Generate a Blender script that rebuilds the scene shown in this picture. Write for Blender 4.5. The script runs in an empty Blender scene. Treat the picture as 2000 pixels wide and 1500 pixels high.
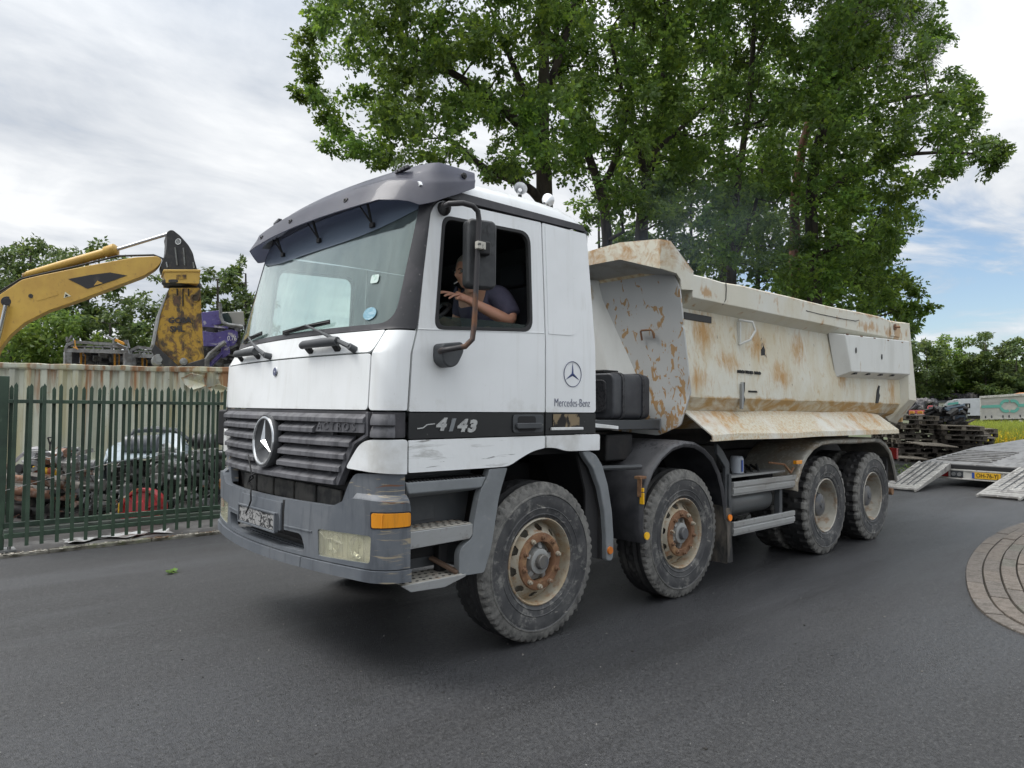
import bpy, bmesh, math, random
import numpy as np
from mathutils import Vector, Matrix
from math import sin, cos, pi, radians

# ------------------------------------------------------------------ camera
C = bpy.context.scene.collection
SC = bpy.context.scene
EYE = Vector((-3.404, -4.623, 1.588))
YAW, PITCH, ROLL, FPX = 0.7402, 0.0346, 0.0105, 1360.0
_f = Vector((sin(YAW)*cos(PITCH), cos(YAW)*cos(PITCH), sin(PITCH)))
_r = _f.cross(Vector((0, 0, 1))).normalized()
_u = _r.cross(_f)
_r, _u = cos(ROLL)*_r + sin(ROLL)*_u, -sin(ROLL)*_r + cos(ROLL)*_u
cam_data = bpy.data.cameras.new('camera')
cam = bpy.data.objects.new('camera', cam_data)
C.objects.link(cam)
cam.matrix_world = Matrix(((_r.x, _u.x, -_f.x, EYE.x), (_r.y, _u.y, -_f.y, EYE.y), (_r.z, _u.z, -_f.z, EYE.z), (0, 0, 0, 1)))
cam_data.sensor_width = 36.0
cam_data.lens = FPX/2000*36
cam_data.clip_start = 0.05
cam_data.clip_end = 2000
SC.camera = cam
SC.render.resolution_x, SC.render.resolution_y = 1024, 768

# ------------------------------------------------------------------ sky, sun, exposure
SUN_EL, SUN_AZ = radians(56), radians(-48)          # azimuth measured from +y towards +x
world = bpy.data.worlds.new('World')
SC.world = world
world.use_nodes = True
nt = world.node_tree
nt.nodes.clear()
def wn(t, **k):
    n = nt.nodes.new(t)
    for a, b in k.items(): setattr(n, a, b)
    return n
L = nt.links.new
out = wn('ShaderNodeOutputWorld'); bg = wn('ShaderNodeBackground')
bg.inputs['Strength'].default_value = 0.10
sky = wn('ShaderNodeTexSky', sky_type='NISHITA', sun_disc=False)
sky.sun_elevation = SUN_EL; sky.sun_rotation = SUN_AZ
sky.air_density = 1.0; sky.dust_density = 1.2; sky.ozone_density = 1.3
tc = wn('ShaderNodeTexCoord'); sep = wn('ShaderNodeSeparateXYZ'); L(tc.outputs['Generated'], sep.inputs[0])
def wm(op, a, b=None, c=None, clamp=False):
    n = wn('ShaderNodeMath', operation=op); n.use_clamp = clamp
    for i, v in enumerate((a, b, c)):
        if v is None: continue
        if isinstance(v, (int, float)): n.inputs[i].default_value = v
        else: L(v, n.inputs[i])
    return n.outputs[0]
zc = wm('MAXIMUM', wm('ADD', sep.outputs[2], 0.13), 0.05)
comb = wn('ShaderNodeCombineXYZ')
L(wm('DIVIDE', sep.outputs[0], zc), comb.inputs[0]); L(wm('DIVIDE', sep.outputs[1], zc), comb.inputs[1])
def wnoise(scale, detail, rough, off, stretch=(1, 1, 1), rot=0.0, dist=0.0):
    mp = wn('ShaderNodeMapping'); mp.inputs['Location'].default_value = off; mp.inputs['Scale'].default_value = stretch
    mp.inputs['Rotation'].default_value = (0, 0, rot)
    L(comb.outputs[0], mp.inputs[0])
    n = wn('ShaderNodeTexNoise'); n.inputs['Scale'].default_value = scale; n.inputs['Detail'].default_value = detail
    n.inputs['Roughness'].default_value = rough; n.inputs['Distortion'].default_value = dist
    L(mp.outputs[0], n.inputs['Vector'])
    return n.outputs[0]
def wramp(v, lo, hi):
    n = wn('ShaderNodeMapRange', interpolation_type='SMOOTHSTEP'); n.inputs[1].default_value = lo; n.inputs[2].default_value = hi
    L(v, n.inputs[0]); return n.outputs[0]
big = wnoise(0.55, 6, 0.55, (3.1, 7.7, 0), (1.0, 1.0, 1), 0.5)
streak = wnoise(1.3, 9, 0.60, (1.3, 2.2, 0), (0.9, 1.25, 1), 0.6, 0.7)
fine = wnoise(3.0, 6, 0.6, (9, 4, 0), (0.6, 1.5, 1), 0.6, 0.2)
grey = wm('ADD', wm('MULTIPLY', big, 0.55), wm('ADD', wm('MULTIPLY', streak, 0.35), wm('MULTIPLY', fine, 0.10)))
ccol = wn('ShaderNodeValToRGB')
ccol.color_ramp.elements[0].position = 0.42; ccol.color_ramp.elements[0].color = (4.5, 4.9, 5.5, 1)
ccol.color_ramp.elements[1].position = 0.57; ccol.color_ramp.elements[1].color = (7.9, 8.05, 8.2, 1)
L(grey, ccol.inputs[0])
# the cloud deck opens towards +x low above the horizon, where blue shows between streaks
east = wm('MULTIPLY', wramp(sep.outputs[0], 0.62, 0.95), wm('SUBTRACT', 1.0, wramp(sep.outputs[2], 0.18, 0.42)))
openv = wm('ADD', wm('MULTIPLY', east, 0.185), 0.0)
cover = wramp(wm('SUBTRACT', wm('ADD', wm('MULTIPLY', streak, 0.65), wm('MULTIPLY', big, 0.35)), openv), 0.24, 0.40)
zen = wramp(sep.outputs[2], 0.30, 1.0)
ovc = wm('ADD', 0.80, wm('MULTIPLY', zen, 1.0))      # an overcast deck is brighter overhead
vm = wn('ShaderNodeVectorMath', operation='SCALE'); L(ccol.outputs[0], vm.inputs[0]); L(ovc, vm.inputs['Scale'])
mix = wn('ShaderNodeMix', data_type='RGBA'); L(cover, mix.inputs[0]); L(sky.outputs[0], mix.inputs[6]); L(vm.outputs[0], mix.inputs[7])
L(mix.outputs[2], bg.inputs[0]); L(bg.outputs[0], out.inputs[0])

sun_data = bpy.data.lights.new('sun', 'SUN')
sun_data.energy = 1.7; sun_data.angle = radians(28); sun_data.color = (1.0, 0.97, 0.93)
sun = bpy.data.objects.new('sun', sun_data); C.objects.link(sun)
_sd = Vector((sin(SUN_AZ)*cos(SUN_EL), cos(SUN_AZ)*cos(SUN_EL), sin(SUN_EL)))
sun.rotation_euler = _sd.to_track_quat('Z', 'Y').to_euler()
SC.view_settings.view_transform = 'Standard'; SC.view_settings.look = 'None'
SC.view_settings.gamma = 1.0; SC.view_settings.use_curve_mapping = False
SC.view_settings.exposure = 0.65
SC.cycles.max_bounces = 8; SC.cycles.transparent_max_bounces = 16
SC.cycles.use_adaptive_sampling = True; SC.cycles.adaptive_threshold = 0.02
SC.cycles.use_denoising = True
SC.cycles.sample_clamp_indirect = 6.0
SC.cycles.volume_step_rate = 2.0
RND = random.Random(7)

# ------------------------------------------------------------------ materials
def setin(b, k, v):
    b.inputs[k].default_value = v
def mat(name, col, rough=0.6, metal=0.0, layers=(), bump=None, spec=0.5, coat=0.0, rnd=False, trans=0.0, emit=None, sss=0.0, var=None):
    """procedural surface: base colour, then wear layers mixed over it.
    layer = dict(c=colour, s=noise scale, lo, hi, st=stretch, amt, r=roughness, m=metal, ax=(axis, a, b) linear mask, blobs=[(cx,cz,rx,rz)])"""
    m = bpy.data.materials.new(name); m.use_nodes = True
    t = m.node_tree; b = t.nodes['Principled BSDF']; K = t.links.new
    def N(ty, **k):
        n = t.nodes.new(ty)
        for a, v in k.items(): setattr(n, a, v)
        return n
    def M(op, a, bb=None, clamp=False):
        n = N('ShaderNodeMath', operation=op); n.use_clamp = clamp
        for i, v in enumerate((a, bb)):
            if v is None: continue
            if isinstance(v, (int, float)): n.inputs[i].default_value = v
            else: K(v, n.inputs[i])
        return n.outputs[0]
    tcn = N('ShaderNodeTexCoord'); raw = tcn.outputs['Object']; vec = raw
    if rnd:
        oi = N('ShaderNodeObjectInfo'); va = N('ShaderNodeVectorMath', operation='ADD')
        sc = N('ShaderNodeVectorMath', operation='SCALE'); sc.inputs[0].default_value = (31, 17, 43); K(oi.outputs['Random'], sc.inputs['Scale'])
        K(raw, va.inputs[0]); K(sc.outputs[0], va.inputs[1]); vec = va.outputs[0]
    def noise(s, st=(1, 1, 1), det=5, ro=0.6, dist=0.0, off=(0, 0, 0)):
        mp = N('ShaderNodeMapping'); mp.inputs['Scale'].default_value = st; mp.inputs['Location'].default_value = off
        K(vec, mp.inputs[0]); n = N('ShaderNodeTexNoise')
        n.inputs['Scale'].default_value = s; n.inputs['Detail'].default_value = det; n.inputs['Roughness'].default_value = ro
        n.inputs['Distortion'].default_value = dist
        K(mp.outputs[0], n.inputs['Vector']); return n.outputs[0]
    colr = None; ro = rough; me = metal
    cur = None
    def C4(c): return (c[0], c[1], c[2], 1)
    rgb = N('ShaderNodeRGB'); rgb.outputs[0].default_value = C4(col); cur = rgb.outputs[0]
    if var:   # (amount) brightness differences between objects or leaves
        oi2 = N('ShaderNodeObjectInfo'); hs = N('ShaderNodeHueSaturation')
        K(M('ADD', 1-var/2, M('MULTIPLY', oi2.outputs['Random'], var)), hs.inputs['Value']); K(cur, hs.inputs['Color']); cur = hs.outputs[0]
    for i, l in enumerate(layers):
        n = noise(l.get('s', 3), l.get('st', (1, 1, 1)), l.get('det', 5), l.get('ro', 0.6), l.get('dist', 0.0), l.get('off', (i*3.7, i*1.9, i*5.3)))
        mr = N('ShaderNodeMapRange'); mr.inputs[1].default_value = l.get('lo', .5); mr.inputs[2].default_value = l.get('hi', .6)
        fac = n
        if 'blobs' in l:
            tot = None; sp = N('ShaderNodeSeparateXYZ'); K(raw, sp.inputs[0])
            for (cx, cz, rx, rz) in l['blobs']:
                d = M('SQRT', M('ADD', M('POWER', M('MULTIPLY', M('SUBTRACT', sp.outputs[l.get('bx', 0)], cx), 1/rx), 2), M('POWER', M('MULTIPLY', M('SUBTRACT', sp.outputs[2], cz), 1/rz), 2)))
                g = M('SUBTRACT', 1.0, d, clamp=True)
                tot = g if tot is None else M('MAXIMUM', tot, g)
            fac = M('MULTIPLY', M('ADD', fac, M('MULTIPLY', tot, l.get('bs', 0.35))), 1.0)
        if 'ax' in l:
            a, p, q = l['ax']; sp = N('ShaderNodeSeparateXYZ'); K(raw, sp.inputs[0])
            ma = N('ShaderNodeMapRange'); ma.inputs[1].default_value = p; ma.inputs[2].default_value = q; K(sp.outputs[a], ma.inputs[0])
            fac = M('ADD', M('MULTIPLY', M('SUBTRACT', ma.outputs[0], 1.0), l.get('axs', 0.4)), fac)
        K(fac, mr.inputs[0]); f = M('MULTIPLY', mr.outputs[0], l.get('amt', 1.0))
        mx = N('ShaderNodeMix', data_type='RGBA'); K(f, mx.inputs[0]); K(cur, mx.inputs[6]); mx.inputs[7].default_value = C4(l['c']); cur = mx.outputs[2]
        for key, attr in (('r', 'ro'), ('m', 'me')):
            if key in l:
                mm = N('ShaderNodeMix', data_type='FLOAT'); K(f, mm.inputs[0])
                base = ro if attr == 'ro' else me
                if isinstance(base, (int, float)): mm.inputs[2].default_value = base
                else: K(base, mm.inputs[2])
                mm.inputs[3].default_value = l[key]
                if attr == 'ro': ro = mm.outputs[0]
                else: me = mm.outputs[0]
    K(cur, b.inputs['Base Color'])
    for v, k in ((ro, 'Roughness'), (me, 'Metallic')):
        if isinstance(v, (int, float)): b.inputs[k].default_value = v
        else: K(v, b.inputs[k])
    b.inputs['Specular IOR Level'].default_value = spec
    b.inputs['Coat Weight'].default_value = coat; b.inputs['Coat Roughness'].default_value = 0.08
    b.inputs['Transmission Weight'].default_value = trans
    if sss: b.inputs['Subsurface Weight'].default_value = sss; b.inputs['Subsurface Radius'].default_value = (0.02, 0.008, 0.004)
    if bump:
        bp_ = N('ShaderNodeBump'); bp_.inputs['Strength'].default_value = bump[1]; bp_.inputs['Distance'].default_value = bump[2] if len(bump) > 2 else 0.01
        K(noise(bump[0], bump[3] if len(bump) > 3 else (1, 1, 1), 6), bp_.inputs['Height']); K(bp_.outputs[0], b.inputs['Normal'])
    return m

MT = {}
DUST = (0.30, 0.28, 0.24)
MT['white'] = mat('cab_white_paint', (0.80, 0.82, 0.825), 0.32, layers=[
    dict(c=(0.58, 0.60, 0.59), s=1.3, lo=.42, hi=.75, amt=.4, r=.5), dict(c=(0.45, 0.43, 0.37), s=9, st=(1, 1, .18), lo=.62, hi=.80, amt=.3, r=.6),
    dict(c=(0.60, 0.60, 0.57), s=16, st=(1, 1, .06), lo=.52, hi=.72, amt=.3), dict(c=(.40, .38, .33), s=5, lo=.42, hi=.70, amt=.5, ax=(2, 1.75, 1.45), axs=.3),
    dict(c=(0.34, 0.30, 0.24), s=60, lo=.70, hi=.76, amt=.5)], coat=.25)
MT['scuff'] = mat('scuffed_white_paint', (0.80, 0.82, 0.82), 0.35, layers=[
    dict(c=(0.36, 0.36, 0.34), s=6, st=(.5, 1, 3.0), dist=1.0, lo=.60, hi=.72, amt=.6, blobs=[(-1.02, 1.30, .30, .13)], bs=.14, off=(4, 1, 2)),
    dict(c=(0.10, 0.095, 0.09), s=9, st=(.4, 1, 4), dist=1.5, lo=.70, hi=.73, amt=.7, blobs=[(-0.98, 1.24, .18, .04), (-1.02, 1.39, .16, .03)], bs=.2),
    dict(c=(0.45, 0.43, 0.37), s=9, st=(1, 1, .3), lo=.56, hi=.78, amt=.3)], coat=.2, bump=(3, .25, .03))
MT['black_trim'] = mat('black_trim', (0.028, 0.028, 0.032), 0.45, layers=[dict(c=(.11, .10, .11), s=4, lo=.45, hi=.75, amt=.5), dict(c=(.3, .28, .27), s=45, lo=.66, hi=.72, amt=.5)])
MT['band'] = mat('black_band_paint', (0.012, 0.013, 0.014), 0.3, layers=[dict(c=(.05, .052, .05), s=5, lo=.5, hi=.8, amt=.5, r=.6), dict(c=(.25, .25, .24), s=40, lo=.70, hi=.74, amt=.5)])
MT['rubber'] = mat('rubber', (0.02, 0.02, 0.021), 0.7)
MT['grille'] = mat('faded_grille_plastic', (0.105, 0.105, 0.115), 0.62, layers=[dict(c=(.028, .028, .033), s=14, st=(1, 1, .2), lo=.45, hi=.62, amt=.8), dict(c=(.24, .24, .245), s=5, lo=.55, hi=.8, amt=.5)])
MT['bumper'] = mat('grey_bumper_plastic', (0.105, 0.118, 0.135), 0.5, layers=[
    dict(c=(.20, .21, .22), s=3, lo=.45, hi=.75, amt=.6, r=.6, det=8), dict(c=(.05, .056, .068), s=14, st=(1, 1, .15), lo=.52, hi=.68, amt=.6),
    dict(c=(.36, .30, .20), s=8, st=(.35, .35, 3.5), dist=1.5, lo=.52, hi=.58, amt=.75, ax=(0, -1.40, -1.27), axs=.3),
    dict(c=(.17, .07, .03), s=9, st=(.5, .5, 2.0), dist=1.0, lo=.62, hi=.66, amt=.9, ax=(0, -1.38, -1.25), axs=.25)], bump=(60, .1, .004))
MT['grey'] = mat('grey_step_plastic', (0.20, 0.215, 0.225), 0.55, layers=[dict(c=(.12, .13, .135), s=3, lo=.45, hi=.7, amt=.6), dict(c=(.33, .32, .29), s=18, lo=.58, hi=.75, amt=.4)])
MT['dark'] = mat('dark_underbody', (0.010, 0.010, 0.011), 0.75, layers=[dict(c=(.035, .03, .027), s=5, lo=.48, hi=.72, amt=.7)])
MT['dark_grey'] = mat('dark_grey_plastic', (0.055, 0.06, 0.065), 0.55, layers=[dict(c=(.11, .11, .11), s=6, lo=.5, hi=.75, amt=.5)])
MT['fender'] = mat('black_fender_plastic', (0.022, 0.023, 0.027), 0.42, layers=[dict(c=(.085, .085, .09), s=2.2, lo=.40, hi=.62, amt=.85, r=.55), dict(c=(.008, .008, .012), s=38, lo=.52, hi=.56, amt=.8, ax=(2, 1.1, 1.3), axs=.25), dict(c=(.16, .15, .13), s=12, lo=.60, hi=.75, amt=.5, ax=(2, 1.0, .3), axs=.3)])
MT['visor'] = mat('smoked_visor', (0.10, 0.10, 0.125), 0.42, layers=[dict(c=(.22, .22, .25), s=2.0, lo=.40, hi=.72, amt=.75, r=.5), dict(c=(.12, .11, .14), s=7, st=(1, 1, .5), lo=.52, hi=.7, amt=.5)], coat=.3)
MT['strip'] = mat('tinted_sun_strip', (0.15, 0.19, 0.245), 0.25, spec=.5)
MT['chrome'] = mat('worn_chrome', (0.62, 0.63, 0.64), 0.16, 1.0, layers=[dict(c=(.3, .3, .3), s=9, lo=.5, hi=.75, amt=.5, r=.35)])
MT['steel'] = mat('weathered_steel', (0.33, 0.34, 0.34), 0.45, .6, layers=[dict(c=(.2, .19, .17), s=6, lo=.45, hi=.7, amt=.7, r=.7)])
MT['alu'] = mat('dull_aluminium', (0.40, 0.41, 0.41), 0.42, .55, layers=[dict(c=(.22, .21, .19), s=5, st=(.3, 1, 1), lo=.42, hi=.7, amt=.75, r=.65, m=.1), dict(c=(.14, .12, .10), s=16, lo=.58, hi=.75, amt=.6)])
MT['step'] = mat('rusty_step_plate', (0.42, 0.40, 0.35), 0.6, .2, layers=[dict(c=(.32, .16, .07), s=6, lo=.52, hi=.64, amt=.85, det=8), dict(c=(.13, .12, .11), s=14, lo=.55, hi=.7, amt=.6)])
MT['rust_pipe'] = mat('rusty_black_tube', (0.03, 0.028, 0.03), 0.5, layers=[dict(c=(.16, .075, .038), s=6, st=(1, 1, .6), lo=.46, hi=.60, amt=.95, r=.8, ax=(2, 2.6, 2.2), axs=.35)])
MT['mirror_back'] = mat('mirror_housing', (0.028, 0.030, 0.032), 0.5, layers=[dict(c=(.085, .088, .09), s=6, lo=.45, hi=.7, amt=.7), dict(c=(.008, .008, .008), s=22, st=(1, 1, .4), lo=.60, hi=.66, amt=.8)])
MT['mirror_glass'] = mat('mirror_glass', (.7, .72, .74), .03, 1.0)
MT['tyre'] = mat('dusty_tyre', (0.022, 0.022, 0.023), 0.72, layers=[
    dict(c=(.20, .196, .182), s=9, lo=.30, hi=.58, amt=.9, r=.9, det=8, ro=.75), dict(c=(.26, .25, .22), s=22, st=(1, .5, 1), lo=.54, hi=.70, amt=.7, det=8, ro=.75), dict(c=(.02, .02, .02), s=6, lo=.58, hi=.72, amt=.7)], rnd=True, bump=(50, .25, .006))
MT['sidewall'] = mat('clean_sidewall', (0.030, 0.031, 0.034), 0.6, layers=[dict(c=(.085, .085, .085), s=6, lo=.40, hi=.66, amt=.8, det=8, ro=.7), dict(c=(.26, .255, .235), s=8, lo=.53, hi=.68, amt=.85, det=8, ro=.75), dict(c=(.30, .29, .26), s=30, st=(.3, 1, 1), lo=.64, hi=.70, amt=.7)], rnd=True)
MT['rim'] = mat('cream_rusty_rim', (0.37, 0.345, 0.28), 0.5, layers=[dict(c=(.34, .25, .135), s=5, lo=.42, hi=.64, amt=.75, r=.8, det=8), dict(c=(.26, .13, .055), s=13, lo=.50, hi=.64, amt=.85, r=.8, det=8, ro=.75), dict(c=(.20, .19, .16), s=4, lo=.5, hi=.7, amt=.6)], rnd=True)
MT['rim_rust'] = mat('rusty_hub_flange', (0.19, 0.098, 0.052), 0.85, layers=[dict(c=(.36, .22, .11), s=9, lo=.5, hi=.66, amt=.8), dict(c=(.09, .045, .03), s=16, lo=.55, hi=.7, amt=.7)], rnd=True, bump=(60, .4, .004))
MT['rim_grey'] = mat('silver_grey_rim', (0.42, 0.40, 0.345), 0.5, .15, layers=[dict(c=(.27, .15, .07), s=9, lo=.50, hi=.66, amt=.8, r=.8), dict(c=(.2, .2, .18), s=4, lo=.45, hi=.7, amt=.7)], rnd=True)
MT['tread'] = mat('black_tread', (0.016, 0.016, 0.017), 0.7, layers=[dict(c=(.06, .058, .054), s=5, lo=.50, hi=.68, amt=.7)], rnd=True)
MT['hub_dark'] = mat('dark_hub', (0.10, 0.105, 0.115), 0.45, .2, layers=[dict(c=(.17, .155, .13), s=10, lo=.45, hi=.65, amt=.8)], rnd=True)
MT['bell'] = mat('polished_bell', (0.80, 0.81, 0.82), 0.28, .55)
MT['hub'] = mat('grey_hub', (0.30, 0.305, 0.295), 0.55, .1, layers=[dict(c=(.18, .155, .12), s=10, lo=.5, hi=.7, amt=.7)], rnd=True)
MT['nut'] = mat('rusty_nut', (0.21, 0.12, 0.07), 0.7, .2, layers=[dict(c=(.42, .38, .30), s=2, lo=.5, hi=.52, amt=.9)], rnd=True)
MT['amber'] = mat('amber_lens', (0.78, 0.30, 0.015), 0.18, layers=[dict(c=(.50, .2, .02), s=30, st=(1, 1, .1), lo=.5, hi=.6, amt=.5)], coat=.5)
MT['orange'] = mat('orange_reflector', (0.95, 0.25, 0.01), 0.3, coat=.3)
MT['yellow_ref'] = mat('yellow_reflector', (0.9, 0.50, 0.02), 0.35, coat=.3)
MT['lamp_back'] = mat('lamp_reflector', (.78, .77, .70), .3, .5, layers=[dict(c=(.60, .52, .33), s=5, lo=.4, hi=.6, amt=.8, ax=(2, .80, .69), axs=.25)])
MT['lens'] = mat('yellowed_headlight', (0.40, 0.385, 0.29), 0.2, .25, layers=[dict(c=(.26, .25, .19), s=4, lo=.45, hi=.62, amt=.7), dict(c=(.56, .55, .47), s=12, lo=.55, hi=.7, amt=.5)], coat=.8)
MT['red_lens'] = mat('red_lens', (0.25, 0.012, 0.012), 0.25, coat=.5)
MT['black'] = mat('matt_black', (0.008, 0.008, 0.009), 0.6)
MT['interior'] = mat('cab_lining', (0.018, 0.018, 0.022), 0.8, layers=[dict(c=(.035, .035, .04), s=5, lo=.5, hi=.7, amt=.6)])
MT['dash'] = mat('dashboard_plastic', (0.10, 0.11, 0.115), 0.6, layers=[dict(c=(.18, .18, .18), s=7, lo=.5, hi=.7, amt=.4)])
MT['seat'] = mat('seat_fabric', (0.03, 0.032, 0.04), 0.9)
MT['blue_decal'] = mat('dark_blue_print', (0.03, 0.05, 0.16), 0.4)
MT['navy_text'] = mat('navy_lettering', (0.08, 0.09, 0.16), 0.4)
MT['silver_text'] = mat('silver_lettering', (0.48, 0.49, 0.48), 0.35, .3, layers=[dict(c=(.25, .25, .25), s=30, lo=.5, hi=.65, amt=.6)])
MT['black_text'] = mat('black_lettering', (0.012, 0.012, 0.012), 0.5)
# ------------------------------------------------------------------ mesh helpers
class MB:
    def __init__(s): s.v = []; s.f = []
    def add(s, vs, fs):
        o = len(s.v); s.v += [tuple(p) for p in vs]; s.f += [tuple(i+o for i in q) for q in fs]; return s
    def bx(s, x0, x1, y0, y1, z0, z1):
        return s.add([(x0, y0, z0), (x1, y0, z0), (x1, y1, z0), (x0, y1, z0), (x0, y0, z1), (x1, y0, z1), (x1, y1, z1), (x0, y1, z1)],
                     [(0, 3, 2, 1), (4, 5, 6, 7), (0, 1, 5, 4), (1, 2, 6, 5), (2, 3, 7, 6), (3, 0, 4, 7)])
    def box(s, c, d, R=None):
        R = R or Matrix.Identity(3); c = Vector(c)
        vs = [c + R @ Vector((a*d[0]/2, b*d[1]/2, e*d[2]/2)) for e in (-1, 1) for a, b in ((-1, -1), (1, -1), (1, 1), (-1, 1))]
        return s.add(vs, [(0, 3, 2, 1), (4, 5, 6, 7), (0, 1, 5, 4), (1, 2, 6, 5), (2, 3, 7, 6), (3, 0, 4, 7)])
    def bar(s, p, q, w, h, up=(0, 0, 1)):
        p, q = Vector(p), Vector(q); d = (q-p).normalized(); up = Vector(up)
        if abs(d.dot(up)) > .98: up = Vector((1, 0, 0))
        a = d.cross(up).normalized(); b = a.cross(d)
        vs = [e + a*i*w/2 + b*j*h/2 for e in (p, q) for i, j in ((-1, -1), (1, -1), (1, 1), (-1, 1))]
        return s.add(vs, [(0, 3, 2, 1), (4, 5, 6, 7), (0, 1, 5, 4), (1, 2, 6, 5), (2, 3, 7, 6), (3, 0, 4, 7)])
    def prism(s, pts, ax, a, b):
        """2-D outline pushed along axis ax from a to b; for ax=1 the outline is (x,z)"""
        def P(p, t):
            return (t, p[0], p[1]) if ax == 0 else ((p[0], t, p[1]) if ax == 1 else (p[0], p[1], t))
        n = len(pts); vs = [P(p, a) for p in pts] + [P(p, b) for p in pts]
        return s.add(vs, [tuple(range(n)), tuple(range(2*n-1, n-1, -1))] + [(i, (i+1) % n, n+(i+1) % n, n+i) for i in range(n)])
    def loft(s, rings, closed=True, caps=True):
        n = len(rings[0]); vs = [p for r in rings for p in r]; fs = []
        for k in range(len(rings)-1):
            for i in range(n if closed else n-1):
                j = (i+1) % n; fs.append((k*n+i, k*n+j, (k+1)*n+j, (k+1)*n+i))
        if caps and closed: fs += [tuple(range(n)), tuple(range(len(vs)-1, len(vs)-n-1, -1))]
        return s.add(vs, fs)
    def tube(s, path, r, n=8, caps=True):
        path = [Vector(p) for p in path]; rs = r if isinstance(r, (list, tuple)) else [r]*len(path)
        rings = []; up = None
        for i, p in enumerate(path):
            d = (path[min(i+1, len(path)-1)] - path[max(i-1, 0)])
            d = d.normalized() if d.length > 1e-9 else Vector((0, 0, 1))
            if up is None: up = Vector((0, 0, 1)) if abs(d.z) < .9 else Vector((1, 0, 0))
            a = d.cross(up).normalized(); b = a.cross(d).normalized(); up = b
            rings.append([p + (a*cos(t) + b*sin(t))*rs[i] for t in (2*pi*k/n for k in range(n))])
        return s.loft(rings, True, caps)
    def lathe(s, prof, c=(0, 0, 0), ax=1, n=32, close=False, fn=None):
        """prof = [(radius, distance along axis)]"""
        c = Vector(c); rings = []
        for k in range(n):
            t = 2*pi*k/n; ring = []
            for i, (r, h) in enumerate(prof):
                if fn: r = fn(k, i, r)
                p = {1: Vector((r*cos(t), h, r*sin(t))), 2: Vector((r*cos(t), r*sin(t), h)), 0: Vector((h, r*cos(t), r*sin(t)))}[ax]
                ring.append(c+p)
            rings.append(ring)
        m = len(prof); vs = [p for r in rings for p in r]; fs = []
        for k in range(n):
            for i in range(m if close else m-1):
                j = (i+1) % m; fs.append((k*m+i, k*m+j, ((k+1) % n)*m+j, ((k+1) % n)*m+i))
        return s.add(vs, fs)
    def ball(s, c, r, n=12, m=8, sc=(1, 1, 1)):
        prof = [(max(1e-4, r*sin(pi*i/m)), -r*cos(pi*i/m)) for i in range(m+1)]
        o = len(s.v); s.lathe(prof, (0, 0, 0), 2, n)
        for i in range(o, len(s.v)): p = s.v[i]; s.v[i] = (c[0]+p[0]*sc[0], c[1]+p[1]*sc[1], c[2]+p[2]*sc[2])
        return s
    def cyl(s, p, q, r, n=16, r2=None):
        return s.tube([p, q], [r, r if r2 is None else r2], n)
    def mesh(s, name, angle=35, recalc=True):
        me = bpy.data.meshes.new(name); me.from_pydata(s.v, [], s.f)
        if recalc and len(s.f) < 60000:
            b = bmesh.new(); b.from_mesh(me); bmesh.ops.remove_doubles(b, verts=b.verts, dist=1e-5)
            bmesh.ops.recalc_face_normals(b, faces=b.faces); b.to_mesh(me); b.free()
        smooth(me, angle); return me
def smooth(me, angle):
    if angle is None: return
    me.polygons.foreach_set('use_smooth', [True]*len(me.polygons))
    me.set_sharp_from_angle(angle=radians(angle))
def link(name, me, m=None, parent=None, loc=None, bevel=0, solid=None, seg=2):
    o = bpy.data.objects.new(name, me); C.objects.link(o)
    if m is not None:
        me.materials.clear()
        for q in (m if isinstance(m, (list, tuple)) else [m]): me.materials.append(MT[q] if isinstance(q, str) else q)
    if parent is not None: o.parent = parent
    if loc is not None: o.location = loc
    if solid:
        md = o.modifiers.new('solid', 'SOLIDIFY'); md.thickness = abs(solid); md.offset = 1 if solid > 0 else -1
    if bevel:
        md = o.modifiers.new('bevel', 'BEVEL'); md.width = bevel; md.segments = seg; md.limit_method = 'ANGLE'; md.angle_limit = radians(40); md.harden_normals = True
    elif solid:
        md = o.modifiers.new('split', 'EDGE_SPLIT'); md.split_angle = radians(40)
    return o
def obj(name, mb, m, parent=None, loc=None, bevel=0, solid=None, angle=35, seg=2):
    return link(name, mb.mesh(name, angle), m, parent, loc, bevel, solid, seg)
def thing(name, label, cat, loc=(0, 0, 0), rz=0, group=None):
    o = bpy.data.objects.new(name, None); C.objects.link(o); o.location = loc; o.rotation_euler = (0, 0, rz)
    o.empty_display_size = .2; return tag(o, label, cat, group)
def tag(o, label=None, cat=None, group=None, kind=None):
    if label: o['label'] = label
    if cat: o['category'] = cat
    if group: o['group'] = group
    if kind: o['kind'] = kind
    return o
def part(name, parent, loc=(0, 0, 0), label=None):
    o = bpy.data.objects.new(name, None); C.objects.link(o); o.parent = parent; o.location = loc; o.empty_display_size = .1
    if label: o['label'] = label
    return o
def copy_tree(o, parent=None):
    c = o.copy(); C.objects.link(c); c.parent = parent
    for ch in list(o.children): copy_tree(ch, c)
    return c
def interp(x, xs, ys):
    return float(np.interp(x, xs, ys))
def rounded(x0, x1, z0, z1, r, n=4):
    if not isinstance(r, (list, tuple)): r = [r]*4
    out_ = []
    for (cx, cz, a0, rr) in ((x1-r[0], z0+r[0], -90, r[0]), (x1-r[1], z1-r[1], 0, r[1]), (x0+r[2], z1-r[2], 90, r[2]), (x0+r[3], z0+r[3], 180, r[3])):
        for k in range(n+1):
            t = radians(a0+90*k/n); out_.append((cx+rr*cos(t), cz+rr*sin(t)))
    return out_
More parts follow.
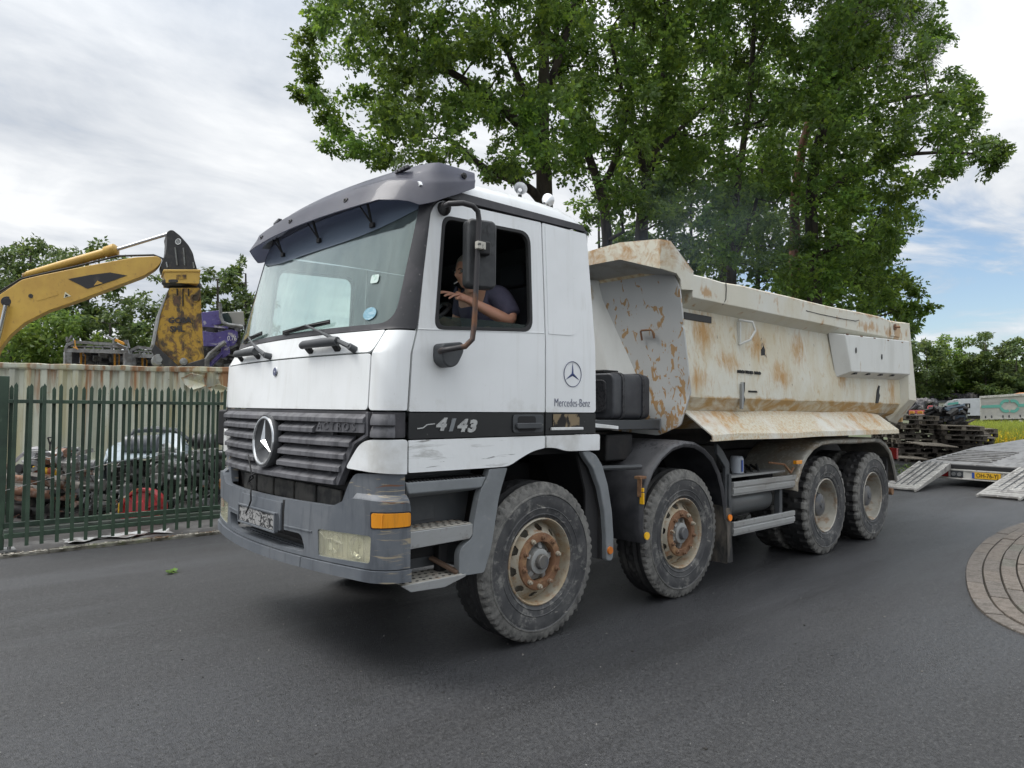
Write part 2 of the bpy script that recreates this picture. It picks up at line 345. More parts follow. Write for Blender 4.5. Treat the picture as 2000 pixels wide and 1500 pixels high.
def round_poly(pts, r, n=4):
    """round the corners of a polygon (list of (a,b)); r one radius or a list"""
    out_ = []; m = len(pts)
    for i in range(m):
        p0, p, p1 = Vector(pts[i-1]), Vector(pts[i]), Vector(pts[(i+1) % m]); rr = r[i] if isinstance(r, (list, tuple)) else r
        if rr <= 0: out_.append(tuple(p)); continue
        d0 = (p0-p); d1 = (p1-p); q = min(rr, d0.length*.49, d1.length*.49); a = p+d0.normalized()*q; b = p+d1.normalized()*q
        for k in range(n+1):
            t = k/n; out_.append(tuple((1-t)**2*a + 2*t*(1-t)*p + t*t*b))
    return out_
def sheet(name, outer, holes, fmap, m, parent, thick=0.012, ucuts=(), vcuts=(), bevel=0.004, angle=30, seg=2):
    """flat chart polygon with holes, cut into strips, then mapped onto a curved surface and thickened inwards"""
    b = bmesh.new(); es = []
    for loop in [outer]+list(holes):
        vs = [b.verts.new((p[0], p[1], 0)) for p in loop]
        for i in range(len(vs)): es.append(b.edges.new((vs[i], vs[(i+1) % len(vs)])))
    bmesh.ops.triangle_fill(b, edges=es, use_beauty=True, use_dissolve=False)
    for ax, cuts in ((0, ucuts), (1, vcuts)):
        for c in cuts:
            co = (c, 0, 0) if ax == 0 else (0, c, 0); no = (1, 0, 0) if ax == 0 else (0, 1, 0)
            bmesh.ops.bisect_plane(b, geom=b.verts[:]+b.edges[:]+b.faces[:], plane_co=co, plane_no=no, dist=1e-5)
    bmesh.ops.dissolve_limit(b, angle_limit=.001, verts=b.verts[:], edges=[e for e in b.edges if len(e.link_faces) == 2 and not any(abs(e.verts[0].co[a]-c) < 1e-4 and abs(e.verts[1].co[a]-c) < 1e-4 for a, cs in ((0, ucuts), (1, vcuts)) for c in cs)], delimit={'SEAM'}) if False else None
    ref = [v.co.copy() for v in b.verts]
    for v in b.verts: v.co = Vector(fmap(v.co.x, v.co.y))
    bmesh.ops.recalc_face_normals(b, faces=b.faces)
    # make normals face outwards (away from the truck's middle)
    s_ = 0
    for f in b.faces:
        c = f.calc_center_median(); s_ += f.normal.dot(Vector((c.x-CENTRE[0], c.y-CENTRE[1], (c.z-CENTRE[2])*.3)))*f.calc_area()
    if s_ < 0: bmesh.ops.reverse_faces(b, faces=b.faces)
    me = bpy.data.meshes.new(name); b.to_mesh(me); b.free(); smooth(me, angle)
    return link(name, me, m, parent, bevel=bevel, solid=-thick, seg=seg)
CENTRE = (-0.3, 0.0, 2.0)
def text(name, body, size, m, parent, mw, depth=0.002, sx=1.0, shear=0.0, align='CENTER', bold=0.0, space=1.0):
    cu = bpy.data.curves.new(name, 'FONT'); cu.body = body; cu.size = size; cu.extrude = depth; cu.align_x = align; cu.align_y = 'CENTER'
    cu.offset = bold; cu.shear = shear; cu.space_character = space; cu.resolution_u = 3
    o = bpy.data.objects.new(name, cu); C.objects.link(o)
    dg = bpy.context.evaluated_depsgraph_get(); me = bpy.data.meshes.new_from_object(o.evaluated_get(dg)); bpy.data.objects.remove(o); bpy.data.curves.remove(cu)
    me.transform(mw @ Matrix.Diagonal((sx, 1, 1, 1)))
    return link(name, me, m, parent)
def frame(o, ex, ey):
    """matrix with origin o, text running along ex and standing along ey"""
    ex, ey = Vector(ex).normalized(), Vector(ey).normalized(); ez = ex.cross(ey); o = Vector(o)
    return Matrix(((ex.x, ey.x, ez.x, o.x), (ex.y, ey.y, ez.y, o.y), (ex.z, ey.z, ez.z, o.z), (0, 0, 0, 1)))
def sight(u, v, d):
    """where a line of sight measured on the photograph meets depth d (metres along the view)"""
    return EYE + d*(_f + (u-1000)/FPX*_r - (v-750)/FPX*_u)
# ------------------------------------------------------------------ ground
def flat(name, pts, z, m, kind='structure'):
    mb = MB(); mb.add([(x, y, z) for x, y in pts], [tuple(range(len(pts)))]); o = obj(name, mb, m, angle=None); return tag(o, kind=kind)
def ground_mat(name, base, layers, bump, rough=.8, spec=.4):
    return mat(name, base, rough, layers=layers, bump=bump, spec=spec)
asph = ground_mat('asphalt_surface', (0.030, 0.0302, 0.032), [
    dict(c=(.046, .048, .053), s=.30, st=(.25, 1.1, 1), lo=.44, hi=.60, amt=.9, r=.42, det=6),
    dict(c=(.013, .013, .014), s=.9, st=(.2, 1.2, 1), lo=.50, hi=.70, amt=.6, det=6, r=.4), dict(c=(.014, .014, .014), s=1.3, lo=.66, hi=.74, amt=.7, det=6, r=.35, off=(21, 5, 0)), dict(c=(.07, .069, .065), s=2.2, lo=.58, hi=.80, amt=.5, det=9, ro=.8, off=(2, 15, 0)),
    dict(c=(.012, .012, .013), s=1.0, st=(.035, 1.9, 1), lo=.57, hi=.66, amt=.55, det=3, r=.38, off=(31, 8, 0)), dict(c=(.075, .076, .08), s=1.0, st=(.06, 1.5, 1), lo=.60, hi=.72, amt=.45, det=7, ro=.75, off=(51, 18, 0)),
    dict(c=(.095, .095, .095), s=58, lo=.50, hi=.64, amt=.8, det=5, ro=.85), dict(c=(.006, .006, .006), s=40, lo=.49, hi=.60, amt=.85, det=5, ro=.85, off=(9, 4, 2)),
    dict(c=(.42, .42, .40), s=55, lo=.735, hi=.75, amt=.9, det=2, off=(3, 7, 2)),
    dict(c=(.085, .088, .095), s=1.1, st=(.16, 1.0, 1), lo=.58, hi=.75, amt=.35, r=.5, off=(11, 3, 0))], (150, .9, .010), rough=.60, spec=.5)
asphalt = flat('asphalt_road', [(-90, -90), (36, -90), (36, 3.2), (20, 4.2), (-90, 4.2)], 0.0, asph)
soil = ground_mat('field_soil', (0.075, 0.085, 0.04), [dict(c=(.10, .085, .06), s=.6, lo=.45, hi=.6), dict(c=(.05, .08, .02), s=3, lo=.5, hi=.6)], (8, .5, .05))
mb = MB(); N_ = 24; 
R_ = 900
vs = [(0, 0, -.02)] + [(R_*cos(2*pi*k/N_), R_*sin(2*pi*k/N_), -.02) for k in range(N_)]; mb.add(vs, [(0, k+1, (k+1) % N_+1) for k in range(N_)])
tag(obj('field_ground', mb, soil, angle=None), kind='structure')
yard = ground_mat('yard_concrete', (0.085, 0.083, 0.08), [dict(c=(.03, .028, .026), s=1.1, lo=.36, hi=.55, amt=.9, r=.4), dict(c=(.22, .22, .21), s=2.5, lo=.55, hi=.7, amt=.6), dict(c=(.03, .03, .03), s=6, lo=.6, hi=.66)], (30, .3, .01), rough=.6)
flat('yard_ground', [(-90, 4.23), (19, 4.23), (24, 9), (30, 90), (-90, 90)], -.006, yard)
kerbm = mat('mossy_kerb', (.22, .21, .18), .9, layers=[dict(c=(.06, .055, .04), s=6, lo=.42, hi=.6), dict(c=(.10, .11, .05), s=4, lo=.55, hi=.7)], bump=(30, .5, .01), rnd=True)
ke = MB(); ke.bx(-9.99, -9.0, 4.16, 4.26, -.05, .035); me = ke.mesh('kerb_stone')
for k in range(18):
    o = link('kerb_stone', me, kerbm, None, (k*1.0, RND.uniform(-.008, .008), RND.uniform(-.01, .004)), bevel=.01); tag(o, kind='structure'); o['label'] = 'mossy kerb stone along the foot of the green gate'
# gravel, twigs and dead leaves gathered along the gate
mb = MB(); rr = random.Random(2)
for k in range(1500):
    x = rr.uniform(-6, 8); y = 4.15+abs(rr.gauss(0, .12)); s_ = rr.uniform(.004, .02); a = rr.uniform(0, 6); R = Matrix.Rotation(a, 3, 'Z')@Matrix.Rotation(rr.uniform(-.6, .6), 3, 'X'); mb.box((x, y, .03*(y < 4.26)+.006), (s_*2.2, s_, s_*.35), R)
tag(obj('gate_litter', mb, mat('litter_mix', (.15, .10, .06), .9, layers=[dict(c=(.35, .33, .28), s=1.5, lo=.5, hi=.52, det=2)]), angle=None), 'dead leaves and grit lying along the foot of the gate', 'litter', kind='stuff')

mb = MB(); rr = random.Random(12)
for k in range(700):
    x = rr.uniform(-5, 12); y = rr.uniform(-4.2, 4.0); s_ = rr.uniform(.002, .007)*(1.6 if rr.random() < .06 else 1)
    mb.box((x, y, s_*.3), (s_*1.6, s_, s_*.6), Matrix.Rotation(rr.uniform(0, 6), 3, 'Z'))
tag(obj('road_grit', mb, mat('grit_mix', (.22, .21, .19), .9, layers=[dict(c=(.03, .028, .025), s=1.2, lo=.49, hi=.51, det=2)]), angle=None), 'scattered small stones and grit on the asphalt', 'grit', kind='stuff')
# traffic island of curved concrete kerb rows at the right
IS = [(10.9, -2.62), (10.0, -2.30), (8.86, -2.14), (8.0, -2.10), (7.13, -2.14), (6.14, -2.235), (5.32, -2.368), (4.733, -2.492), (3.92, -2.715), (3.29, -2.93), (3.0, -3.08), (2.76, -3.27), (2.62, -3.46), (2.55, -3.75), (2.60, -4.2), (2.9, -4.8)]
def resample(P, step):
    P = [Vector((a, b)) for a, b in P]; d = [0]
    for a, b in zip(P, P[1:]): d.append(d[-1]+(b-a).length)
    n = int(d[-1]/step); o = []
    for k in range(n+1): t = d[-1]*k/n; o.append((np.interp(t, d, [p.x for p in P]), np.interp(t, d, [p.y for p in P])))
    return o
ctr = Vector((6.4, -4.6))
fine_ = [Vector(p) for p in resample(IS, .06)]
for _ in range(30): fine_ = [fine_[0]]+[(fine_[i-1]+fine_[i]*2+fine_[i+1])/4 for i in range(1, len(fine_)-1)]+[fine_[-1]]
def offset_curve(P, d):
    o = []
    for i, p in enumerate(P):
        t = (P[min(i+1, len(P)-1)]-P[max(i-1, 0)]).normalized(); n = Vector((-t.y, t.x)); o.append(p+n*d)
    return o
pav = [mat('paver_%d' % k, c, .85, layers=[dict(c=(c[0]*.5, c[1]*.5, c[2]*.47), s=14, lo=.42, hi=.64, amt=.8, det=8), dict(c=(.30, .28, .25), s=70, lo=.58, hi=.64, amt=.6), dict(c=(.05, .045, .035), s=90, lo=.58, hi=.64, amt=.6)], bump=(90, .4, .005), rnd=True) for k, c in enumerate(((.155, .132, .112), (.135, .118, .104), (.125, .12, .10), (.165, .14, .118)))]
isl = thing('traffic_island', 'edge of a kerbed island of curved brown-grey concrete stones beside the road', 'traffic island'); isl['kind'] = 'structure'; del isl['category']
mb = MB(); io = offset_curve(fine_, .03); mb.add([(p.x, p.y, .004) for p in io]+[(9.6, -8, .004)], [tuple(range(len(io)+1))]); obj('island_bed', mb, mat('island_joint', (.035, .03, .022), .95), isl)
W_R = [.145, .145, .135, .14, .14, .15, .15, .15]; dcur = .0
for r in range(8):
    w = W_R[r]; seg = 8+(r % 3)*2; i = (r*5) % seg
    hgt = .018+.006*r if r < 3 else .04
    while i < len(fine_)-1:
        j = min(i+seg, len(fine_)-1); idx = list(range(i, j+1)); 
        if len(idx) > 2:
            a = offset_curve(fine_, dcur+.006); b = offset_curve(fine_, dcur+w-.006); idx2 = idx[::2] if idx[-1] in idx[::2] else idx[::2]+[idx[-1]]
            P = [a[q] for q in idx2]; Q = [b[q] for q in idx2]
            g0 = (P[1]-P[0]).normalized()*.006; P[0] = P[0]+g0; Q[0] = Q[0]+g0
            poly = [(p.x, p.y) for p in P]+[(q.x, q.y) for q in Q[::-1]]
            dz = RND.uniform(-.007, .007); mb = MB(); mb.prism(poly, 2, -.02, hgt+dz)
            cxy = Vector((sum(p[0] for p in poly)/len(poly), sum(p[1] for p in poly)/len(poly)))
            if (cxy-Vector((EYE.x, EYE.y))).length < 14: obj('kerb_stone', mb, pav[RND.randrange(2) if r < 2 else RND.randrange(4)], isl, bevel=.006, seg=1)
        i = j
        seg = 8+RND.randrange(4)
    dcur += w
mb = MB(); io = offset_curve(fine_, dcur-.01); mb.add([(p.x, p.y, .036) for p in io]+[(9.6, -8, .036)], [tuple(range(len(io)+1))]); obj('island_middle', mb, pav[3], isl)
mb = MB(); mb.prism([(3.98, -3.44), (4.25, -3.37), (4.30, -3.46), (4.02, -3.54)], 2, .040, .046); wm_ = obj('white_paint_mark', mb, mat('road_paint', (.72, .72, .68), .7), isl)
# green sprig dropped on the road
def leafy(name, base, label, cat, n=10, h=.3, leaf=.08, col=(.07, .14, .03), spread=.15, seed=1, flat_=False):
    rr = random.Random(seed); t = thing(name, label, cat, base); st_ = MB(); lf = MB()
    for k in range(n):
        a = rr.uniform(0, 2*pi); e = rr.uniform(.05, .25) if flat_ else rr.uniform(.8, 1.5); L_ = h*rr.uniform(.6, 1.0); tip = Vector((cos(a)*cos(e), sin(a)*cos(e), sin(e)))*L_
        b0 = Vector((rr.uniform(-1, 1)*spread, rr.uniform(-1, 1)*spread, 0)); st_.tube([b0, b0+tip*.5+Vector((0, 0, .01)), b0+tip], [.004, .003, .002], 4)
        for j in range(7):
            p = b0+tip*(.25+.75*j/6); a2 = rr.uniform(0, 2*pi); d = Vector((cos(a2), sin(a2), rr.uniform(-.2, .6))).normalized(); s_ = d.cross(Vector((0, 0, 1))).normalized(); L2 = leaf*rr.uniform(.6, 1.1)
            lf.add([p, p+d*L2*.5+s_*L2*.28, p+d*L2, p+d*L2*.5-s_*L2*.28], [(0, 1, 2, 3)])
    m_ = leaf_material(name+'_leaf', col); obj('stem', st_, mat(name+'_stem', (.08, .10, .03), .8), t); obj('leaves', lf, m_, t, angle=None); return t
def leaf_material(name, col, var=.7, warm=.35, trans=.45, shine=.35):
    m = bpy.data.materials.new(name); m.use_nodes = True; t = m.node_tree; t.nodes.clear(); K = t.links.new
    def N(ty, **k):
        n = t.nodes.new(ty)
        for a, v in k.items(): setattr(n, a, v)
        return n
    o = N('ShaderNodeOutputMaterial'); ge = N('ShaderNodeNewGeometry'); ra = N('ShaderNodeValToRGB')
    c = Vector(col); e = ra.color_ramp.elements
    e[0].position = 0; e[0].color = (*(c*(1-var*.55)), 1); e[1].position = 1; e[1].color = (c.x*(1+warm+.25), c.y*(1+warm*.7+.15), c.z*.95, 1)
    n_ = ra.color_ramp.elements.new(.55); n_.color = (*c, 1)
    K(ge.outputs['Random Per Island'], ra.inputs[0])
    tc_ = N('ShaderNodeTexCoord'); nz = N('ShaderNodeTexNoise'); nz.inputs['Scale'].default_value = .55; nz.inputs['Detail'].default_value = 3; K(tc_.outputs['Object'], nz.inputs['Vector'])
    hs = N('ShaderNodeHueSaturation'); mr = N('ShaderNodeMapRange'); mr.inputs[1].default_value = .3; mr.inputs[2].default_value = .7; mr.inputs[3].default_value = .8; mr.inputs[4].default_value = 1.25; K(nz.outputs[0], mr.inputs[0]); K(mr.outputs[0], hs.inputs['Value'])
    mh_ = N('ShaderNodeMapRange'); mh_.inputs[1].default_value = .3; mh_.inputs[2].default_value = .7; mh_.inputs[3].default_value = .485; mh_.inputs[4].default_value = .51; K(nz.outputs[0], mh_.inputs[0]); K(mh_.outputs[0], hs.inputs['Hue'])
    K(ra.outputs[0], hs.inputs['Color'])
    p = N('ShaderNodeBsdfPrincipled'); p.inputs['Roughness'].default_value = .5; p.inputs['Specular IOR Level'].default_value = shine; K(hs.outputs[0], p.inputs['Base Color'])
    tr = N('ShaderNodeBsdfTranslucent'); h2 = N('ShaderNodeHueSaturation'); h2.inputs['Value'].default_value = 1.5; h2.inputs['Hue'].default_value = .485; K(hs.outputs[0], h2.inputs['Color']); K(h2.outputs[0], tr.inputs[0])
    mx = N('ShaderNodeMixShader'); mx.inputs[0].default_value = trans; K(p.outputs[0], mx.inputs[1]); K(tr.outputs[0], mx.inputs[2]); K(mx.outputs[0], o.inputs[0]); return m
leafy('leaf_sprig', (-1.25, 2.42, .008), 'small green sprig of leaves lying alone on the asphalt left of the truck', 'leaf', 3, .07, .055, (.12, .25, .04), .02, 4, True)
# ------------------------------------------------------------------ the dump truck: cab
truck = thing('dump_truck', 'old white four-axle dump truck with rust-stained tipper body driving out onto the asphalt', 'truck')
_Z = [.50, .9, 1.2, 1.56, 1.9, 2.05, 2.85, 3.10]
_X0 = [-1.44, -1.44, -1.42, -1.395, -1.375, -1.34, -1.11, -1.00]
_XC = [-1.29, -1.29, -1.30, -1.30, -1.285, -1.205, -1.01, -.92]
_XS = [-1.12, -1.12, -1.125, -1.125, -1.105, -1.065, -.94, -.86]
_YS = [1.24, 1.24, 1.24, 1.24, 1.24, 1.235, 1.19, 1.16]
def _S(u, z):
    x0, xc, xs, ys = (interp(z, _Z, a) for a in (_X0, _XC, _XS, _YS)); s = -1 if u < 0 else 1; a = abs(u)
    if a <= 1.12: return Vector((x0+(xc-x0)*(a/1.12)**2, u*(ys-.12)/1.12, z))
    if a < 1.36:
        t = (a-1.12)/.24
        return Vector(((1-t)**2*xc+2*t*(1-t)*(xc+.035)+t*t*xs, s*((1-t)**2*(ys-.12)+2*t*(1-t)*(ys)+t*t*ys), z))
    return Vector((xs+(a-1.36), s*ys, z))
def S(u, z, off=0.0):
    """cab skin: u runs round the front and the corners, z is height"""
    p = _S(u, z)
    if off:
        n = (_S(u+.01, z)-_S(u-.01, z)).cross(_S(u, z+.01)-_S(u, z-.01)).normalized()
        if n.dot(Vector((p.x-.3, p.y, 0))) < 0: n = -n
        p = p + n*off
    return p
def side(sy, off=0.0):
    return lambda x, z: (x, sy*(interp(z, _Z, _YS)+off), z)
UC = [round(-1.36+.03*k, 3) for k in range(9)] + [round(-1.0+.125*k, 3) for k in range(17)] + [round(1.12+.03*k, 3) for k in range(9)]
ZC = [.9, 1.2, 1.56, 1.9, 1.97, 2.05, 2.3, 2.6, 2.85, 2.9]
def front(name, outer, m, parent, holes=(), off=0.0, thick=.012, bevel=.005, ucuts=UC, vcuts=ZC, **k):
    return sheet(name, outer, holes, lambda u, z: S(u, z, off), m, parent, thick, ucuts, vcuts, bevel, **k)
def flank(name, outer, m, parent, sy=-1, holes=(), off=0.0, thick=.015, bevel=.004, vcuts=(2.05,), ucuts=(), **k):
    return sheet(name, outer, holes, side(sy, off), m, parent, thick, ucuts, vcuts, bevel, **k)

cab = truck
# front panels
front('service_flap', round_poly([(-1.088, 1.568), (1.075, 1.568), (1.10, 1.898), (-1.088, 1.898)], .03), 'white', cab)
front('scuttle_panel', round_poly([(-1.088, 1.908), (1.10, 1.908), (1.12, 2.04), (-1.118, 2.04), (-1.108, 1.97)], [.04, .02, .01, .01, .03]), 'white', cab)
for s in (-1, 1):
    front('corner_panel', round_poly([(s*1.098, 1.568), (s*1.352, 1.568), (s*1.352, 2.036), (s*1.128, 2.036), (s*1.118, 1.97), (s*1.10, 1.90)], [.03, .01, .01, .01, .04, .03]), 'white', cab)
    front('headlight_cover', round_poly([(s*.925, 1.225), (s*1.352, 1.202), (s*1.352, 1.40), (s*1.06, 1.398)], [.03, .006, .02, .09], 6), 'white', cab, off=.012, thick=.03, bevel=.01)
    front('louvre_corner', [(s*1.125, 1.405), (s*1.352, 1.41), (s*1.352, 1.557), (s*1.11, 1.557)], 'black_trim', cab, off=-.01)
    for zz in (1.475, 1.545):
        mb = MB(); rings = []
        for k in range(8):
            u = s*(1.13+.15*k/7); a, b, c_, d = S(u, zz, .0), S(u, zz-.035, .018), S(u, zz-.062, .018), S(u, zz-.066, -.005); rings.append([a, b, c_, d])
        mb.loft(rings); obj('louvre', mb, 'grille', cab)
    # sharp wing-shaped crease pressed into the cover
front('windscreen_surround', round_poly([(-1.352, 2.045), (1.352, 2.045), (1.352, 2.80), (1.44, 2.93), (1.25, 2.99), (-1.25, 2.99), (-1.44, 2.93), (-1.352, 2.80)], [.01, .01, .05, .05, .05, .05, .05, .05]), 'black_trim', cab,
      holes=[round_poly([(-1.175, 2.08), (1.175, 2.08), (1.20, 2.925), (-1.20, 2.925)], [.13, .13, .03, .03], 6)], off=.002, thick=.03, bevel=.006)
# windscreen: tinted glass with a film of dried rain
gm = bpy.data.materials.new('windscreen_glass'); gm.use_nodes = True
def glass_mat(gm, film=.25, tint=(.62, .74, .70), refl=.30, seed=0, base=(.36, .42, .41), st=(1, 6, .7)):
    t = gm.node_tree; t.nodes.clear(); K = t.links.new
    def N(ty, **k):
        n = t.nodes.new(ty)
        for a, v in k.items(): setattr(n, a, v)
        return n
    o = N('ShaderNodeOutputMaterial'); tr = N('ShaderNodeBsdfTransparent'); tr.inputs[0].default_value = (*tint, 1)
    gl = N('ShaderNodeBsdfGlossy'); gl.inputs['Roughness'].default_value = .04; gl.inputs[0].default_value = (.88, .95, .95, 1)
    df = N('ShaderNodeBsdfDiffuse'); df.inputs[0].default_value = (*base, 1)
    fr = N('ShaderNodeMath', operation='POWER'); lw = N('ShaderNodeLayerWeight'); lw.inputs[0].default_value = .5; K(lw.outputs['Facing'], fr.inputs[0]); fr.inputs[1].default_value = 3.0
    ad = N('ShaderNodeMath', operation='MULTIPLY_ADD', use_clamp=True); K(fr.outputs[0], ad.inputs[0]); ad.inputs[1].default_value = .9; ad.inputs[2].default_value = refl
    m1 = N('ShaderNodeMixShader'); K(ad.outputs[0], m1.inputs[0]); K(tr.outputs[0], m1.inputs[1]); K(gl.outputs[0], m1.inputs[2])
    tc_ = N('ShaderNodeTexCoord'); mp = N('ShaderNodeMapping'); mp.inputs['Scale'].default_value = st; mp.inputs['Location'].default_value = (seed, 0, 0); K(tc_.outputs['Object'], mp.inputs[0])
    n = N('ShaderNodeTexNoise'); n.inputs['Scale'].default_value = 3; n.inputs['Detail'].default_value = 7; n.inputs['Roughness'].default_value = .65; K(mp.outputs[0], n.inputs['Vector'])
    mr = N('ShaderNodeMapRange'); mr.inputs[1].default_value = .35; mr.inputs[2].default_value = .75; mr.inputs[3].default_value = film*.5; mr.inputs[4].default_value = film*1.7; K(n.outputs[0], mr.inputs[0])
    m2 = N('ShaderNodeMixShader'); K(mr.outputs[0], m2.inputs[0]); K(m1.outputs[0], m2.inputs[1]); K(df.outputs[0], m2.inputs[2]); K(m2.outputs[0], o.inputs[0])
glass_mat(gm, .10, (.86, .95, .92), .07, base=(.42, .50, .49))
sg = bpy.data.materials.new('side_glass'); sg.use_nodes = True; glass_mat(sg, .03, (.45, .58, .53), .0, 3)
cg = bpy.data.materials.new('clear_side_glass'); cg.use_nodes = True; glass_mat(cg, .02, (.90, .95, .93), .0, 3)
ws = front('windscreen', round_poly([(-1.19, 2.065), (1.19, 2.065), (1.21, 2.94), (-1.21, 2.94)], .12, 5), gm, cab, off=-.006, thick=.004, bevel=0)
st = []
for k in range(25): st.append((-1.185+2.37*k/24, 2.672+.12*(abs(-1+k/12.0))**3))
front('sun_strip', st+[(1.195, 2.93), (-1.195, 2.93)], 'strip', ws, off=-.001, thick=.002, bevel=0)
front('round_sticker', [(-.955+.056*cos(t), 2.150+.040*sin(t)) for t in (2*pi*k/20 for k in range(20))], mat('pale_blue_sticker', (.18, .36, .45), .4, layers=[dict(c=(.45, .6, .66), s=30, st=(1, 1, 6), lo=.5, hi=.6, amt=.7)]), ws, off=.0005, thick=.001, bevel=0)
front('square_sticker', rounded(-.965, -.895, 2.345, 2.40, .015), mat('white_sticker', (.55, .66, .62), .4, layers=[dict(c=(.2, .4, .3), s=25, lo=.5, hi=.6, amt=.7)]), ws, off=.0005, thick=.001, bevel=0)
# flanks
def door_loop(part_):
    return part_
for s in (-1, 1):
    door = part('door', cab)
    up = round_poly([(-1.118, 1.562), (-.006, 1.562), (-.006, 2.888), (-.90, 2.862), (-.968, 2.74), (-1.062, 2.045), (-1.10, 1.90)], [.008, .008, .01, .10, .05, .02, .02], 5)
    win = round_poly([(-.945, 2.052), (-.122, 2.106), (-.118, 2.80), (-.865, 2.772)], [.07, .09, .10, .07], 6)
    flank('door_panel', up, 'white', door, s, holes=[win], thick=.03)
    flank('door_crease', round_poly([(-1.06, 2.044), (-.01, 2.106), (-.01, 2.112), (-1.06, 2.05)], 0), 'white', door, s, off=.004, thick=.008, bevel=.002)
    win_i = round_poly([(-.918, 2.078), (-.147, 2.129), (-.143, 2.775), (-.845, 2.748)], [.06, .08, .09, .06], 6)
    flank('window_seal', win, 'rubber', door, s, holes=[win_i], off=.006, thick=.03, bevel=.004)
    flank('door_band', [(-1.118, 1.402), (-.006, 1.407), (-.006, 1.555), (-1.118, 1.555)], 'band', door, s, off=-.002)
    low = round_poly([(-1.118, 1.207), (-.40, 1.207), (-.33, 1.212), (-.22, 1.262), (-.12, 1.300), (-.006, 1.318), (-.006, 1.40), (-1.118, 1.395)], [.01, .05, .05, .05, .05, 0, .01, .01])
    flank('door_skirt', low, 'scuff' if s < 0 else 'white', door, s, off=.004, ucuts=[-1.0, -.9, -.8, -.6, -.3], vcuts=[1.3])
    if s < 0:
        flank('window_glass', [(-.93, 2.06), (-.13, 2.115), (-.13, 2.150), (-.50, 2.152), (-.90, 2.142)], sg, door, s, off=-.012, thick=.004, bevel=0)
    else:
        flank('window_glass', win, cg, door, s, off=-.012, thick=.004, bevel=0)
    # handle in its recess
    mb = MB(); y = s*1.240
    mb.prism(rounded(-.305, -.025, 1.425, 1.545, .022), 1, y-.001*s, y+.008*s); h = obj('door_handle', mb, 'dark_grey', door, bevel=.003)
    mb = MB(); mb.prism(rounded(-.265, -.10, 1.432, 1.535, .02), 1, y+.005*s, y+.010*s); obj('handle_recess', mb, 'black', door)
    mb = MB(); mb.prism(rounded(-.29, -.055, 1.452, 1.490, .014), 1, y+.010*s, y+.034*s); obj('handle_grip', mb, 'dark_grey', door, bevel=.006)
    mb = MB(); mb.cyl((-.048, y+.01*s, 1.476), (-.048, y+.018*s, 1.476), .008); obj('lock', mb, 'chrome', door)
    q = part('rear_quarter', cab)
    flank('quarter_panel', round_poly([(.006, 1.562), (.528, 1.562), (.522, 2.05), (.472, 2.89), (.006, 2.888)], [.008, .03, .05, .02, .01]), 'white', q, s, ucuts=[.1, .2, .3, .4])
    flank('pressed_panel', round_poly([(.030, 2.105), (.33, 2.115), (.345, 2.30), (.30, 2.872), (.030, 2.872)], [.01, .11, .05, .05, .01], 6), 'white', q, s, off=.004, thick=.008, bevel=.004)
    flank('quarter_band', [(.006, 1.407), (.530, 1.412), (.530, 1.555), (.006, 1.555)], 'band', q, s, off=-.002)
    flank('quarter_skirt', round_poly([(.006, 1.319), (.10, 1.315), (.20, 1.288), (.562, 1.284), (.562, 1.402), (.006, 1.40)], [0, .05, .05, .012, .02, .01]), 'white', q, s, off=.012, thick=.03, bevel=.008)
    mb = MB(); mb.prism([(.075, 1.455), (.345, 1.455), (.345, 1.55), (.075, 1.55)], 1, y+.001*s, y+.004*s); obj('locker_opening', mb, mat('torn_foam', (.02, .018, .016), .9, layers=[dict(c=(.26, .20, .12), s=7, lo=.5, hi=.56, amt=.9), dict(c=(.55, .52, .44), s=5, lo=.62, hi=.66, amt=.9)]), q)
    mb = MB(); mb.bx(.05, .375, min(y, y+.018*s), max(y, y+.018*s), 1.437, 1.457); obj('locker_sill', mb, 'white', q, bevel=.004)
    flank('roof_band', round_poly([(-.955, 2.80), (-.865, 2.885), (-.70, 2.888), (.466, 2.905), (.43, 2.95), (-.80, 2.943), (-.90, 2.90)], [.02, .1, .05, .005, .01, .08, .05]), 'black_trim', cab, s, off=.008, thick=.02, bevel=.005)
mb = MB(); mb.bx(.44, .50, -1.17, 1.17, 1.40, 2.92); obj('rear_wall', mb, 'dark_grey', cab)
# roof skin
mb = MB(); rings = []
for x, zt, ze in ((-1.02, 2.985, 2.93), (-.95, 3.03, 2.93), (-.80, 3.075, 2.938), (-.40, 3.105, 2.94), (0, 3.115, 2.945), (.22, 3.10, 2.948), (.36, 3.06, 2.948), (.425, 3.0, 2.948), (.45, 2.96, 2.93)):
    row = []
    for y, dz in ((-1.172, None), (-1.158, .35), (-1.12, .62), (-1.03, .86), (-.80, .97), (-.4, 1.05), (0, 1.08)):
        row.append((x, y, ze if dz is None else ze+(zt-ze)*dz))
    rings.append(row + [(x, -y, z) for x, y, z in row[-2::-1]])
mb.loft(rings, closed=False); obj('roof', mb, 'white', cab, solid=-.02, angle=50)
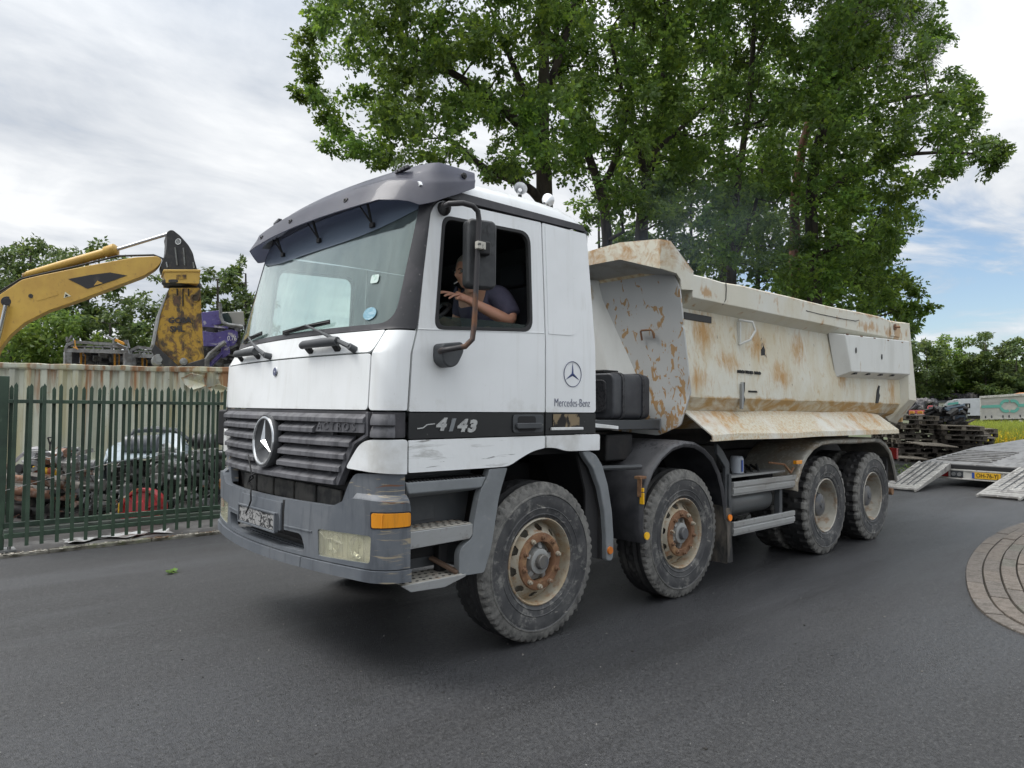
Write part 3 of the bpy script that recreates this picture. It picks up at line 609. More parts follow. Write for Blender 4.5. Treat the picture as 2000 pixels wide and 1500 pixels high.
# chrome air horns on the roof
for (u0, x, y, tilt) in ((0, .0, -.96, -.25), (0, .27, -.97, .9)):
    mb = MB(); c = Vector((x, y, 3.085 if x < .1 else 3.06)); mb.tube([c, c+Vector((0, 0, .05))], .014, 8)
    hr = obj('roof_horn', mb, 'black', cab); d = Vector((-.5, -.8, .15)).normalized() if x < .1 else Vector((.55, .25, .35)).normalized()
    mb = MB(); p = c+Vector((0, 0, .085)); mb.tube([p-d*.07, p-d*.03, p-d*.005, p+d*.02, p+d*.028], [.010, .016, .032, .047, .049], 20, caps=False); mb.tube([p-d*.02, p+d*.005], [.018, .014], 12); obj('horn_bell', mb, 'bell', hr)
mb = MB(); mb.box((-.66, -.9, 3.105), (.02, .02, .02)); mb.tube([(-.66, -.9, 3.11), (-.60, -.9, 3.32)], [.004, .002], 5); obj('aerial', mb, 'black', cab)

# sun visor: moulded smoky shield with flared lower lip
vis = part('sun_visor', truck)
def see_through_plastic(m, k_):
    t = m.node_tree; o = [n for n in t.nodes if n.type == 'OUTPUT_MATERIAL'][0]; b = t.nodes['Principled BSDF']; tr = t.nodes.new('ShaderNodeBsdfTranslucent'); mx = t.nodes.new('ShaderNodeMixShader'); mx.inputs[0].default_value = k_
    tr.inputs[0].default_value = (.38, .40, .48, 1); t.links.new(b.outputs[0], mx.inputs[1]); t.links.new(tr.outputs[0], mx.inputs[2]); t.links.new(mx.outputs[0], o.inputs[0])
see_through_plastic(MT['visor'], .45)
mb = MB(); rings = []
us = [-1.62, -1.56, -1.50, -1.42, -1.36, -1.30, -1.24, -1.18, -1.12, -1.0, -.8, -.6, -.4, -.2, 0, .2, .4, .6, .8, 1.0, 1.12, 1.18, 1.24, 1.30, 1.36, 1.42, 1.50, 1.56, 1.62]
for u in us:
    a = abs(u); wr = max(0, (a-1.15)/.47)
    zb = 2.795+.010*(a/1.12)**2 if a <= 1.15 else 2.805-.02*min(1, (a-1.15)/.1)+(.19*((a-1.25)/.37)**1.2 if a > 1.25 else 0)
    zt = 3.10+.015*(1-(a/1.2)**2) if a < 1.2 else 3.10
    row = []
    for t, off in ((0, .150), (.10, .142), (.28, .125), (.42, .125), (.50, .112), (.56, .085), (.72, .065), (.88, .040), (1, .005)):
        z = zb+(zt-zb)*t; fl_ = 1.0 if a < 1.0 else (1-.72*min(1, (a-1.0)/.26)); o_ = off*fl_+.010; p = S(u, z, o_); row.append(p)
    rings.append(row)
mb.loft(rings, closed=False); obj('visor_shield', mb, 'visor', vis, solid=-.006, bevel=0, angle=60)
for u, t in ((-.62, .22), (.15, .22), (.78, .22), (-1.53, .55)):
    z = 2.795+(3.10-2.795)*t if abs(u) < 1.2 else 3.045
    p = S(u, z, (.138 if abs(u) < .95 else .095) if abs(u) < 1.2 else .035); n = (p-S(u, z, 0)).normalized()
    mb = MB(); mb.tube([p-n*.01, p+n*.008, p+n*.010], [.020, .019, .012], 14); mb.tube([p+n*.008, p+n*.016], [.007, .006], 8); obj('visor_bolt', mb, 'black', vis)
for u in (-.98, .88):
    mb = MB(); p = S(u, 3.03, .075); q_ = S(u-.13, 3.045, .078); mb.bar(p, q_, .030, .022); lm = obj('marker_lamp', mb, 'black_trim', vis, bevel=.008)
    for k in range(4): mb = MB(); a = p.lerp(q_, (k+.5)/4); mb.box(a+Vector((-.014, -.004, 0)), (.006, .026, .018)); obj('lamp_rib', mb, 'grille', vis)
for u in (.52, -.13, -.78):
    mb = MB(); a = None
    for du in (-.045, .035): mb.bar(S(u+du, 2.835, .105), S(u-.01, 2.752, .018), .016, .010)
    mb.box(S(u-.012, 2.742, .012), (.02, .045, .03)); obj('visor_bracket', mb, 'black', vis, bevel=.003)

# wipers and grab handles
for (u0, z0, u1, z1, b0, b1) in ((-.93, 1.925, -.36, 2.105, (-.02, 2.085), (-.60, 2.118)), (.12, 1.93, .66, 2.10, (.90, 2.085), (.40, 2.115))):
    w = part('wiper', truck); mb = MB(); mb.cyl(S(u0, z0, -.01), S(u0, z0, .05), .024, 14, .02); mb.tube([S(u0, z0, .04), S(u0+(u1-u0)*.25, z0+(z1-z0)*.25, .05), S(u0+(u1-u0)*.6, z0+(z1-z0)*.62, .05), S(u1, z1, .035)], [.017, .014, .009, .007], 8); obj('wiper_arm', mb, 'dark_grey', w)
    mb = MB(); pts = [S(b0[0]+(b1[0]-b0[0])*t, b0[1]+(b1[1]-b0[1])*t, .014) for t in (0, .25, .5, .75, 1)]
    for a, b in zip(pts, pts[1:]): mb.bar(a, b, .008, .028)
    m_ = pts[2].lerp(S(u1, z1, .03), .6)
    mb.tube([pts[0], pts[1].lerp(m_, .3)+Vector((-.012, 0, 0)), m_+Vector((-.015, 0, 0)), pts[3].lerp(m_, .3)+Vector((-.012, 0, 0)), pts[4]], .006, 6); obj('wiper_blade', mb, 'black', w)
for u0, u1 in ((-.80, -.42), (.30, .78)):
    g = part('grab_handle', truck); mb = MB(); mb.tube([S(u0, 1.963, .05), S(u0+.03, 1.963, .056), S(u1-.03, 1.963, .056), S(u1, 1.96, .05)], [.028, .03, .026, .024], 12); obj('handle_bar', mb, 'dark_grey', g)
    mb = MB()
    for u in (u0+.04, u1-.04): mb.bar(S(u, 1.96, .05), S(u, 1.93, -.005), .05, .026)
    obj('handle_foot', mb, 'black', g, bevel=.006)

# round emblem on the flap
def three_star(r, th, rise=.35, w=.145):
    """raised three-pointed star in the plane (a,b) with ridges; returns MB in local axes x=a, y=b, z=out"""
    mb = MB()
    for k in range(3):
        t = pi/2+2*pi*k/3; tip = Vector((r*cos(t), r*sin(t), 0)); l_ = Vector((r*w*cos(t+pi/3), r*w*sin(t+pi/3), 0)); rr_ = Vector((r*w*cos(t-pi/3), r*w*sin(t-pi/3), 0)); top = Vector((0, 0, th))
        mb.add([tip, l_, top, rr_, (0, 0, -th*.3)], [(0, 2, 1), (0, 3, 2), (0, 1, 4), (0, 4, 3)])
    return mb
def torus_mb(R, r, n=40, m=8):
    mb = MB(); rings = [[((R+r*cos(b))*cos(a), (R+r*cos(b))*sin(a), r*sin(b)) for b in (2*pi*j/m for j in range(m))] for a in (2*pi*k/n for k in range(n+1))]
    return mb.loft(rings, True, False)
def place(mb, mw):
    mb.v = [tuple(mw @ Vector(p)) for p in mb.v]; return mb
em = part('bonnet_emblem', truck); F = frame(S(0, 1.82, .004), (0, -1, 0), (0.06, 0, 1))
obj('emblem_disc', place(MB().lathe([(0.0001, .006), (.026, .006), (.030, 0)], ax=2, n=24), F), 'navy_text', em)
obj('emblem_ring', place(torus_mb(.029, .004, 24, 6), F), 'chrome', em); obj('emblem_star', place(three_star(.025, .01), F), 'chrome', em)

# grille
gr = part('grille', truck)
g_out = [(-1.10, 1.557), (-1.105, 1.45), (-1.02, 1.37), (-.90, 1.21), (-.84, 1.125), (.88, 1.085), (1.06, 1.50), (1.06, 1.557)]
front('grille_back', g_out, 'black', gr, off=-.055, thick=.01, bevel=0)
def slat(z, ua, ub, name='slat', m='grille', h=.026, dep=.052, out_=.030, rise=.040):
    n = max(3, int(abs(ub-ua)/.08)); rings = []
    for k in range(n+1):
        u = ua+(ub-ua)*k/n; rings.append([S(u, z+h+rise, out_-dep), S(u, z+h, out_), S(u, z, out_), S(u, z-.004, out_-.012), S(u, z+.012, out_-dep)])
    mb = MB(); mb.loft(rings); return obj(name, mb, m, gr, bevel=.0015, seg=1)
zs = [1.492, 1.424, 1.350, 1.275, 1.200, 1.122]; ends = [-1.085, -.60, -.97, -.925, -.885, -.84]; lefts = [1.05, 1.03, 1.0, .97, .94, .90]
for z, e, l_ in zip(zs, ends, lefts):
    if z in (1.492, 1.122): slat(z, l_, e)
    elif z == 1.424: slat(z, l_, .17); slat(z, -.17, e)
    else: slat(z, l_, .185); slat(z, -.185, e)
mb = MB()
for u in (-.75, -.5, -.25, .25, .5, .75):
    mb.bar(S(u, 1.55, -.03), S(u, 1.12, -.03), .022, .03, (1, 0, 0))
obj('grille_rib', mb, 'grille', gr)
for (ua, ub, za, zb) in ((.55, .9, 1.36, 1.42), (-.3, -.75, 1.35, 1.55), (.6, .95, 1.13, 1.2)):
    front('blank_panel', [(ua, za), (ub, za), (ub, zb), (ua, zb)], 'grille', gr, off=-.035, thick=.004, bevel=0)
front('grille_side_frame', [(-1.105, 1.555), (-1.085, 1.555), (-1.085, 1.43), (-.945, 1.36), (-.825, 1.118), (-.86, 1.118), (-1.0, 1.37), (-1.11, 1.42)], 'grille', gr, off=.012, thick=.05, bevel=.004)
front('badge_plate', [(-.62, 1.430), (-1.09, 1.436), (-1.09, 1.497), (-.655, 1.497)], 'grille', gr, off=.022, thick=.04, bevel=.003)
for ch, u in zip('ACTROS', [-.672-.066*k for k in range(6)]):
    text('letter', ch, .062, 'grille', gr, frame(S(u, 1.466, .024), S(u-.05, 1.466)-S(u, 1.466), (0, 0, 1)), .0035, 1.15)
front('flap_lip', [(-1.09, 1.535), (1.06, 1.535), (1.06, 1.562), (-1.09, 1.562)], 'black_trim', gr, off=-.004, thick=.03, bevel=.003)
star = part('star_badge', truck); F = frame(S(0, 1.345, .045), (0, -1, 0), (.05, 0, 1))
obj('badge_dish', place(MB().lathe([(.0001, -.03), (.12, -.02), (.150, .0), (.176, .004), (.182, -.01), (.178, -.05)], ax=2, n=44), F), mat('badge_dish_plastic', (.045, .047, .05), .3), star)
obj('badge_ring', place(torus_mb(.158, .0115, 56, 10), F), 'chrome', star); obj('badge_star', place(three_star(.152, .022, w=.16), F), 'chrome', star, angle=10)
# cable dangling from the grille
mb = MB(); mb.tube([S(.26, 1.235, .04), S(.17, 1.19, .06), S(.10, 1.13, .07), S(.08, 1.09, .06), S(.115, 1.06, .075), S(.075, 1.04, .07), S(.05, .99, .08), S(.06, .94, .07), S(.13, .88, .06), S(.17, .845, .06)], .0055, 6)
mb.tube([S(.06, 1.12, .06), S(.095, 1.10, .075), S(.115, 1.045, .08), S(.06, 1.06, .085)], .006, 6); obj('loose_cable', mb, 'black', truck)

# recess between grille and bumper
mb = MB(); mb.bx(-1.26, -1.18, -.92, .92, .80, 1.14); obj('cross_member', mb, 'dark', truck)
for k, (ya, yb) in enumerate(((-.75, -.45), (-.42, -.13), (-.10, .2), (.23, .5), (.53, .75))):
    mb = MB(); mb.bx(-1.285, -1.262, ya, yb, .95, 1.075); obj('recess_panel', mb, mat('recess_grey%d' % k, (.12, .115, .105), .8, layers=[dict(c=(.05, .05, .05), s=6, lo=.45, hi=.6)]) if k == 0 else bpy.data.materials['recess_grey0'], truck, bevel=.008)

# bumper
hg = bpy.data.materials.new('headlight_glass'); hg.use_nodes = True; glass_mat(hg, .22, (.98, .97, .88), .10, 5, base=(.80, .77, .60), st=(2, 2, 2))
bu = part('bumper', truck)
hl = lambda s: round_poly([(s*.725, .690), (s*1.145, .700), (s*1.15, .855), (s*.715, .85)], .02)
intake = round_poly([(-.60, .692), (.60, .692), (.64, .80), (-.55, .80)], [.05, .05, .04, .04])
top = [(-1.362, 1.045), (-1.06, 1.06), (-.98, 1.055), (-.84, .995), (.84, .985), (.98, 1.055), (1.06, 1.06), (1.362, 1.045)]
front('bumper_skin', round_poly([(-1.362, .668), (1.362, .668)]+top[::-1], [.0, .0]+[.04]*8), 'bumper', bu, holes=[hl(-1), hl(1), intake], off=.035, thick=.05, bevel=.016, seg=3)
front('bumper_lip', [(-1.362, .594), (-.9, .60), (-.572, .600), (-.572, .662), (-1.362, .662)], 'bumper', bu, off=.05, thick=.06, bevel=.018, seg=3)
front('bumper_lip', [(-.564, .600), (1.362, .594), (1.362, .662), (-.564, .662)], 'bumper', bu, off=.05, thick=.06, bevel=.018, seg=3)
for s in (-1, 1):
    front('bumper_shoulder', round_poly([(s*.86, .995), (s*1.01, 1.05), (s*1.355, 1.04), (s*1.352, 1.208), (s*.985, 1.196), (s*.93, 1.14)], [0, 0, 0, .01, .03, .05]), 'bumper', bu, off=-.012, thick=.05, bevel=.012)
    mb = MB(); rings = []
    for k in range(9):
        u = s*(1.0+.36*k/8); rings.append([S(u, 1.03, .03), S(u, 1.056, .02), S(u, 1.085, -.014), S(u, 1.03, -.02)])
    mb.loft(rings); obj('bumper_ledge', mb, 'bumper', bu, angle=60)
    front('headlight_reflector', hl(s), 'lamp_back', bu, off=-.012, thick=.01, bevel=0)
    for (uu, rr2) in ((.83, .058), (1.03, .066)):
        c_ = S(s*uu, .775, .0); n_ = (S(s*uu, .775, .05)-S(s*uu, .775, 0)).normalized(); mb = MB(); mb.tube([c_-n_*.035, c_-n_*.02, c_+n_*.012], [.012, rr2*.7, rr2], 22, False); obj('reflector_bowl', mb, 'chrome', bu, angle=60)
        mb = MB(); mb.ball(c_-n_*.01, .012, 10, 8); obj('bulb', mb, 'lens', bu)
    front('headlight_glass', hl(s), hg, bu, off=.030, thick=.006, bevel=.002)
    front('headlight_bezel', [(s*.70, .68), (s*1.165, .69), (s*1.17, .87), (s*.70, .865)], 'black', bu, off=-.028, thick=.01, bevel=0)
    mb = MB()
    for k_ in range(9): uu = s*(.76+.042*k_); mb.bar(S(uu, .705, .0255), S(uu, .842, .0255), .004, .003)
    o_ = obj('glass_flute', mb, 'lens', bu); o_['kind'] = 'stuff'
    if s < 0:
        mb = MB(); mb.tube([S(-.735, .835, .0345), S(-.79, .80, .0345), (S(-.84, .805, .0345)), S(-.93, .785, .0345)], .0015, 5); obj('glass_crack', mb, 'lens', bu)
    ind = front('indicator', round_poly([(s*1.155, .903), (s*1.358, .908), (s*1.358, .985), (s*1.155, .987)], .012), 'amber', bu, off=.042, thick=.02, bevel=.006)
    front('indicator_frame', round_poly([(s*1.147, .896), (s*1.362, .901), (s*1.362, .992), (s*1.147, .994)], .012), 'black', bu, off=.0375, thick=.01, bevel=.003)
    mb = MB(); mb.tube([S(s*1.21, .905, .044), S(s*1.215, .985, .044)], .004, 5); obj('lamp_divider', mb, 'amber', bu)
front('bumper_groove', [(-.66, .822), (-.36, .824), (-.36, .832), (-.66, .830)], 'bumper', bu, off=.041, thick=.01, bevel=.003)
front('bumper_groove', [(.66, .822), (.36, .824), (.36, .832), (.66, .830)], 'bumper', bu, off=.041, thick=.01, bevel=.003)
front('centre_flap', round_poly([(-.325, .79), (.325, .79), (.325, .968), (-.325, .968)], .008), 'bumper', bu, off=.046, thick=.03, bevel=.004)
front('flap_gap', [(-.352, .79), (-.327, .79), (-.327, .985), (-.352, .985)], 'black', bu, off=.0362, thick=.01, bevel=0)
mb = MB(); mb.bx(-1.40, -1.20, -.62, .62, .60, .672); obj('intake_floor', mb, 'dark_grey', bu, bevel=.004)
for k in range(4):
    mb = MB(); mb.bx(-1.435+.035*k, -1.417+.035*k, -.58, .58, .672, .684); obj('tread_rib', mb, 'bumper', bu, bevel=.002)
mb = MB(); mb.bx(-1.22, -1.20, -.75, .75, .60, .86); obj('intake_back', mb, 'black', bu)
# number plate holder, worn black and white
ph = part('plate_holder', truck); xp = -1.492
mb = MB(); mb.bx(xp, xp+.02, -.300, .300, .775, .900); obj('holder_tray', mb, 'bumper', ph, bevel=.004)
for za, zb in ((.772, .786), (.890, .904)): mb = MB(); mb.bx(xp-.010, xp, -.304, .304, za, zb); obj('holder_rail', mb, 'bumper', ph, bevel=.003)
mb = MB()
for y in (-.304, .290): mb.bx(xp-.010, xp, y, y+.014, .787, .889)
obj('holder_edge', mb, 'bumper', ph)
pm = mat('worn_plate', (.30, .30, .295), .6, layers=[dict(c=(.02, .02, .022), s=15, st=(1, 1, 1.6), lo=.50, hi=.54, det=2, dist=1.5)])
for k, (a, b) in enumerate(((.065, .285), (-.075, .055), (-.285, -.085))): mb = MB(); mb.bx(xp-.004, xp-.001, a, b, .79, .886); obj('plate_segment', mb, pm, ph)

# letters on the band and the rear quarter
y = -1.2405
for ch, x, m_ in (('4', -.895, 'silver_text'), ('1', -.815, 'grey'), ('4', -.735, 'silver_text'), ('3', -.655, 'silver_text')):
    text('model_number', ch, .098, m_, truck, frame((x, y, 1.482-.012*(x+.895)/.24), (1, 0, 0), (0, 0, 1)), .004, 1.28, .28, bold=.006)
mb = MB(); mb.bar((-1.06, y, 1.462), (-1.02, y, 1.466), .004, .006); mb.bar((-1.02, y, 1.466), (-.99, y, 1.485), .004, .006); mb.bar((-.99, y, 1.485), (-.935, y, 1.49), .004, .006)
obj('scratch', mb, 'silver_text', truck)
text('maker_name', 'Mercedes-Benz', .085, 'navy_text', truck, frame((.272, -1.2425, 1.628), (1, 0, 0), (0, 0, 1)), .0012, .70, space=1.02, bold=-.0016)
F = frame((.272, -1.242, 1.835), (1, 0, 0), (0, 0, 1)); dec = part('star_decal', truck)
obj('decal_ring', place(torus_mb(.090, .0028, 48, 6), F), 'navy_text', dec); obj('decal_star', place(three_star(.086, .004, w=.13), F), 'blue_decal', dec)

# door mirror on its bent tube
mi = part('door_mirror', truck)
mb = MB(); mb.tube([(-.86, -1.215, 2.805), (-.93, -1.30, 2.79), (-.97, -1.40, 2.775), (-.90, -1.44, 2.785), (-.835, -1.45, 2.78), (-.795, -1.45, 2.755), (-.785, -1.45, 2.70), (-.795, -1.45, 2.45), (-.812, -1.45, 2.08), (-.825, -1.45, 1.99), (-.87, -1.44, 1.945), (-.93, -1.40, 1.93), (-.97, -1.34, 1.92), (-.93, -1.27, 1.92)], .0165, 10); obj('mirror_tube', mb, 'rust_pipe', mi, angle=60)
mb = MB(); mb.tube([(-.86, -1.20, 2.81), (-.89, -1.26, 2.80), (-.94, -1.33, 2.79)], [.045, .034, .022], 12); obj('upper_mount', mb, 'black', mi)
mb = MB(); mb.prism(round_poly([(-.955, 1.965), (-.80, 1.985), (-.79, 1.93), (-.84, 1.84), (-.90, 1.82), (-.955, 1.86)], .03), 1, -1.335, -1.235); obj('lower_mount', mb, 'dark_grey', mi, bevel=.02, seg=3)
R = Matrix.Rotation(radians(-14), 3, 'Z'); mc = Vector((-.728, -1.425, 2.515))
mb = MB(); oc = rounded(-.098, .098, -.208, .208, .035, 4); mb.loft([[mc+R@Vector((p[0], -.035, p[1]))*1 for p in [(a*.90, b*.95) for a, b in oc]], [mc+R@Vector((p[0], -.02, p[1])) for p in oc], [mc+R@Vector((p[0], .045, p[1])) for p in oc]])
mh = obj('mirror_housing', mb, 'mirror_back', mi, bevel=.006, angle=30); mh.location = (.0, .03, 0)
mb = MB(); mb.loft([[mc+R@Vector((a*.92, .047, b*.95)) for a, b in oc], [mc+R@Vector((a*.92, .052, b*.95)) for a, b in oc]]); g = obj('mirror_glass', mb, 'mirror_glass', mi); g.location = (0, .03, 0)
mb = MB(); mb.box((-.755, -1.45, 2.54), (.09, .05, .085), R); obj('mirror_bracket', mb, 'black', mi, bevel=.014, seg=3)
mb = MB(); mb.box((-.795, -1.478, 2.545), (.062, .03, .045)); obj('mirror_clamp', mb, mat('pale_clamp', (.5, .48, .42), .6, layers=[dict(c=(.05, .05, .05), s=45, lo=.55, hi=.6)]), mi, bevel=.004)
# far side mirror just shows past the grille
mb = MB(); mb.box((-1.20, 1.36, 1.40), (.10, .12, .30), Matrix.Rotation(.3, 3, 'Z')); fm = obj('kerb_mirror', mb, 'black', truck, bevel=.02)
mb = MB(); mb.tube([(-1.15, 1.22, 1.62), (-1.18, 1.32, 1.60), (-1.2, 1.36, 1.54)], .012, 8); obj('mirror_arm', mb, 'black', fm)

# interior
inn = part('cab_interior', truck)
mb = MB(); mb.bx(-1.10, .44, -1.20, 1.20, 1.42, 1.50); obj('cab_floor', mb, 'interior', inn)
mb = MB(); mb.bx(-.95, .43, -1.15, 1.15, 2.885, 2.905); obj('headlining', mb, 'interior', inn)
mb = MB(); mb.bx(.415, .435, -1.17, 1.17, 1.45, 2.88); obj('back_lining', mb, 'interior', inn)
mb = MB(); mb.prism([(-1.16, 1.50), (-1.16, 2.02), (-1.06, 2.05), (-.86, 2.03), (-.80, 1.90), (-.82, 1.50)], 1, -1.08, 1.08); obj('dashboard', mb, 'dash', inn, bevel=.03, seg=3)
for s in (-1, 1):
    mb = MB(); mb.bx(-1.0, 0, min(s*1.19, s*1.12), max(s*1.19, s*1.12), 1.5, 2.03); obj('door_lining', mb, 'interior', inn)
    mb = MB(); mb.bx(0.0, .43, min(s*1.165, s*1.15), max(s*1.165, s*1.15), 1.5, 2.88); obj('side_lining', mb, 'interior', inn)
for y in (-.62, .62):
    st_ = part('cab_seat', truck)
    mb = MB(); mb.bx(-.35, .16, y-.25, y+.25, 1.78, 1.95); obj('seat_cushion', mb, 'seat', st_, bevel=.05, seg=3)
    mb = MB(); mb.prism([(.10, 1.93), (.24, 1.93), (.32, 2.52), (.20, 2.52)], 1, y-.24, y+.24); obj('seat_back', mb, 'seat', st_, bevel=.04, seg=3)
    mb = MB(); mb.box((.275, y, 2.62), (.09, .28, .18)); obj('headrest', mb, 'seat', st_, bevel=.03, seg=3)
swc = Vector((-.62, -.62, 2.20)); swn = Vector((-.55, 0, .83)).normalized(); a_ = Vector((0, 1, 0)); b_ = swn.cross(a_)
mb = MB(); mb.tube([swc+(a_*cos(t)+b_*sin(t))*.225 for t in (2*pi*k/32 for k in range(33))], .016, 8, False); sw = obj('steering_wheel', mb, 'black', truck)
mb = MB(); mb.tube([swc, swc-swn*.35], [.05, .035], 10)
for t in (.2, pi-.2, -pi/2): mb.bar(swc-swn*.03, swc+(a_*cos(t)+b_*sin(t))*.22, .04, .015)
obj('steering_column', mb, 'dash', sw)
mb = MB(); mb.tube([(.05, -1.165, 2.86), (.07, -1.165, 2.5), (.08, -1.165, 1.9)], .012, 6); obj('seat_belt', mb, mat('grey_belt', (.35, .34, .33), .8), truck)
# ------------------------------------------------------------------ wheels
AX = (0.0, 1.70, 4.482, 5.832); WR = .542
def tyre_mesh(R, W, rib, name, n=174):
    """axis along y, outer face at y=0, inner face at y=W"""
    prof = [(.292, .035), (.300, .012), (.315, .004), (.322, -.002), (.328, .001), (.36, -.004), (.365, -.008), (.371, -.004), (.40, -.008), (.43, -.010), (.452, -.008), (.457, -.013), (.465, -.012), (.470, -.006), (.49, -.004), (R-.028, .001), (R-.010, .008), (R-.001, .022)]
    i0 = len(prof)-3
    tread = []
    k = 9
    for j in range(k+1):
        y = .040+(W-.08)*j/k; tread.append((R+.004*(1-abs(2*j/k-1)), y))
    back = [(r, W-y) for r, y in prof[::-1]]
    P = prof+tread+back; nt_ = len(prof)
    def fn(kk, i, r):
        ph = kk % 4
        if r > R-.03:
            dist = min(i-i0, len(P)-1-i0-i)
            j = i-nt_
            if rib == 0:        # road tread: notched shoulders, zigzag grooves
                if dist <= 2 and kk % 3 == 0: return r-.017
                if 0 <= j <= k and (j in (2, 7) or j in ((4,) if kk % 6 < 3 else (5,))): return r-.016
            else:               # block tread: deep lugs right across
                sh = (kk+(2 if j > k/2 else 0)) % 6
                if dist <= 5 and sh in (0, 1): return r-.028
                if 0 <= j <= k and j in (4, 5) and sh in (2,): return r-.014
        return r
    mb = MB(); mb.lathe(P, ax=1, n=n, fn=fn); return mb.mesh(name, 28)
TY0 = tyre_mesh(WR, .30, 0, 'tyre'); TY1 = tyre_mesh(WR, .30, 1, 'block_tyre')
TYM = bpy.data.materials
def dusty(me):
    me.materials.clear(); me.materials.append(MT['tyre']); me.materials.append(MT['sidewall']); me.materials.append(MT['tread'])
    for p in me.polygons:
        c = p.center; r = math.hypot(c.x, c.z)
        p.material_index = 1 if r < .46 else (2 if c.y > .045 else 0)
dusty(TY0); dusty(TY1)
def ringholes(mb, r0, y0, r1, y1, holes, t0, span):
    pass
def rim_front():
    """convex disc wheel: lip, conical face with hand holes, raised bolt flange"""
    mb = MB(); mb.lathe([(.288, .06), (.302, .030), (.298, .008), (.290, .002), (.283, .010), (.278, .035), (.272, .085), (.262, .120)], ax=1, n=48); return mb.mesh('rim', 40)
def face_with_holes(ra, ya, rb, yb, nh, hr, name):
    mb = MB(); N_ = nh*8; hm = (ra+rb)/2; rings = []
    # cone wall between ra and rb, holes cut as octagons between grid lines
    rows = [0, .18, .5, .80, 1]
    def P(t, k):
        a = 2*pi*k/N_; r = ra+(rb-ra)*t; y = ya+(yb-ya)*t; return Vector((r*cos(a), y, r*sin(a)))
    vs = {}; V = []; Fc = []
    def vid(i, k):
        k %= N_
        if (i, k) not in vs:
            vs[(i, k)] = len(V); V.append(P(rows[i], k))
        return vs[(i, k)]
    for h in range(nh):
        for c in range(8):
            k = h*8+c
            for i in range(4):
                if c in (3, 4) and i in (1, 2): continue
                if c in (2, 5) and i in (1, 2):
                    # trim the corner to round the hole
                    a, b, d, e = vid(i, k), vid(i, k+1), vid(i+1, k+1), vid(i+1, k)
                    if c == 2: Fc.append((a, b, e) if i == 1 else (a, d, e))
                    else: Fc.append((a, b, d) if i == 1 else (b, d, e))
                    continue
                Fc.append((vid(i, k), vid(i, k+1), vid(i+1, k+1), vid(i+1, k)))
    mb.add(V, Fc); return mb.mesh(name, 40)
RIM_A = rim_front(); FACE_A = face_with_holes(.268, .095, .192, .020, 10, .02, 'disc')
def lathe_mesh(prof, name, n=40, ang=35): mb = MB(); mb.lathe(prof, ax=1, n=n); return mb.mesh(name, ang)
FLANGE = lathe_mesh([(.196, .022), (.192, .010), (.184, .006), (.138, .006), (.134, .012), (.134, .06)], 'flange')
DRUM = lathe_mesh([(.30, .115), (.15, .12), (.134, .11)], 'drum_back')
HUBA = lathe_mesh([(.134, .075), (.10, .06), (.088, .035), (.086, .012), (.078, .008), (.054, .008), (.0001, .008)], 'hub', 32)
CAPM = lathe_mesh([(.052, .006), (.050, -.020), (.044, -.027), (.0001, -.027)], 'hub_cap', 24)
def hub_ribs():
    mb = MB()
    t = .3; mb.bar((.085*cos(t), .035, .085*sin(t)), (.13*cos(t), .055, .13*sin(t)), .03, .03, (0, 1, 0))
    return mb.mesh('hub_rib', 30)
HRIB = hub_ribs()
def nut_mesh():
    mb = MB(); mb.lathe([(.0001, -.030), (.010, -.030), (.011, -.018), (.0165, -.016), (.0175, 0), (.022, .002), (.022, .006)], ax=1, n=12); return mb.mesh('wheel_nut', 30)
NUT = nut_mesh()
RIM_B = lathe_mesh([(.288, .06), (.302, .032), (.300, .008), (.291, .002), (.283, .010), (.279, .05), (.270, .11), (.250, .165), (.205, .185), (.12, .185)], 'deep_rim', 48)
HUBB = lathe_mesh([(.135, .185), (.132, .10), (.125, .07), (.10, .058), (.04, .052), (.036, .040), (.0001, .040)], 'drive_hub', 32)
HOLE = (lambda: MB().lathe([(.024, .0), (.0001, .0)], ax=1, n=14).mesh('hand_hole', 30))()
def make_wheel(kind):
    w = part('wheel', truck)
    link('tyre', (TY0 if kind == 'steer' else TY1).copy(), None, w)
    if kind == 'steer':
        link('rim', RIM_A.copy(), 'rim', w); link('disc', FACE_A.copy(), 'rim', w, solid=-.008); link('flange', FLANGE.copy(), 'rim_rust', w); link('drum', DRUM.copy(), 'rim_grey', w)
        link('hub_cap', CAPM, 'hub_dark', w)
        link('hub', HUBA.copy(), 'hub', w)
        for k in range(5): o = link('hub_rib', HRIB, 'hub', w); o.rotation_euler = (0, 2*pi*k/5, 0)
        for k in range(10):
            t = 2*pi*(k+.5)/10; o = link('wheel_nut', NUT, 'nut', w, (.165*cos(t), .006, .165*sin(t)))
    else:
        link('rim', RIM_B.copy(), 'rim_grey', w); link('hub', HUBB.copy(), 'hub_dark', w)
        for k in range(10):
            t = 2*pi*(k+.5)/10; link('wheel_nut', NUT, 'nut', w, (.165*cos(t), .183, .165*sin(t)))
        for k in range(8):
            t = 2*pi*k/8; link('hand_hole', HOLE, 'black', w, (.222*cos(t), .180, .222*sin(t)))
    return w
def settle(w, x, y, flip=False, spin=0.0, steer=0.0):
    w.location = (x, y, WR-.004); w.rotation_euler = (0, spin, (pi if flip else 0)+steer)
W_A = make_wheel('steer'); W_B = make_wheel('drive'); YF = -1.215
settle(W_A, AX[0], YF, spin=.1)
settle(copy_tree(W_A, truck), AX[1], YF+.005, spin=.5); settle(copy_tree(W_A, truck), AX[0], -YF, True); settle(copy_tree(W_A, truck), AX[1], -YF, True, 1.0)
settle(W_B, AX[2], YF-.01, spin=.3); settle(copy_tree(W_B, truck), AX[3], YF-.01, spin=.9)
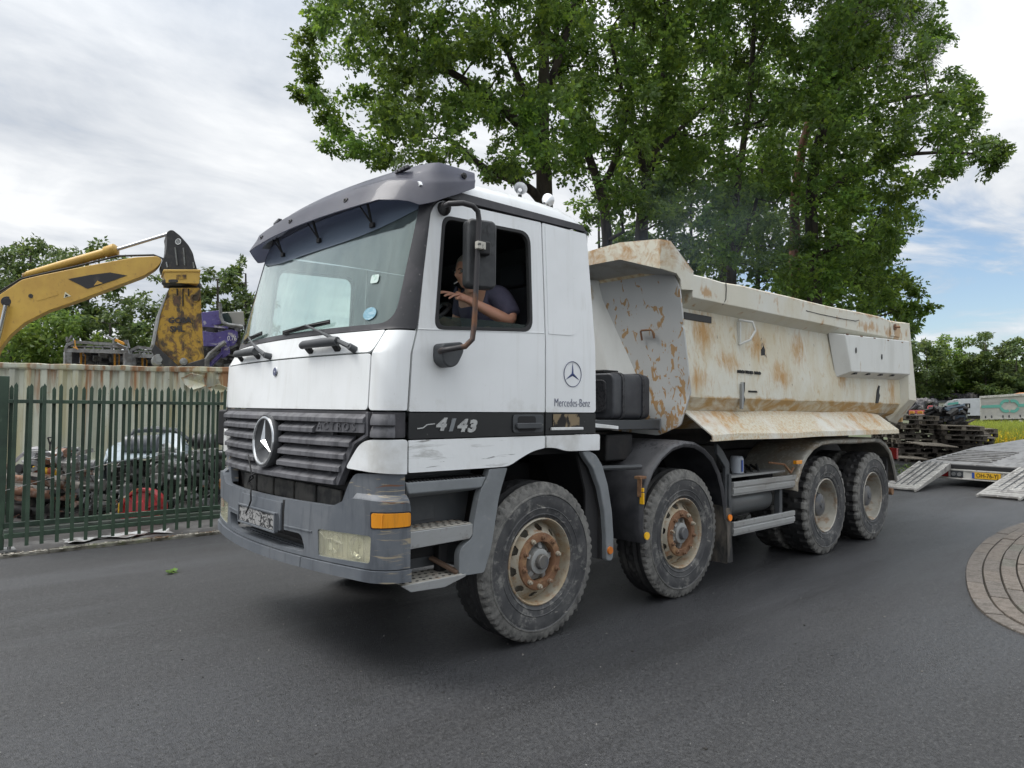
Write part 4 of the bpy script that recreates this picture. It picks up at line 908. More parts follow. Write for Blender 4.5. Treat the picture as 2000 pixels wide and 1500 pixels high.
settle(copy_tree(W_B, truck), AX[2], -YF+.01, True, .2); settle(copy_tree(W_B, truck), AX[3], -YF+.01, True, .7)
def inner(x, y, spin):
    w = part('inner_wheel', truck); link('tyre', TY1.copy(), None, w); settle(w, x, y, spin=spin)
for x in AX[2:]:
    inner(x, YF+.34, .2); inner(x, -YF-.34-.30, .5)

# ------------------------------------------------------------------ chassis
ch = part('chassis', truck)
for y in (-.42, .42):
    mb = MB(); mb.bx(-1.15, 6.9, y-.04, y+.04, .86, 1.14); obj('frame_rail', mb, 'dark', ch, bevel=.01)
for x in (-.9, .6, 2.4, 3.4, 5.15, 6.6):
    mb = MB(); mb.bx(x-.06, x+.06, -.38, .38, .88, 1.10); obj('cross_beam', mb, 'dark', ch)
for x in AX:
    mb = MB(); mb.cyl((x, -.95, .54), (x, .95, .54), .085, 14)
    if x > 3: mb.ball((x, 0, .54), .24, 14, 10)
    obj('axle', mb, 'dark', ch)
    for y in (-.52, .52):
        mb = MB()
        for k in range(4): mb.bx(x-.62+.07*k, x+.62-.07*k, y-.04, y+.04, .64+.035*k, .668+.035*k)
        obj('leaf_spring', mb, 'dark', ch)
mb = MB(); mb.bx(-.85, .9, -.33, .33, .55, 1.20); obj('engine_block', mb, 'dark', ch, bevel=.05)
mb = MB(); mb.bx(-.75, .45, -1.1, 1.1, 1.26, 1.40); obj('cab_underside', mb, 'dark', ch)
mb = MB(); mb.bx(.60, 1.0, -.75, -.45, .85, 1.42); mb.bx(.72, 1.05, -.40, .40, 1.0, 1.45); mb.bx(1.0, 1.35, -.95, -.70, 1.16, 1.38); obj('gearbox_housing', mb, 'dark', ch, bevel=.02)
for y in (-.75, -.65, -.86):
    mb = MB(); mb.tube([(.56, y, 1.21), (.75, y-.03, 1.19), (.95, y, 1.15), (1.2, y+.1, 1.12)], .018, 7); obj('hose', mb, 'rubber', ch)
mb = MB(); mb.bx(.52, 1.60, -.98, .98, 1.455, 1.475); mb.bx(.56, 1.66, -1.0, -.88, 1.42, 1.50); mb.bx(.56, 1.66, .88, 1.0, 1.42, 1.50); obj('tank_shelf', mb, 'dark_grey', ch, bevel=.006)
mb = MB(); mb.bx(1.66, 1.68, -1.0, -.88, 1.41, 1.51); obj('shelf_end', mb, 'grey', ch)
mb = MB(); mb.prism([(.55, 1.455), (1.02, 1.425), (1.02, 1.452), (.55, 1.492)], 1, -1.06, -.90); obj('loose_bracket', mb, 'white', ch, bevel=.005)
mb = MB(); mb.prism([(.5, 1.48), (.80, 1.45), (.60, 1.36)], 1, -1.0, -.985); obj('gusset', mb, 'white', ch)
# black ribbed hydraulic tank behind the cab
tk = part('hydraulic_tank', truck)
oc = rounded(-1.0, -.28, 1.505, 1.885, .06, 5)   # (y, z)
mb = MB(); mb.loft([[(1.02, a, b) for a, b in oc], [(1.52, a, b) for a, b in oc]]); obj('tank_body', mb, mat('tank_plastic', (.035, .037, .044), .42, layers=[dict(c=(.085, .09, .095), s=4, lo=.45, hi=.7, amt=.7)]), tk, bevel=.02, seg=3)
for x in (1.13, 1.40):
    oc2 = rounded(-1.012, -.268, 1.497, 1.895, .065, 5); mb = MB(); mb.loft([[(x, a, b) for a, b in oc2], [(x+.035, a, b) for a, b in oc2]]); obj('tank_strap', mb, 'fender', tk, bevel=.006)
oc2 = rounded(-.93, -.35, 1.56, 1.83, .05, 4); mb = MB(); mb.loft([[(1.012, a, b) for a, b in oc2], [(1.03, a, b) for a, b in oc2]]); obj('tank_end_panel', mb, 'fender', tk, bevel=.006)
oc2 = rounded(-.80, -.5, 1.65, 1.74, .01, 2); mb = MB(); mb.loft([[(1.006, a, b) for a, b in oc2], [(1.02, a, b) for a, b in oc2]]); obj('tank_plate', mb, 'dark_grey', tk, bevel=.003)
mb = MB(); mb.bx(1.04, 1.24, -.88, -.6, 1.885, 1.915); obj('tank_lid', mb, 'black', tk, bevel=.01)

# ------------------------------------------------------------------ cab steps and arch
stp = part('step_unit', truck); Y0 = -1.235
mb = MB(); mb.prism([(-1.12, .60), (-.62, .60), (-.55, .85), (-.50, 1.10), (-.50, 1.18), (-1.12, 1.18)], 1, -1.05, -1.03); obj('step_back', mb, 'dark_grey', stp)
mb = MB(); mb.prism([(-1.10, .885), (-.80, .89), (-.80, 1.04), (-1.10, 1.04)], 1, -1.058, -1.05); obj('locker_flap', mb, 'dark_grey', stp, bevel=.003)
mb = MB(); mb.cyl((-.99, -1.060, .94), (-.99, -1.056, .94), .020, 14); obj('flap_hole', mb, 'black', stp)
mb = MB(); mb.loft([[(-1.13, -1.05, 1.165), (-1.13, Y0, 1.150), (-1.11, Y0-.002, 1.085), (-1.08, Y0+.05, 1.055), (-1.12, -1.05, 1.05)],
                    [(-.52, -1.05, 1.165), (-.52, Y0, 1.150), (-.56, Y0-.002, 1.085), (-.585, Y0+.05, 1.065), (-.57, -1.05, 1.06)]]); obj('upper_step', mb, 'grey', stp, bevel=.008)
mb = MB()
for k in range(22): mb.bx(-1.11+.027*k, -1.098+.027*k, Y0+.005, Y0+.12, 1.151, 1.160)
obj('step_teeth', mb, 'black', stp)
# outer wing panel of the step unit, in front of the wheel
wing = round_poly([(-.735, .555), (-.535, .548), (-.475, .70), (-.415, 1.02), (-.345, 1.198), (-.50, 1.198), (-.515, 1.15), (-.58, 1.05), (-.625, .86), (-.635, .775), (-.735, .72)], [.03, .02, .05, .05, .01, .01, .02, .04, .03, .03, .05])
mb = MB(); mb.prism(wing, 1, Y0-.005, Y0+.05); obj('step_wing', mb, 'grey', stp, bevel=.014, seg=3)
mb = MB(); rings = []
for (xa, za) in [(-.535, .548), (-.475, .70), (-.415, 1.02), (-.345, 1.198), (-.22, 1.255)]: rings.append([(xa-.02, Y0+.04, za), (xa+.012, Y0+.04, za), (xa+.03, -.80, za+.0), (xa-.02, -.80, za)])
mb.loft(rings); obj('arch_front_liner', mb, 'dark', stp)
def tread(name, x0, x1, y0, y1, z, h, nx, ny, m='step'):
    t_ = part(name, truck)
    mb = MB(); mb.bx(x0, x1, y0, y1, z-.006, z); obj('tread_plate', mb, m, t_, bevel=.002)
    mb = MB()
    for i in range(nx):
        for j in range(ny):
            cx = x0+(x1-x0)*(i+.5+(.25 if j % 2 else -.1))/nx; cy = y0+(y1-y0)*(j+.5)/ny
            mb.prism([(cx+.011*cos(t), cy+.009*sin(t)) for t in (2*pi*k/8 for k in range(8))], 2, z+.0005, z+.002)
    o = obj('tread_holes', mb, 'black', t_); o['kind'] = 'stuff'
    return t_
t2 = tread('middle_step', -1.11, -.64, Y0-.0, -1.06, .872, .1, 9, 4)
mb = MB(); mb.prism([(-1.11, .765), (-.655, .775), (-.632, .80), (-.632, .865), (-1.11, .865)], 1, Y0-.006, Y0+.006); obj('step_face', mb, 'alu', t2, bevel=.004)
t3 = tread('lower_step', -1.15, -.72, Y0-.02, -1.02, .572, .1, 9, 4)
mb = MB(); mb.prism([(-1.10, .525), (-.86, .515), (-.70, .555), (-.70, .57), (-1.17, .57)], 1, Y0-.028, Y0-.018); obj('step_face', mb, 'alu', t3, bevel=.003)
mb = MB(); mb.bar((-1.16, Y0-.01, .60), (-1.06, -1.10, .585), .05, .03); mb.bar((-.84, -1.08, .66), (-.74, Y0, .578), .05, .02); obj('step_strap', mb, mat('strap_rust', (.09, .055, .035), .8), t3, bevel=.006)
mb = MB(); mb.prism([(-1.10, .66), (-.70, .66), (-.70, .76), (-1.10, .76)], 1, -1.06, -1.04); mb.prism([(-.80, .56), (-.74, .56), (-.72, .74), (-.80, .74)], 1, -1.12, -1.06); obj('step_carrier', mb, 'dark', stp, bevel=.01)
# wheel arch behind the front wheel
ar = part('front_arch', truck)
arch = [(-.34, 1.205), (-.22, 1.262), (-.10, 1.302), (.10, 1.318), (.26, 1.295), (.40, 1.265), (.50, 1.16), (.58, 1.0), (.635, .81), (.66, .62), (.665, .46)]
outer = [(.745, .45), (.745, .62), (.72, .82), (.67, 1.02), (.60, 1.18), (.54, 1.255), (.44, 1.283), (.38, 1.283)]
mb = MB(); mb.prism(round_poly([(.38, 1.283), (.415, 1.235), (.50, 1.15), (.58, 1.0), (.635, .81), (.655, .62), (.66, .455), (.72, .445), (.745, .48), (.745, .62), (.725, .82), (.675, 1.02), (.61, 1.17), (.54, 1.25), (.46, 1.283)], .02, 2), 1, Y0-.006, Y0+.045); obj('arch_edge', mb, 'grey', ar, bevel=.014, seg=3)
mb = MB(); mb.loft([[(x, -1.20, z) for x, z in arch], [(x, -.72, z) for x, z in arch]], closed=False); obj('arch_liner', mb, 'dark', ar, solid=.012, angle=60)
mb = MB(); mb.loft([[(x, 1.20, z) for x, z in arch], [(x, .72, z) for x, z in arch]], closed=False); obj('arch_liner', mb, 'dark', ar, solid=.012, angle=60)
mb = MB(); mb.prism([(.40, 1.26), (.50, 1.15), (.58, 1.0), (.635, .81), (.655, .62), (.655, .46), (.50, .50), (.50, .98)], 1, -1.17, -1.15)
mb.prism([(.64, .47), (.655, .47), (.655, .80), (.64, .80)], 1, -1.2, -.75); obj('mud_shield', mb, 'rubber', ar)
mb = MB(); mb.cyl((.695, Y0-.018, .53), (.695, Y0-.004, .53), .027, 18, .03); obj('side_marker', mb, mat('dull_orange', (.55, .16, .02), .35), ar)

# ------------------------------------------------------------------ mudguard over the second axle
g2 = part('second_mudguard', truck)
arc = [(1.115, .535), (1.07, .66), (1.075, .80), (1.12, .97), (1.21, 1.10), (1.33, 1.20), (1.48, 1.275), (1.65, 1.305), (1.82, 1.29), (1.97, 1.235), (2.10, 1.15), (2.20, 1.03), (2.27, .88), (2.31, .72), (2.33, .60)]
ys = [-1.245, -1.258, -1.262, -1.25, -1.235, -1.18, -.68]; ro = [-.03, -.015, .0, .014, .022, .026, .026]
cxz = (1.70, .60); rings = []
for x, z in arc:
    d = Vector((x-cxz[0], 0, z-cxz[1])).normalized(); rings.append([(x+d.x*o_, y, z+d.z*o_) for y, o_ in zip(ys, ro)])
mb = MB(); mb.loft(rings, closed=False); obj('guard_shell', mb, 'fender', g2, solid=-.006, angle=60)
mb = MB(); mb.tube([(.72, -.98, 1.12), (1.13, -1.20, 1.13)], .020, 8); obj('guard_stay', mb, 'dark_grey', g2)
mb = MB(); mb.bx(1.04, 1.12, -1.262, -1.20, 1.04, 1.062); mb.bx(1.045, 1.06, -1.265, -1.225, .90, 1.05); obj('stay_plate', mb, 'rim_rust', g2, bevel=.004)
mb = MB(); mb.bx(1.050, 1.064, -1.285, -1.245, .845, .935); mb.bx(1.050, 1.064, -1.283, -1.247, .942, .972); obj('reflector_strip', mb, 'yellow_ref', g2, bevel=.004)
mb = MB(); mb.cyl((1.105, -1.272, .595), (1.105, -1.284, .595), .030, 18); obj('round_reflector', mb, 'yellow_ref', g2)
mb = MB(); mb.cyl((2.345, -1.272, .615), (2.345, -1.284, .615), .030, 18); obj('round_reflector', mb, 'orange', g2)
mb = MB(); mb.prism([(2.30, .70), (2.385, .70), (2.40, .45), (2.42, .205), (2.33, .21), (2.33, .45)], 1, -1.262, -1.245); mb.bx(2.33, 2.345, -1.25, -.70, .20, .72)
obj('mud_flap', mb, mat('muddy_flap', (.03, .03, .03), .85, layers=[dict(c=(.16, .14, .115), s=6, st=(1, 1, .4), lo=.40, hi=.58, amt=.9)]), g2)
mb = MB(); mb.prism([(.80, .60), (1.10, .56), (1.10, 1.05), (.92, 1.12), (.80, 1.12)], 1, -.75, -.735); obj('inner_shield', mb, 'dark', g2)
# bracket, air tanks, filter, guard rails
br = part('side_guard', truck)
mb = MB(); mb.prism([(2.26, 1.29), (2.36, 1.22), (2.475, 1.10), (2.475, .44), (2.40, .44), (2.40, 1.06), (2.26, 1.19)], 1, -1.20, -1.165); mb.bx(2.43, 2.475, -1.22, -1.10, .44, 1.0); obj('guard_bracket', mb, 'dark_grey', br, bevel=.008)
for za, xa, xb in ((.895, 2.49, 3.76), (.525, 2.49, 3.71)):
    for dz in (0, -.062):
        mb = MB(); mb.bx(xa, xb, -1.235, -1.20, za+dz-.022, za+dz+.028); mb.bx(xa, xb, -1.225, -1.20, za+dz-.04, za+dz-.018); obj('guard_rail', mb, 'alu', br, bevel=.006)
mb = MB(); mb.bx(3.44, 3.50, -1.20, -1.14, .46, .90); obj('guard_post', mb, 'dark_grey', br, bevel=.006)
mb = MB(); mb.bx(2.5, 3.6, -1.18, -.95, .955, .975); obj('equipment_tray', mb, 'steel', br)
for k in range(6): mb = MB(); mb.tube([(2.55+.13*k, -1.10, .97), (2.60+.13*k, -1.05, 1.0+.02*(k % 3)), (2.75+.12*k, -1.0, .985), (2.9+.1*k, -.9, 1.02)], .013, 6); obj('pipe', mb, 'dark', br)
ft = part('filter_canister', truck)
mb = MB(); mb.lathe([(.0001, 1.145), (.05, 1.145), (.062, 1.132), (.066, 1.10), (.066, .985), (.05, .975)], (2.79, -1.09, 0), 2, 24); obj('canister', mb, mat('canister_paint', (.34, .37, .41), .4), ft)
mb = MB(); mb.bx(2.765, 2.79, -1.160, -1.154, 1.0, 1.11); obj('canister_label', mb, mat('blue_label', (.04, .09, .36), .4), ft)
for y, z, x in ((-1.02, .70, 2.62), (-.66, .70, 2.62)):
    at_ = part('air_tank', truck); mb = MB(); mb.lathe([(.0001, -.09), (.055, -.082), (.10, -.06), (.128, -.02), (.135, .03), (.135, .75), (.10, .80), (.0001, .82)], (x, y, z), 0, 24); obj('tank_shell', mb, mat('tank_grey_%d' % int(-y*100), (.105, .11, .112), .38), at_, angle=60)
mb = MB(); mb.bx(3.2, 3.7, -1.0, -.6, .6, .95); mb.bx(2.5, 3.3, -.62, -.5, .5, .9); mb.bx(2.35, 2.75, -.9, -.5, 1.0, 1.25); obj('battery_box', mb, 'dark', ch, bevel=.02)
# tandem mudguard
g3 = part('tandem_mudguard', truck)
arc = [(3.70, .76), (3.71, .86), (3.80, 1.0), (3.93, 1.12), (4.10, 1.21), (4.30, 1.26), (4.60, 1.275), (5.0, 1.272), (5.4, 1.266), (5.85, 1.262)]
arc2 = [(5.85, 1.262), (6.05, 1.24), (6.22, 1.18), (6.38, 1.08), (6.48, .94), (6.55, .80), (6.60, .68)]
gm_ = mat('chequer_guard', (.33, .32, .28), .5, .35, layers=[dict(c=(.22, .17, .11), s=4, lo=.45, hi=.6, amt=.8, m=0), dict(c=(.5, .49, .45), s=22, st=(1, 1, 1), lo=.55, hi=.62, amt=.6)], bump=(45, .5, .006))
for nm, A, m_ in (('guard_sheet', arc, gm_), ('guard_tail', arc2, mat('rear_guard', (.15, .145, .13), .6, layers=[dict(c=(.30, .28, .23), s=7, lo=.48, hi=.65, amt=.7)]))):
    rings = []
    for x, z in A:
        d = Vector((x-5.15, 0, (z-.5)*1.6)).normalized(); rings.append([(x+d.x*o_, y, z+d.z*o_) for y, o_ in ((-1.235, -.06), (-1.25, -.045), (-1.252, -.012), (-1.24, .0), (-1.2, .006), (-.60, .006))])
    mb = MB(); mb.loft(rings, closed=False); obj(nm, mb, m_, g3, solid=-.006, angle=60)
mb = MB(); mb.tube([(3.36, -1.12, 1.06), (3.50, -1.22, 1.04), (3.60, -1.24, .95), (3.66, -1.24, 1.0)], .012, 6); obj('lamp_stalk', mb, 'rim_rust', g3)
mb = MB(); mb.bx(3.66, 3.79, -1.275, -1.235, 1.035, 1.075); obj('amber_side_lamp', mb, 'amber', g3, bevel=.006)
mb = MB(); mb.bx(6.35, 6.40, -1.2, -.65, .55, 1.0); obj('rear_flap', mb, 'rubber', g3)
for y in (-1.10, 1.10):
    mb = MB(); mb.cyl((6.50, y-.12, .545), (6.50, y+.02, .545), .045, 12); mb.bx(6.3, 6.52, y-.03, y+.03, .5, .6); obj('rear_bar_end', mb, 'rim_rust', ch)
mb = MB(); mb.bx(6.46, 6.52, -1.1, 1.1, .50, .60); obj('underrun_bar', mb, 'dark', ch)
mb = MB(); mb.bx(6.86, 6.92, -1.15, -.75, .95, 1.10); obj('tail_lamp', mb, 'red_lens', ch)
mb = MB(); mb.bx(1.3, 6.9, -.5, .5, 1.16, 1.36); obj('subframe', mb, 'dark', ch)
# ------------------------------------------------------------------ tipper body
RUST = (0.40, 0.20, 0.055); RUST2 = (0.22, 0.095, 0.035); CREAM = (0.63, 0.605, 0.50)
MT['body'] = mat('tipper_side_paint', CREAM, 0.5, layers=[
    dict(c=(.66, .665, .60), s=1.2, lo=.40, hi=.62, amt=.7),
    dict(c=(.52, .43, .25), s=2.6, st=(1, 1, .45), dist=.8, lo=.42, hi=.74, amt=.75, det=8, ro=.7),
    dict(c=(.48, .34, .15), s=12, st=(1, 1, .4), dist=.8, lo=.55, hi=.68, amt=.8, off=(2, 3, 9), det=7, ro=.7),
    dict(c=(.46, .27, .10), s=13, st=(1, 1, .35), dist=.6, det=8, ro=.75, lo=.56, hi=.84, amt=.95, blobs=[(1.95, 1.86, .28, .16), (3.05, 2.25, .25, .22), (3.95, 2.25, .25, .25), (5.0, 2.0, .25, .2), (2.1, 2.3, .3, .3), (6.6, 1.85, .2, .35), (2.5, 2.05, .3, .15), (3.5, 1.95, .35, .2)], bs=.34, r=.8),
    dict(c=(.44, .27, .095), s=5, st=(.6, 1, 1.3), dist=.8, lo=.36, hi=.56, amt=.95, ax=(2, 1.76, 1.70), axs=.5, r=.8),
    dict(c=(.05, .035, .03), s=22, st=(1, 1, .5), lo=.70, hi=.74, amt=.9, blobs=[(3.18, 2.24, .14, .18)], bs=.2)], rnd=False, bump=(4, .25, .03))
MT['rail'] = mat('tipper_rail_paint', CREAM, 0.5, layers=[
    dict(c=(.66, .68, .65), s=1.0, lo=.40, hi=.62, amt=.6), dict(c=(.52, .46, .31), s=4, st=(1, 1, .4), lo=.50, hi=.7, amt=.5),
    dict(c=(.40, .22, .08), s=7, st=(.5, 1, 1), dist=.6, det=8, ro=.7, lo=.44, hi=.62, amt=.9, ax=(2, 2.68, 2.78), axs=.25, r=.8),
    dict(c=(.44, .27, .12), s=9, st=(1, 1, .6), lo=.60, hi=.72, amt=.9, blobs=[(1.98, 2.62, .22, .07), (6.5, 2.62, .5, .2), (5.6, 2.64, .5, .1)], bs=.33),
    dict(c=(.04, .035, .03), s=16, st=(1, 1, .25), lo=.72, hi=.745, amt=.9)], bump=(5, .25, .02))
MT['frontwall'] = mat('tipper_front_wall_paint', (0.50, 0.51, 0.50), 0.5, layers=[
    dict(c=(.42, .425, .41), s=1.5, lo=.4, hi=.7, amt=.6),
    dict(c=(.38, .225, .085), s=13, st=(1, 1, .5), dist=.7, det=3, lo=.565, hi=.59, amt=.9, r=.8, off=(5, 0, 2), ax=(2, 2.95, 2.2), axs=.07),
    dict(c=(.37, .21, .08), s=20, st=(1, 1, .6), dist=.5, det=2, lo=.60, hi=.62, amt=.9, ax=(2, 2.3, 1.5), axs=.13),
    dict(c=(.25, .22, .18), s=40, st=(1, 1, .6), lo=.69, hi=.72, amt=.6)])
MT['apron'] = mat('rusty_apron', (0.62, 0.59, 0.48), 0.65, layers=[
    dict(c=(.50, .34, .16), s=40, lo=.46, hi=.60, amt=.75, det=7, ro=.7), dict(c=(.50, .27, .09), s=2.4, st=(1.0, .8, .8), dist=.2, det=9, ro=.78, lo=.50, hi=.62, amt=.85, r=.85),
    dict(c=(.68, .68, .63), s=1.4, lo=.52, hi=.62, amt=.8, off=(8, 2, 1)), dict(c=(.12, .06, .03), s=30, lo=.69, hi=.72, amt=.8)], bump=(50, .3, .004))
MT['pale'] = mat('pale_panel_paint', (0.66, 0.67, 0.64), 0.45, layers=[dict(c=(.52, .52, .48), s=4, st=(1, 1, .3), lo=.45, hi=.7, amt=.7), dict(c=(.40, .30, .17), s=8, st=(1, 1, .4), lo=.64, hi=.74, amt=.8)], bump=(3, .15, .03))
tb = part('tipper_body', truck)
def strip_side(sy, prof, xs, name, m, solid=-.01, angle=30, jit=0.0, parent=None, seedv=3):
    rr = random.Random(seedv); rings = []
    wx0 = lambda z: 1.59+.155*min(1, max(0, (2.6-z)/.87))
    for i, x in enumerate(xs): rings.append([(max(x, wx0(z)) if i else wx0(z), sy*(y+rr.uniform(-jit, jit)*(i > 0)), z+rr.uniform(-jit, jit)*(i > 0)) for y, z in prof])
    mb = MB(); mb.loft(rings, closed=False); return obj(name, mb, m, parent or tb, solid=solid, angle=angle)
XSs = [1.66, 1.9, 2.3, 2.8, 3.3, 3.8, 4.3, 4.8, 5.3, 5.8, 6.3, 6.9]
for s in (-1, 1):
    strip_side(s, [(1.135, 2.55), (1.14, 2.47), (1.165, 2.08), (1.185, 1.97), (1.19, 1.70), (1.10, 1.575), (.80, 1.38)], XSs, 'side_wall', 'body', jit=.004, angle=14)
    # raised stamped field and the shallow dents
    rz = lambda x: 2.76+.008*(x-1.74)
    mb = MB(); rings = []; rr = random.Random(5)
    for x in [1.75, 2.0, 2.25, 2.6, 3.0, 3.5, 4.0, 4.5, 5.0, 5.5, 6.0, 6.3, 6.6, 6.93]:
        zt = rz(x)+rr.uniform(-.012, .008)*(1 if x > 2.2 else 0)-(.02 if 6.1 < x < 6.5 else 0); j = rr.uniform(-.006, .006)
        rings.append([(x, s*1.13, 2.475), (x, s*(1.268+j), 2.555), (x, s*(1.268+j*.5), zt-.012), (x, s*1.25, zt), (x, s*1.10, zt+rr.uniform(-.006, .01)), (x, s*1.085, zt-.03), (x, s*1.10, 2.45)])
    mb.loft(rings); obj('top_rail', mb, 'rail', tb, bevel=.006, angle=30)
    mb = MB(); rings = []
    ap = [1.93, 2.4, 2.9, 3.5, 4.0, 4.6, 5.2, 5.8, 6.32]; rr = random.Random(9)
    for i, x in enumerate(ap):
        w1, w2 = rr.uniform(-.008, .008), rr.uniform(-.012, .012); xo = x+(.05 if i == 0 else (.12 if i == len(ap)-1 else 0))
        zt = 1.585 if i < 8 else 1.56
        rings.append([(x-.08 if i == 0 else x, s*1.108, zt+w1), (xo, s*(1.325+w2*.5), 1.372+w2), (xo, s*(1.33+w2*.5), 1.318+w2*.6), (xo, s*1.30, 1.318+w2*.6)])
    mb.loft(rings, closed=False); obj('side_apron', mb, 'apron', tb, solid=-.012, angle=25)
    for k in range(4):
        x = 2.2+1.25*k; mb = MB(); mb.prism([(1.12, 1.50), (1.30, 1.33), (1.12, 1.30)], 0, x, x+.012); mb.v = [(a, s*b, c) for a, b, c in mb.v]; obj('apron_gusset', mb, 'dark', tb)
    # rear frame
    mb = MB()
    ring_o = [(1.10, 2.80), (1.275, 2.80), (1.275, 1.75), (1.02, 1.42), (.85, 1.42)]; ring_i = [(1.10, 2.55), (1.16, 2.5), (1.17, 1.76), (.98, 1.52), (.85, 1.52)]
    for (xa, xb, xc, xd) in ((6.90, 7.02, 7.25, 7.24),):
        mb.loft([[(6.88, s*1.15, 2.55), (6.95, s*1.275, 2.50), (7.02, s*1.275, 2.80), (7.02, s*1.10, 2.80)],
                 [(6.90, s*1.17, 1.80), (6.96, s*1.275, 1.76), (7.27, s*1.275, 1.75), (7.27, s*1.10, 1.75)],
                 [(6.80, s*1.00, 1.55), (6.88, s*1.05, 1.46), (7.24, s*1.03, 1.42), (7.24, s*.85, 1.46)]])
        mb.loft([[(6.96, s*1.272, 2.52), (7.04, s*1.272, 2.81), (6.62, s*1.272, 2.78), (6.60, s*1.272, 2.60)], [(6.96, s*1.10, 2.52), (7.04, s*1.10, 2.81), (6.62, s*1.10, 2.78), (6.60, s*1.10, 2.60)]])
    obj('rear_post', mb, 'rail', tb, bevel=.008)
    # front flange plate
    fl = round_poly([(s*1.27, 2.60), (s*1.27, 2.33), (s*1.255, 2.305), (s*1.27, 2.27), (s*1.275, 1.74), (s*1.17, 1.45), (s*.94, 1.36), (s*.6, 1.38), (s*.3, 1.40), (0, 1.40), (0, 2.76), (s*1.10, 2.76), (s*1.22, 2.74)], [.03, .01, .01, .01, .03, .03, .02, 0, 0, 0, 0, .04, .06])
    wx = lambda z: 1.575+.155*min(1, max(0, (2.6-z)/.87))
    sheet('front_wall', fl, (), lambda y, z: (wx(z), y, z), 'frontwall', tb, .018, (), (2.60, 1.73), .004)
    # leaning housing beams on the front wall
    mb = MB(); mb.loft([[(1.56, s*.12, 2.80), (1.38, s*.15, 2.80), (1.40, s*.27, 2.80), (1.575, s*.38, 2.80)], [(1.73, s*.30, 1.60), (1.52, s*.42, 1.60), (1.54, s*.66, 1.60), (1.73, s*.86, 1.60)]]); obj('front_beam', mb, 'pale', tb, bevel=.02)
    # grab bar on the front wall
    mb = MB(); mb.tube([(1.60, s*.85, 2.20), (1.585, s*.845, 2.275), (1.575, s*.86, 2.285), (1.575, s*.96, 2.285), (1.585, s*.975, 2.27), (1.60, s*.98, 2.21)], .009, 8); obj('wall_handle', mb, 'rim_rust', tb)
# spill canopy over the cab
lipT = [(-1.27, 2.965), (-.86, 3.005), (-.5, 2.985), (.5, 2.985), (.86, 3.005), (1.27, 2.965)]
lipB = [(-1.27, 2.735), (-.86, 2.872), (-.5, 2.872), (.5, 2.872), (.86, 2.872), (1.27, 2.735)]
mb = MB(); mb.loft([[(1.262, y, z) for y, z in lipT], [(1.27, y, z) for y, z in lipB]], closed=False); obj('canopy_lip', mb, 'rail', tb, solid=.014)
mb = MB(); mb.loft([[(1.264, y, z) for y, z in lipT], [(1.42, y, z+.012) for y, z in lipT], [(1.76, -1.27, 2.77), (1.76, -.86, 2.78), (1.76, -.5, 2.78), (1.76, .5, 2.78), (1.76, .86, 2.78), (1.76, 1.27, 2.77)]], closed=False); obj('canopy_top', mb, 'rail', tb, solid=.012)
mb = MB(); mb.loft([[(1.275, y, z) for y, z in lipB], [(1.56, -1.26, 2.715), (1.56, -.86, 2.79), (1.56, -.5, 2.79), (1.56, .5, 2.79), (1.56, .86, 2.79), (1.56, 1.26, 2.715)]], closed=False); obj('canopy_underside', mb, mat('canopy_grey', (.42, .42, .40), .6, layers=[dict(c=(.30, .27, .22), s=4, lo=.5, hi=.7)]), tb, solid=.01, angle=20)
for s in (-1, 1):
    mb = MB(); mb.prism([(1.262, 2.965), (1.42, 2.975), (1.752, 2.765), (1.752, 2.615), (1.575, 2.60), (1.56, 2.68), (1.50, 2.725), (1.27, 2.735)], 1, s*1.262, s*1.278); obj('canopy_cheek', mb, 'rail', tb, bevel=.004)
mb = MB(); mb.bx(7.20, 7.26, -1.1, 1.1, 1.45, 2.70); obj('tailgate', mb, 'body', tb)
mb = MB(); mb.bx(1.75, 7.2, -.85, .85, 1.37, 1.42); obj('body_floor', mb, 'dark', tb)
# tool panel
mb = MB(); mb.loft([[(4.70, -1.15, 2.50), (4.80, -1.31, 2.475), (4.98, -1.31, 2.055), (4.86, -1.17, 1.985)], [(6.80, -1.15, 2.575), (6.90, -1.31, 2.55), (6.92, -1.31, 2.10), (6.86, -1.17, 2.02)]]); tp = obj('tool_panel', mb, 'pale', truck, bevel=.012)
for x, z in ((5.10, 2.31), (5.90, 2.28)): mb = MB(); mb.prism([(x+.018*cos(t), z+.035*sin(t)) for t in (2*pi*k/10 for k in range(10))], 1, -1.317, -1.312); obj('panel_slot', mb, 'black', tp)
for x in (4.85, 5.25, 5.65, 6.1, 6.6): mb = MB(); mb.bx(x, x+.05, -1.313, -1.30, 2.475+.033*(x-4.7)/2, 2.487+.033*(x-4.7)/2); obj('panel_bolt', mb, 'rim_rust', tp)
for x in (5.1, 5.5, 5.9, 6.3): mb = MB(); mb.prism([(x, 2.025+.02*(x-5)), (x+.06, 2.03+.02*(x-5)), (x+.07, 2.05+.02*(x-5)), (x+.01, 2.045+.02*(x-5))], 1, -1.30, -1.24); obj('panel_tab', mb, 'black', tp)
mb = MB(); mb.box((2.02, -1.150, 2.415), (.44, .008, .062)); obj('black_plate', mb, 'black_text', tb, bevel=.004)
